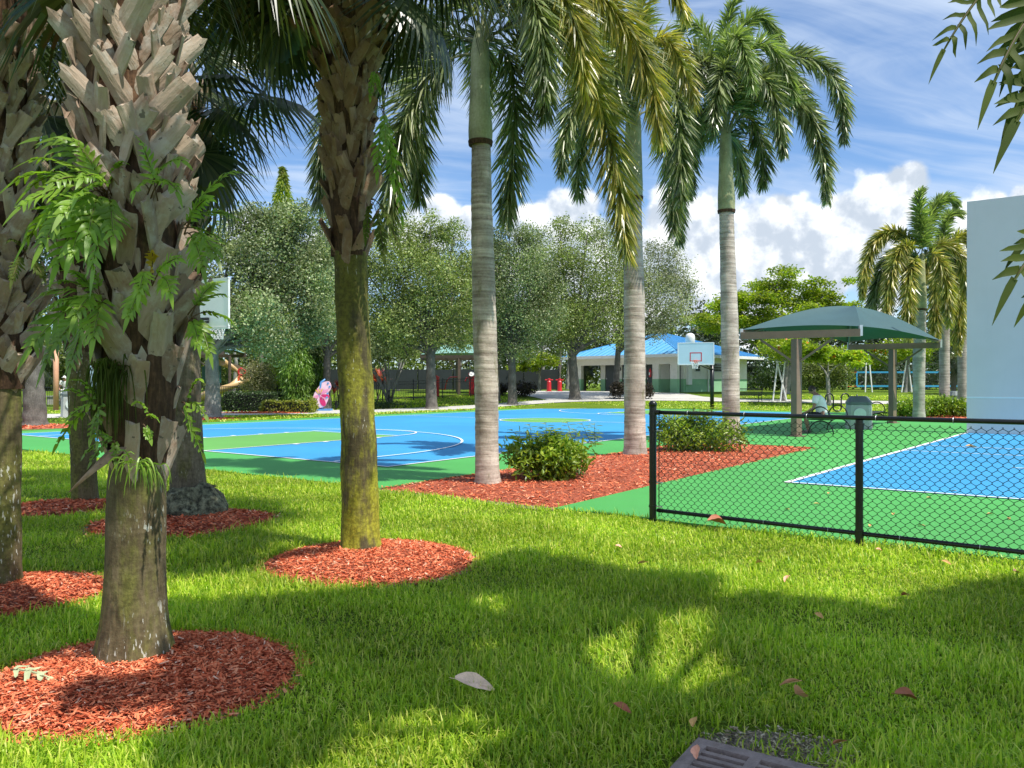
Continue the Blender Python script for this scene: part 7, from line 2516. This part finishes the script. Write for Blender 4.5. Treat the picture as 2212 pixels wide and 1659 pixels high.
# ------------------------------------------------------------------ the shade tree beside the camera, with its own ferns
def shade_tree():
    base = np.array([1.72, 2.05, 0.0])
    t = thing('shade_tree', 'shade tree just outside the right edge whose ferns hang into view', 'tree', base)
    rough_tube([(1.74, 2.0, -.05, .27), (1.72, 2.02, .2, .21), (1.74, 2.0, 1.6, .185), (2.1, 1.9, 3.4, .17), (2.9, 1.8, 4.9, .13)], 26, .012, 0, .1, 9, .05).build('trunk', MAT['oak_bark'], t, smooth=True)
    r = np.random.default_rng(12)
    # the shade it throws, read off the lawn: (picture polygon, leaves)
    K = lambda pts: [(x * 1.742, 1044.5 + y * 1.742) for x, y in pts]
    areas = [(K([(212, 150), (260, 152), (330, 148), (420, 140), (555, 122), (590, 103), (640, 88), (690, 95), (740, 106), (800, 116), (880, 120), (862, 150), (800, 168), (740, 182), (685, 204), (700, 236), (760, 256), (800, 262), (850, 268), (850, 305), (790, 330), (640, 300), (600, 285), (470, 283), (430, 310), (360, 353), (180, 353), (215, 320), (330, 270), (372, 230), (330, 200), (215, 190)]), 3300),
             (K([(893, 160), (930, 141), (1010, 152), (1060, 150), (1105, 175), (1150, 142), (1280, 122), (1290, 370), (1130, 370), (1010, 330), (1000, 285), (965, 245), (912, 215)]), 2700),
             (K([(860, 300), (1010, 290), (1020, 370), (640, 370), (620, 345), (700, 320)]), 420),
             (K([(-20, 55), (120, 60), (135, 110), (-20, 118)]), 330),
             (K([(206, 70), (320, 60), (330, 85), (420, 88), (330, 100), (330, 112), (206, 120)]), 330),
             (K([(-20, 175), (110, 170), (120, 195), (60, 215), (-20, 235)]), 130),
             (K([(215, 195), (330, 200), (372, 235), (330, 270), (225, 300), (212, 240)]), 260),
             (K([(90, 268), (215, 258), (215, 272), (120, 285)]), 45)]
    gaps = [K([(580, 140), (640, 138), (645, 168), (590, 170)]), K([(578, 190), (620, 188), (622, 212), (585, 216)]), K([(520, 290), (600, 288), (600, 330), (520, 330)])]
    gaps = [np.array([onground(x, y)[:2] for x, y in g]) for g in gaps]
    sa = Vector(SUN_DIR)
    mb = MB()
    pts = []
    for poly, n in areas:
        g = np.array([onground(x, y)[:2] for x, y in poly])
        lo, hi = g.min(0), g.max(0)
        P = r.uniform(lo, hi, (n * 6, 2)); P = P[inpoly(P, g)][:n]
        for q in gaps:
            P = P[~inpoly(P, q)]
        H = np.maximum(5.4 + .5 * np.sin(P[:, 0] * 2.1) + r.normal(0, .35, len(P)) + .08 * P[:, 0], 2.3 + .66 * P[:, 1])
        Q = np.stack([P[:, 0] + sa.x / sa.z * H, P[:, 1] + sa.y / sa.z * H, H], 1)
        pts.append(Q)
    Q = np.concatenate(pts)
    # each point carries a spray of leaves
    k = 6
    Pk = np.repeat(Q, k, 0) + r.normal(0, .06, (len(Q) * k, 3))
    X, Y, Z = frames(len(Pk), .9, r)
    s = r.uniform(.09, .16, len(Pk))
    scatter(mb, LEAF_V, LEAF_F, Pk, X, Y, Z, np.stack([s, s * 1.15, s], 1))
    mb.build('crown', MAT['oak_warm'], t)['kind'] = 'stuff'
    lb = MB(); top = np.array([2.9, 1.8, 4.8])
    for i in r.choice(len(Q), 16, replace=False):
        e = Q[i] - [0, 0, .1]
        lb.tube(bez([top if i % 2 else [2.4, 1.86, 4.1], top + [0, 0, .3], e * .6 + top * .4 + [0, 0, .2], e], 9), np.linspace(.07, .012, 9), 6)
    lb.build('limb', MAT['oak_bark'], t, smooth=True)


shade_tree()


def near_fern():
    Y = 2.0
    gname = 'ferns hanging from the shade tree at the right edge'
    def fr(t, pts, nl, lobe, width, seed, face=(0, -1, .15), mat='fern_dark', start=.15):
        p = [at(x, y, Y + dy) for x, y, dy in pts]
        mb = fern_frond(p[0], p[-1], 0, nl, lobe, width, seed, face=face, lift=.16, start=start)
        mb.build('frond', [MAT[mat], MAT['fern_stem']], t, smooth=True)
    t = thing('fern', 'large dark fern hanging into the upper right corner', 'fern', at(2330, 60, Y), gname)
    fr(t, [(2240, -110, -.05), (2030, 122, -.1)], 7, .085, .0125, 1, start=.25)
    fr(t, [(2300, -40, .0), (2140, 190, -.1)], 6, .12, .020, 2)
    fr(t, [(2320, 10, .05), (2185, 250, 0)], 5, .13, .023, 3)
    fr(t, [(2300, -80, .1), (2190, 110, .15)], 5, .12, .022, 4)
    fr(t, [(2340, 120, .0), (2190, 270, -.08)], 5, .14, .024, 5)
    fr(t, [(2330, -30, .1), (2215, 190, .1)], 5, .11, .024, 8)
    t = thing('fern', 'lower dark fern with drooping lobes before the pale wall', 'fern', at(2330, 520, Y), gname)
    fr(t, [(2320, 490, 0), (2186, 610, -.08)], 5, .125, .020, 6)
    fr(t, [(2340, 470, .05), (2200, 540, .02)], 5, .07, .017, 7)
    fr(t, [(2350, 560, .05), (2225, 650, .05)], 4, .08, .02, 9)


near_fern()


# ------------------------------------------------------------------ drain grate and fallen leaves
def grate():
    c = np.array([.85, 2.957]); rz = math.radians(-33)
    ca, sa_ = math.cos(rz), math.sin(rz)
    ex = np.array([ca, sa_]); ey = np.array([-sa_, ca])
    t = thing('drain_grate', 'rusty iron drain grate with long slots at the bottom edge of the lawn', 'drain grate', (*c, 0))
    Wd, Dp, z = .50, .46, .04
    def bx(p0, p1, q0, q1, z0=-.03, z1=z):
        a = c + ex * (p0 + p1) / 2 + ey * (q0 + q1) / 2
        return MB().box((*a, (z0 + z1) / 2), (p1 - p0, q1 - q0, z1 - z0), rz=rz)
    fr = MB()
    for p0, p1, q0, q1 in ((-Wd / 2, Wd / 2, Dp / 2 - .055, Dp / 2), (-Wd / 2, Wd / 2, -Dp / 2, -Dp / 2 + .055), (-Wd / 2, -Wd / 2 + .055, -Dp / 2 + .055, Dp / 2 - .055), (Wd / 2 - .055, Wd / 2, -Dp / 2 + .055, Dp / 2 - .055), (-.022, .022, -Dp / 2 + .055, Dp / 2 - .055)):
        a = c + ex * (p0 + p1) / 2 + ey * (q0 + q1) / 2
        fr.box((*a, (z - .03) / 2), (p1 - p0, q1 - q0, z + .03), rz=rz)
    fr.build('frame', MAT['iron'], t)
    n = 7; y0 = -Dp / 2 + .055; step = (Dp - .11) / n
    for i in range(1, n):
        for p0, p1 in ((-Wd / 2 + .055, -.022), (.022, Wd / 2 - .055)):
            q = y0 + step * i
            m = bx(p0, p1, q - .012, q + .012, -.028, z - .002)
            # rounded slot ends
            for e in (p0 + .006, p1 - .006):
                for sg in (-1, 1):
                    a = c + ex * e + ey * (q + sg * .014)
                    m.box((*a, -.005), (.014, .010, .04), rz=rz)
            m.build('bar', MAT['iron'], t)
    bx(-Wd / 2 + .03, Wd / 2 - .03, -Dp / 2 + .03, Dp / 2 - .03, -.2, -.06).build('pit', MAT['dark_void'], t)


grate()


def fallen(label, x, y, L, W, rz, mat, curl=.3, z=.045, name='fallen_leaf', group='dry leaves lying on the grass', tilt=.15, seed=0):
    """one dry leaf with a rib and a curled blade"""
    r = np.random.default_rng(seed + int(x))
    p = onground(x, y)
    Y = (CAMZ - z) * FD / (y - CYD); p = np.array([(x - CXD) / FD * Y, Y, z])
    o_ = []
    k = 9
    mb = MB(); V = []
    for i in range(k):
        q = i / (k - 1)
        w = W * .5 * math.sin(PI * min(1, q * .93 + .05)) ** .8 * (1 + .08 * r.normal())
        for j in (-1, -.5, 0, .5, 1):
            V.append((L * (q - .5), j * w, curl * L * .35 * (j * j) * math.sin(PI * q) + .06 * L * math.sin(q * 3 + 1) - .02 * L * (j == 0)))
    mb.add(V, [(i * 5 + j, i * 5 + j + 1, (i + 1) * 5 + j + 1, (i + 1) * 5 + j) for i in range(k - 1) for j in range(4)])
    mb.tube([(-L * .62, 0, .0), (-L * .45, 0, .0), (L * .45, 0, .0)], [.0018, .0016, .0006], 5)
    me = mb.mesh(name); me.materials.append(MAT[mat])
    me.polygons.foreach_set('use_smooth', np.ones(len(me.polygons), bool))
    o = bpy.data.objects.new(name, me); COL.objects.link(o)
    o.matrix_local = Matrix.Translation(p) @ Matrix.Rotation(rz, 4, 'Z') @ Matrix.Rotation(tilt, 4, 'X') @ Matrix.Rotation(tilt * .7, 4, 'Y')
    return tag(o, label, 'leaf', group)


def build_leaves():
    fallen('large pale brown dry leaf lying in the middle of the shaded grass', 1026, 1477, .205, .085, .05, 'leaf_tan', .2, .085, tilt=.5)
    fallen('salmon red leaf standing up in the grass near the drain grate', 1728, 1497, .10, .075, 1.2, 'leaf_red', .3, .075, tilt=.75)
    fallen('dark rust coloured curled leaf right of the salmon leaf', 1958, 1504, .125, .05, .1, 'leaf_rust', .6, .075, tilt=.4)
    fallen('dark curled leaf caught on the bottom rail of the fence', 1549, 1128, .20, .11, .1, 'leaf_rust', .8, .10, tilt=.2)
    spots = [(1337, 1180, 'orange leaf right of the middle mulch ring', 'leaf_red'), (1155, 1182, 'small orange leaf left in the sunlit grass below the mulch strip', 'leaf_gold'), (1387, 1216, 'tan leaf on the upper edge of the shade', 'leaf_gold'),
             (1700, 1250, 'pinkish leaf in the sunlit grass below the fence', 'leaf_red'), (1770, 1330, 'golden leaf at the edge of the shade', 'leaf_gold'), (1900, 1188, 'orange leaf just below the second fence post', 'leaf_red'),
             (1955, 1285, 'dark leaf in the sunlit strip', 'leaf_rust'), (1705, 1475, 'small red leaf above the salmon leaf', 'leaf_red'), (1500, 1560, 'small orange leaf left of the bare soil', 'leaf_gold'),
             (2045, 1215, 'tan leaf in the sunlit grass right of the second post', 'leaf_gold'), (2195, 1235, 'orange leaf at the right edge below the fence', 'leaf_red'), (1640, 1215, 'golden leaf below the fence', 'leaf_gold'),
             (1810, 1605, 'rust leaf right of the bare soil', 'leaf_rust'), (1505, 1625, 'red leaf left of the drain grate', 'leaf_red'), (1345, 1530, 'small rust leaf below the sunlit patch', 'leaf_rust')]
    for i, (x, y, l, m) in enumerate(spots):
        fallen(l, x, y, .06 + .012 * (i % 4), .035, i * 1.3, m, .4, .07, tilt=.4, seed=i)
    # leaves blown on to the green pavement
    for i, (x, y) in enumerate([(1765, 1088), (1700, 1100), (1930, 1110), (2008, 1075), (2060, 1060), (1880, 1135), (2140, 1110), (1990, 1135), (1790, 1065), (2100, 965), (1730, 1012), (2180, 1120)]):
        fallen(['small golden leaf on the green court near the blue corner', 'small golden leaf on the green court left of the second post', 'golden leaf on the green court right of the second post', 'golden leaf on the green court under the blue edge', 'golden leaf near the long white line', 'golden leaf low behind the fence mesh', 'pale leaf on the green court at the right', 'golden leaf behind the bottom rail at the right', 'tiny golden leaf below the blue corner', 'yellow leaf on the green court by the pale wall', 'tiny leaf on the green court below the mulch strip', 'small leaf behind the fence at the far right'][i],
               x, y, .075 if y > 1000 else .3, .035 if y > 1000 else .1, i * 2.1, 'leaf_gold', .3, .035, group='golden leaves blown on to the green court', tilt=.1, seed=40 + i)
    # the broken fern frond on the near mulch ring
    a = np.array([*at(22, 1478, 3.92)[:2], .09]); b = np.array([*at(108, 1490, 3.86)[:2], .07])
    t = thing('fallen_fern_frond', 'pale green broken fern frond lying on the near mulch ring', 'fern', a)
    mb = fern_frond(a, b, 0, 3, .095, .026, 5, face=(0, -.3, 1), lift=.06, start=.1); mb.build('frond', [MAT['leaf_pale'], MAT['fern_stem']], t, smooth=True)


build_leaves()
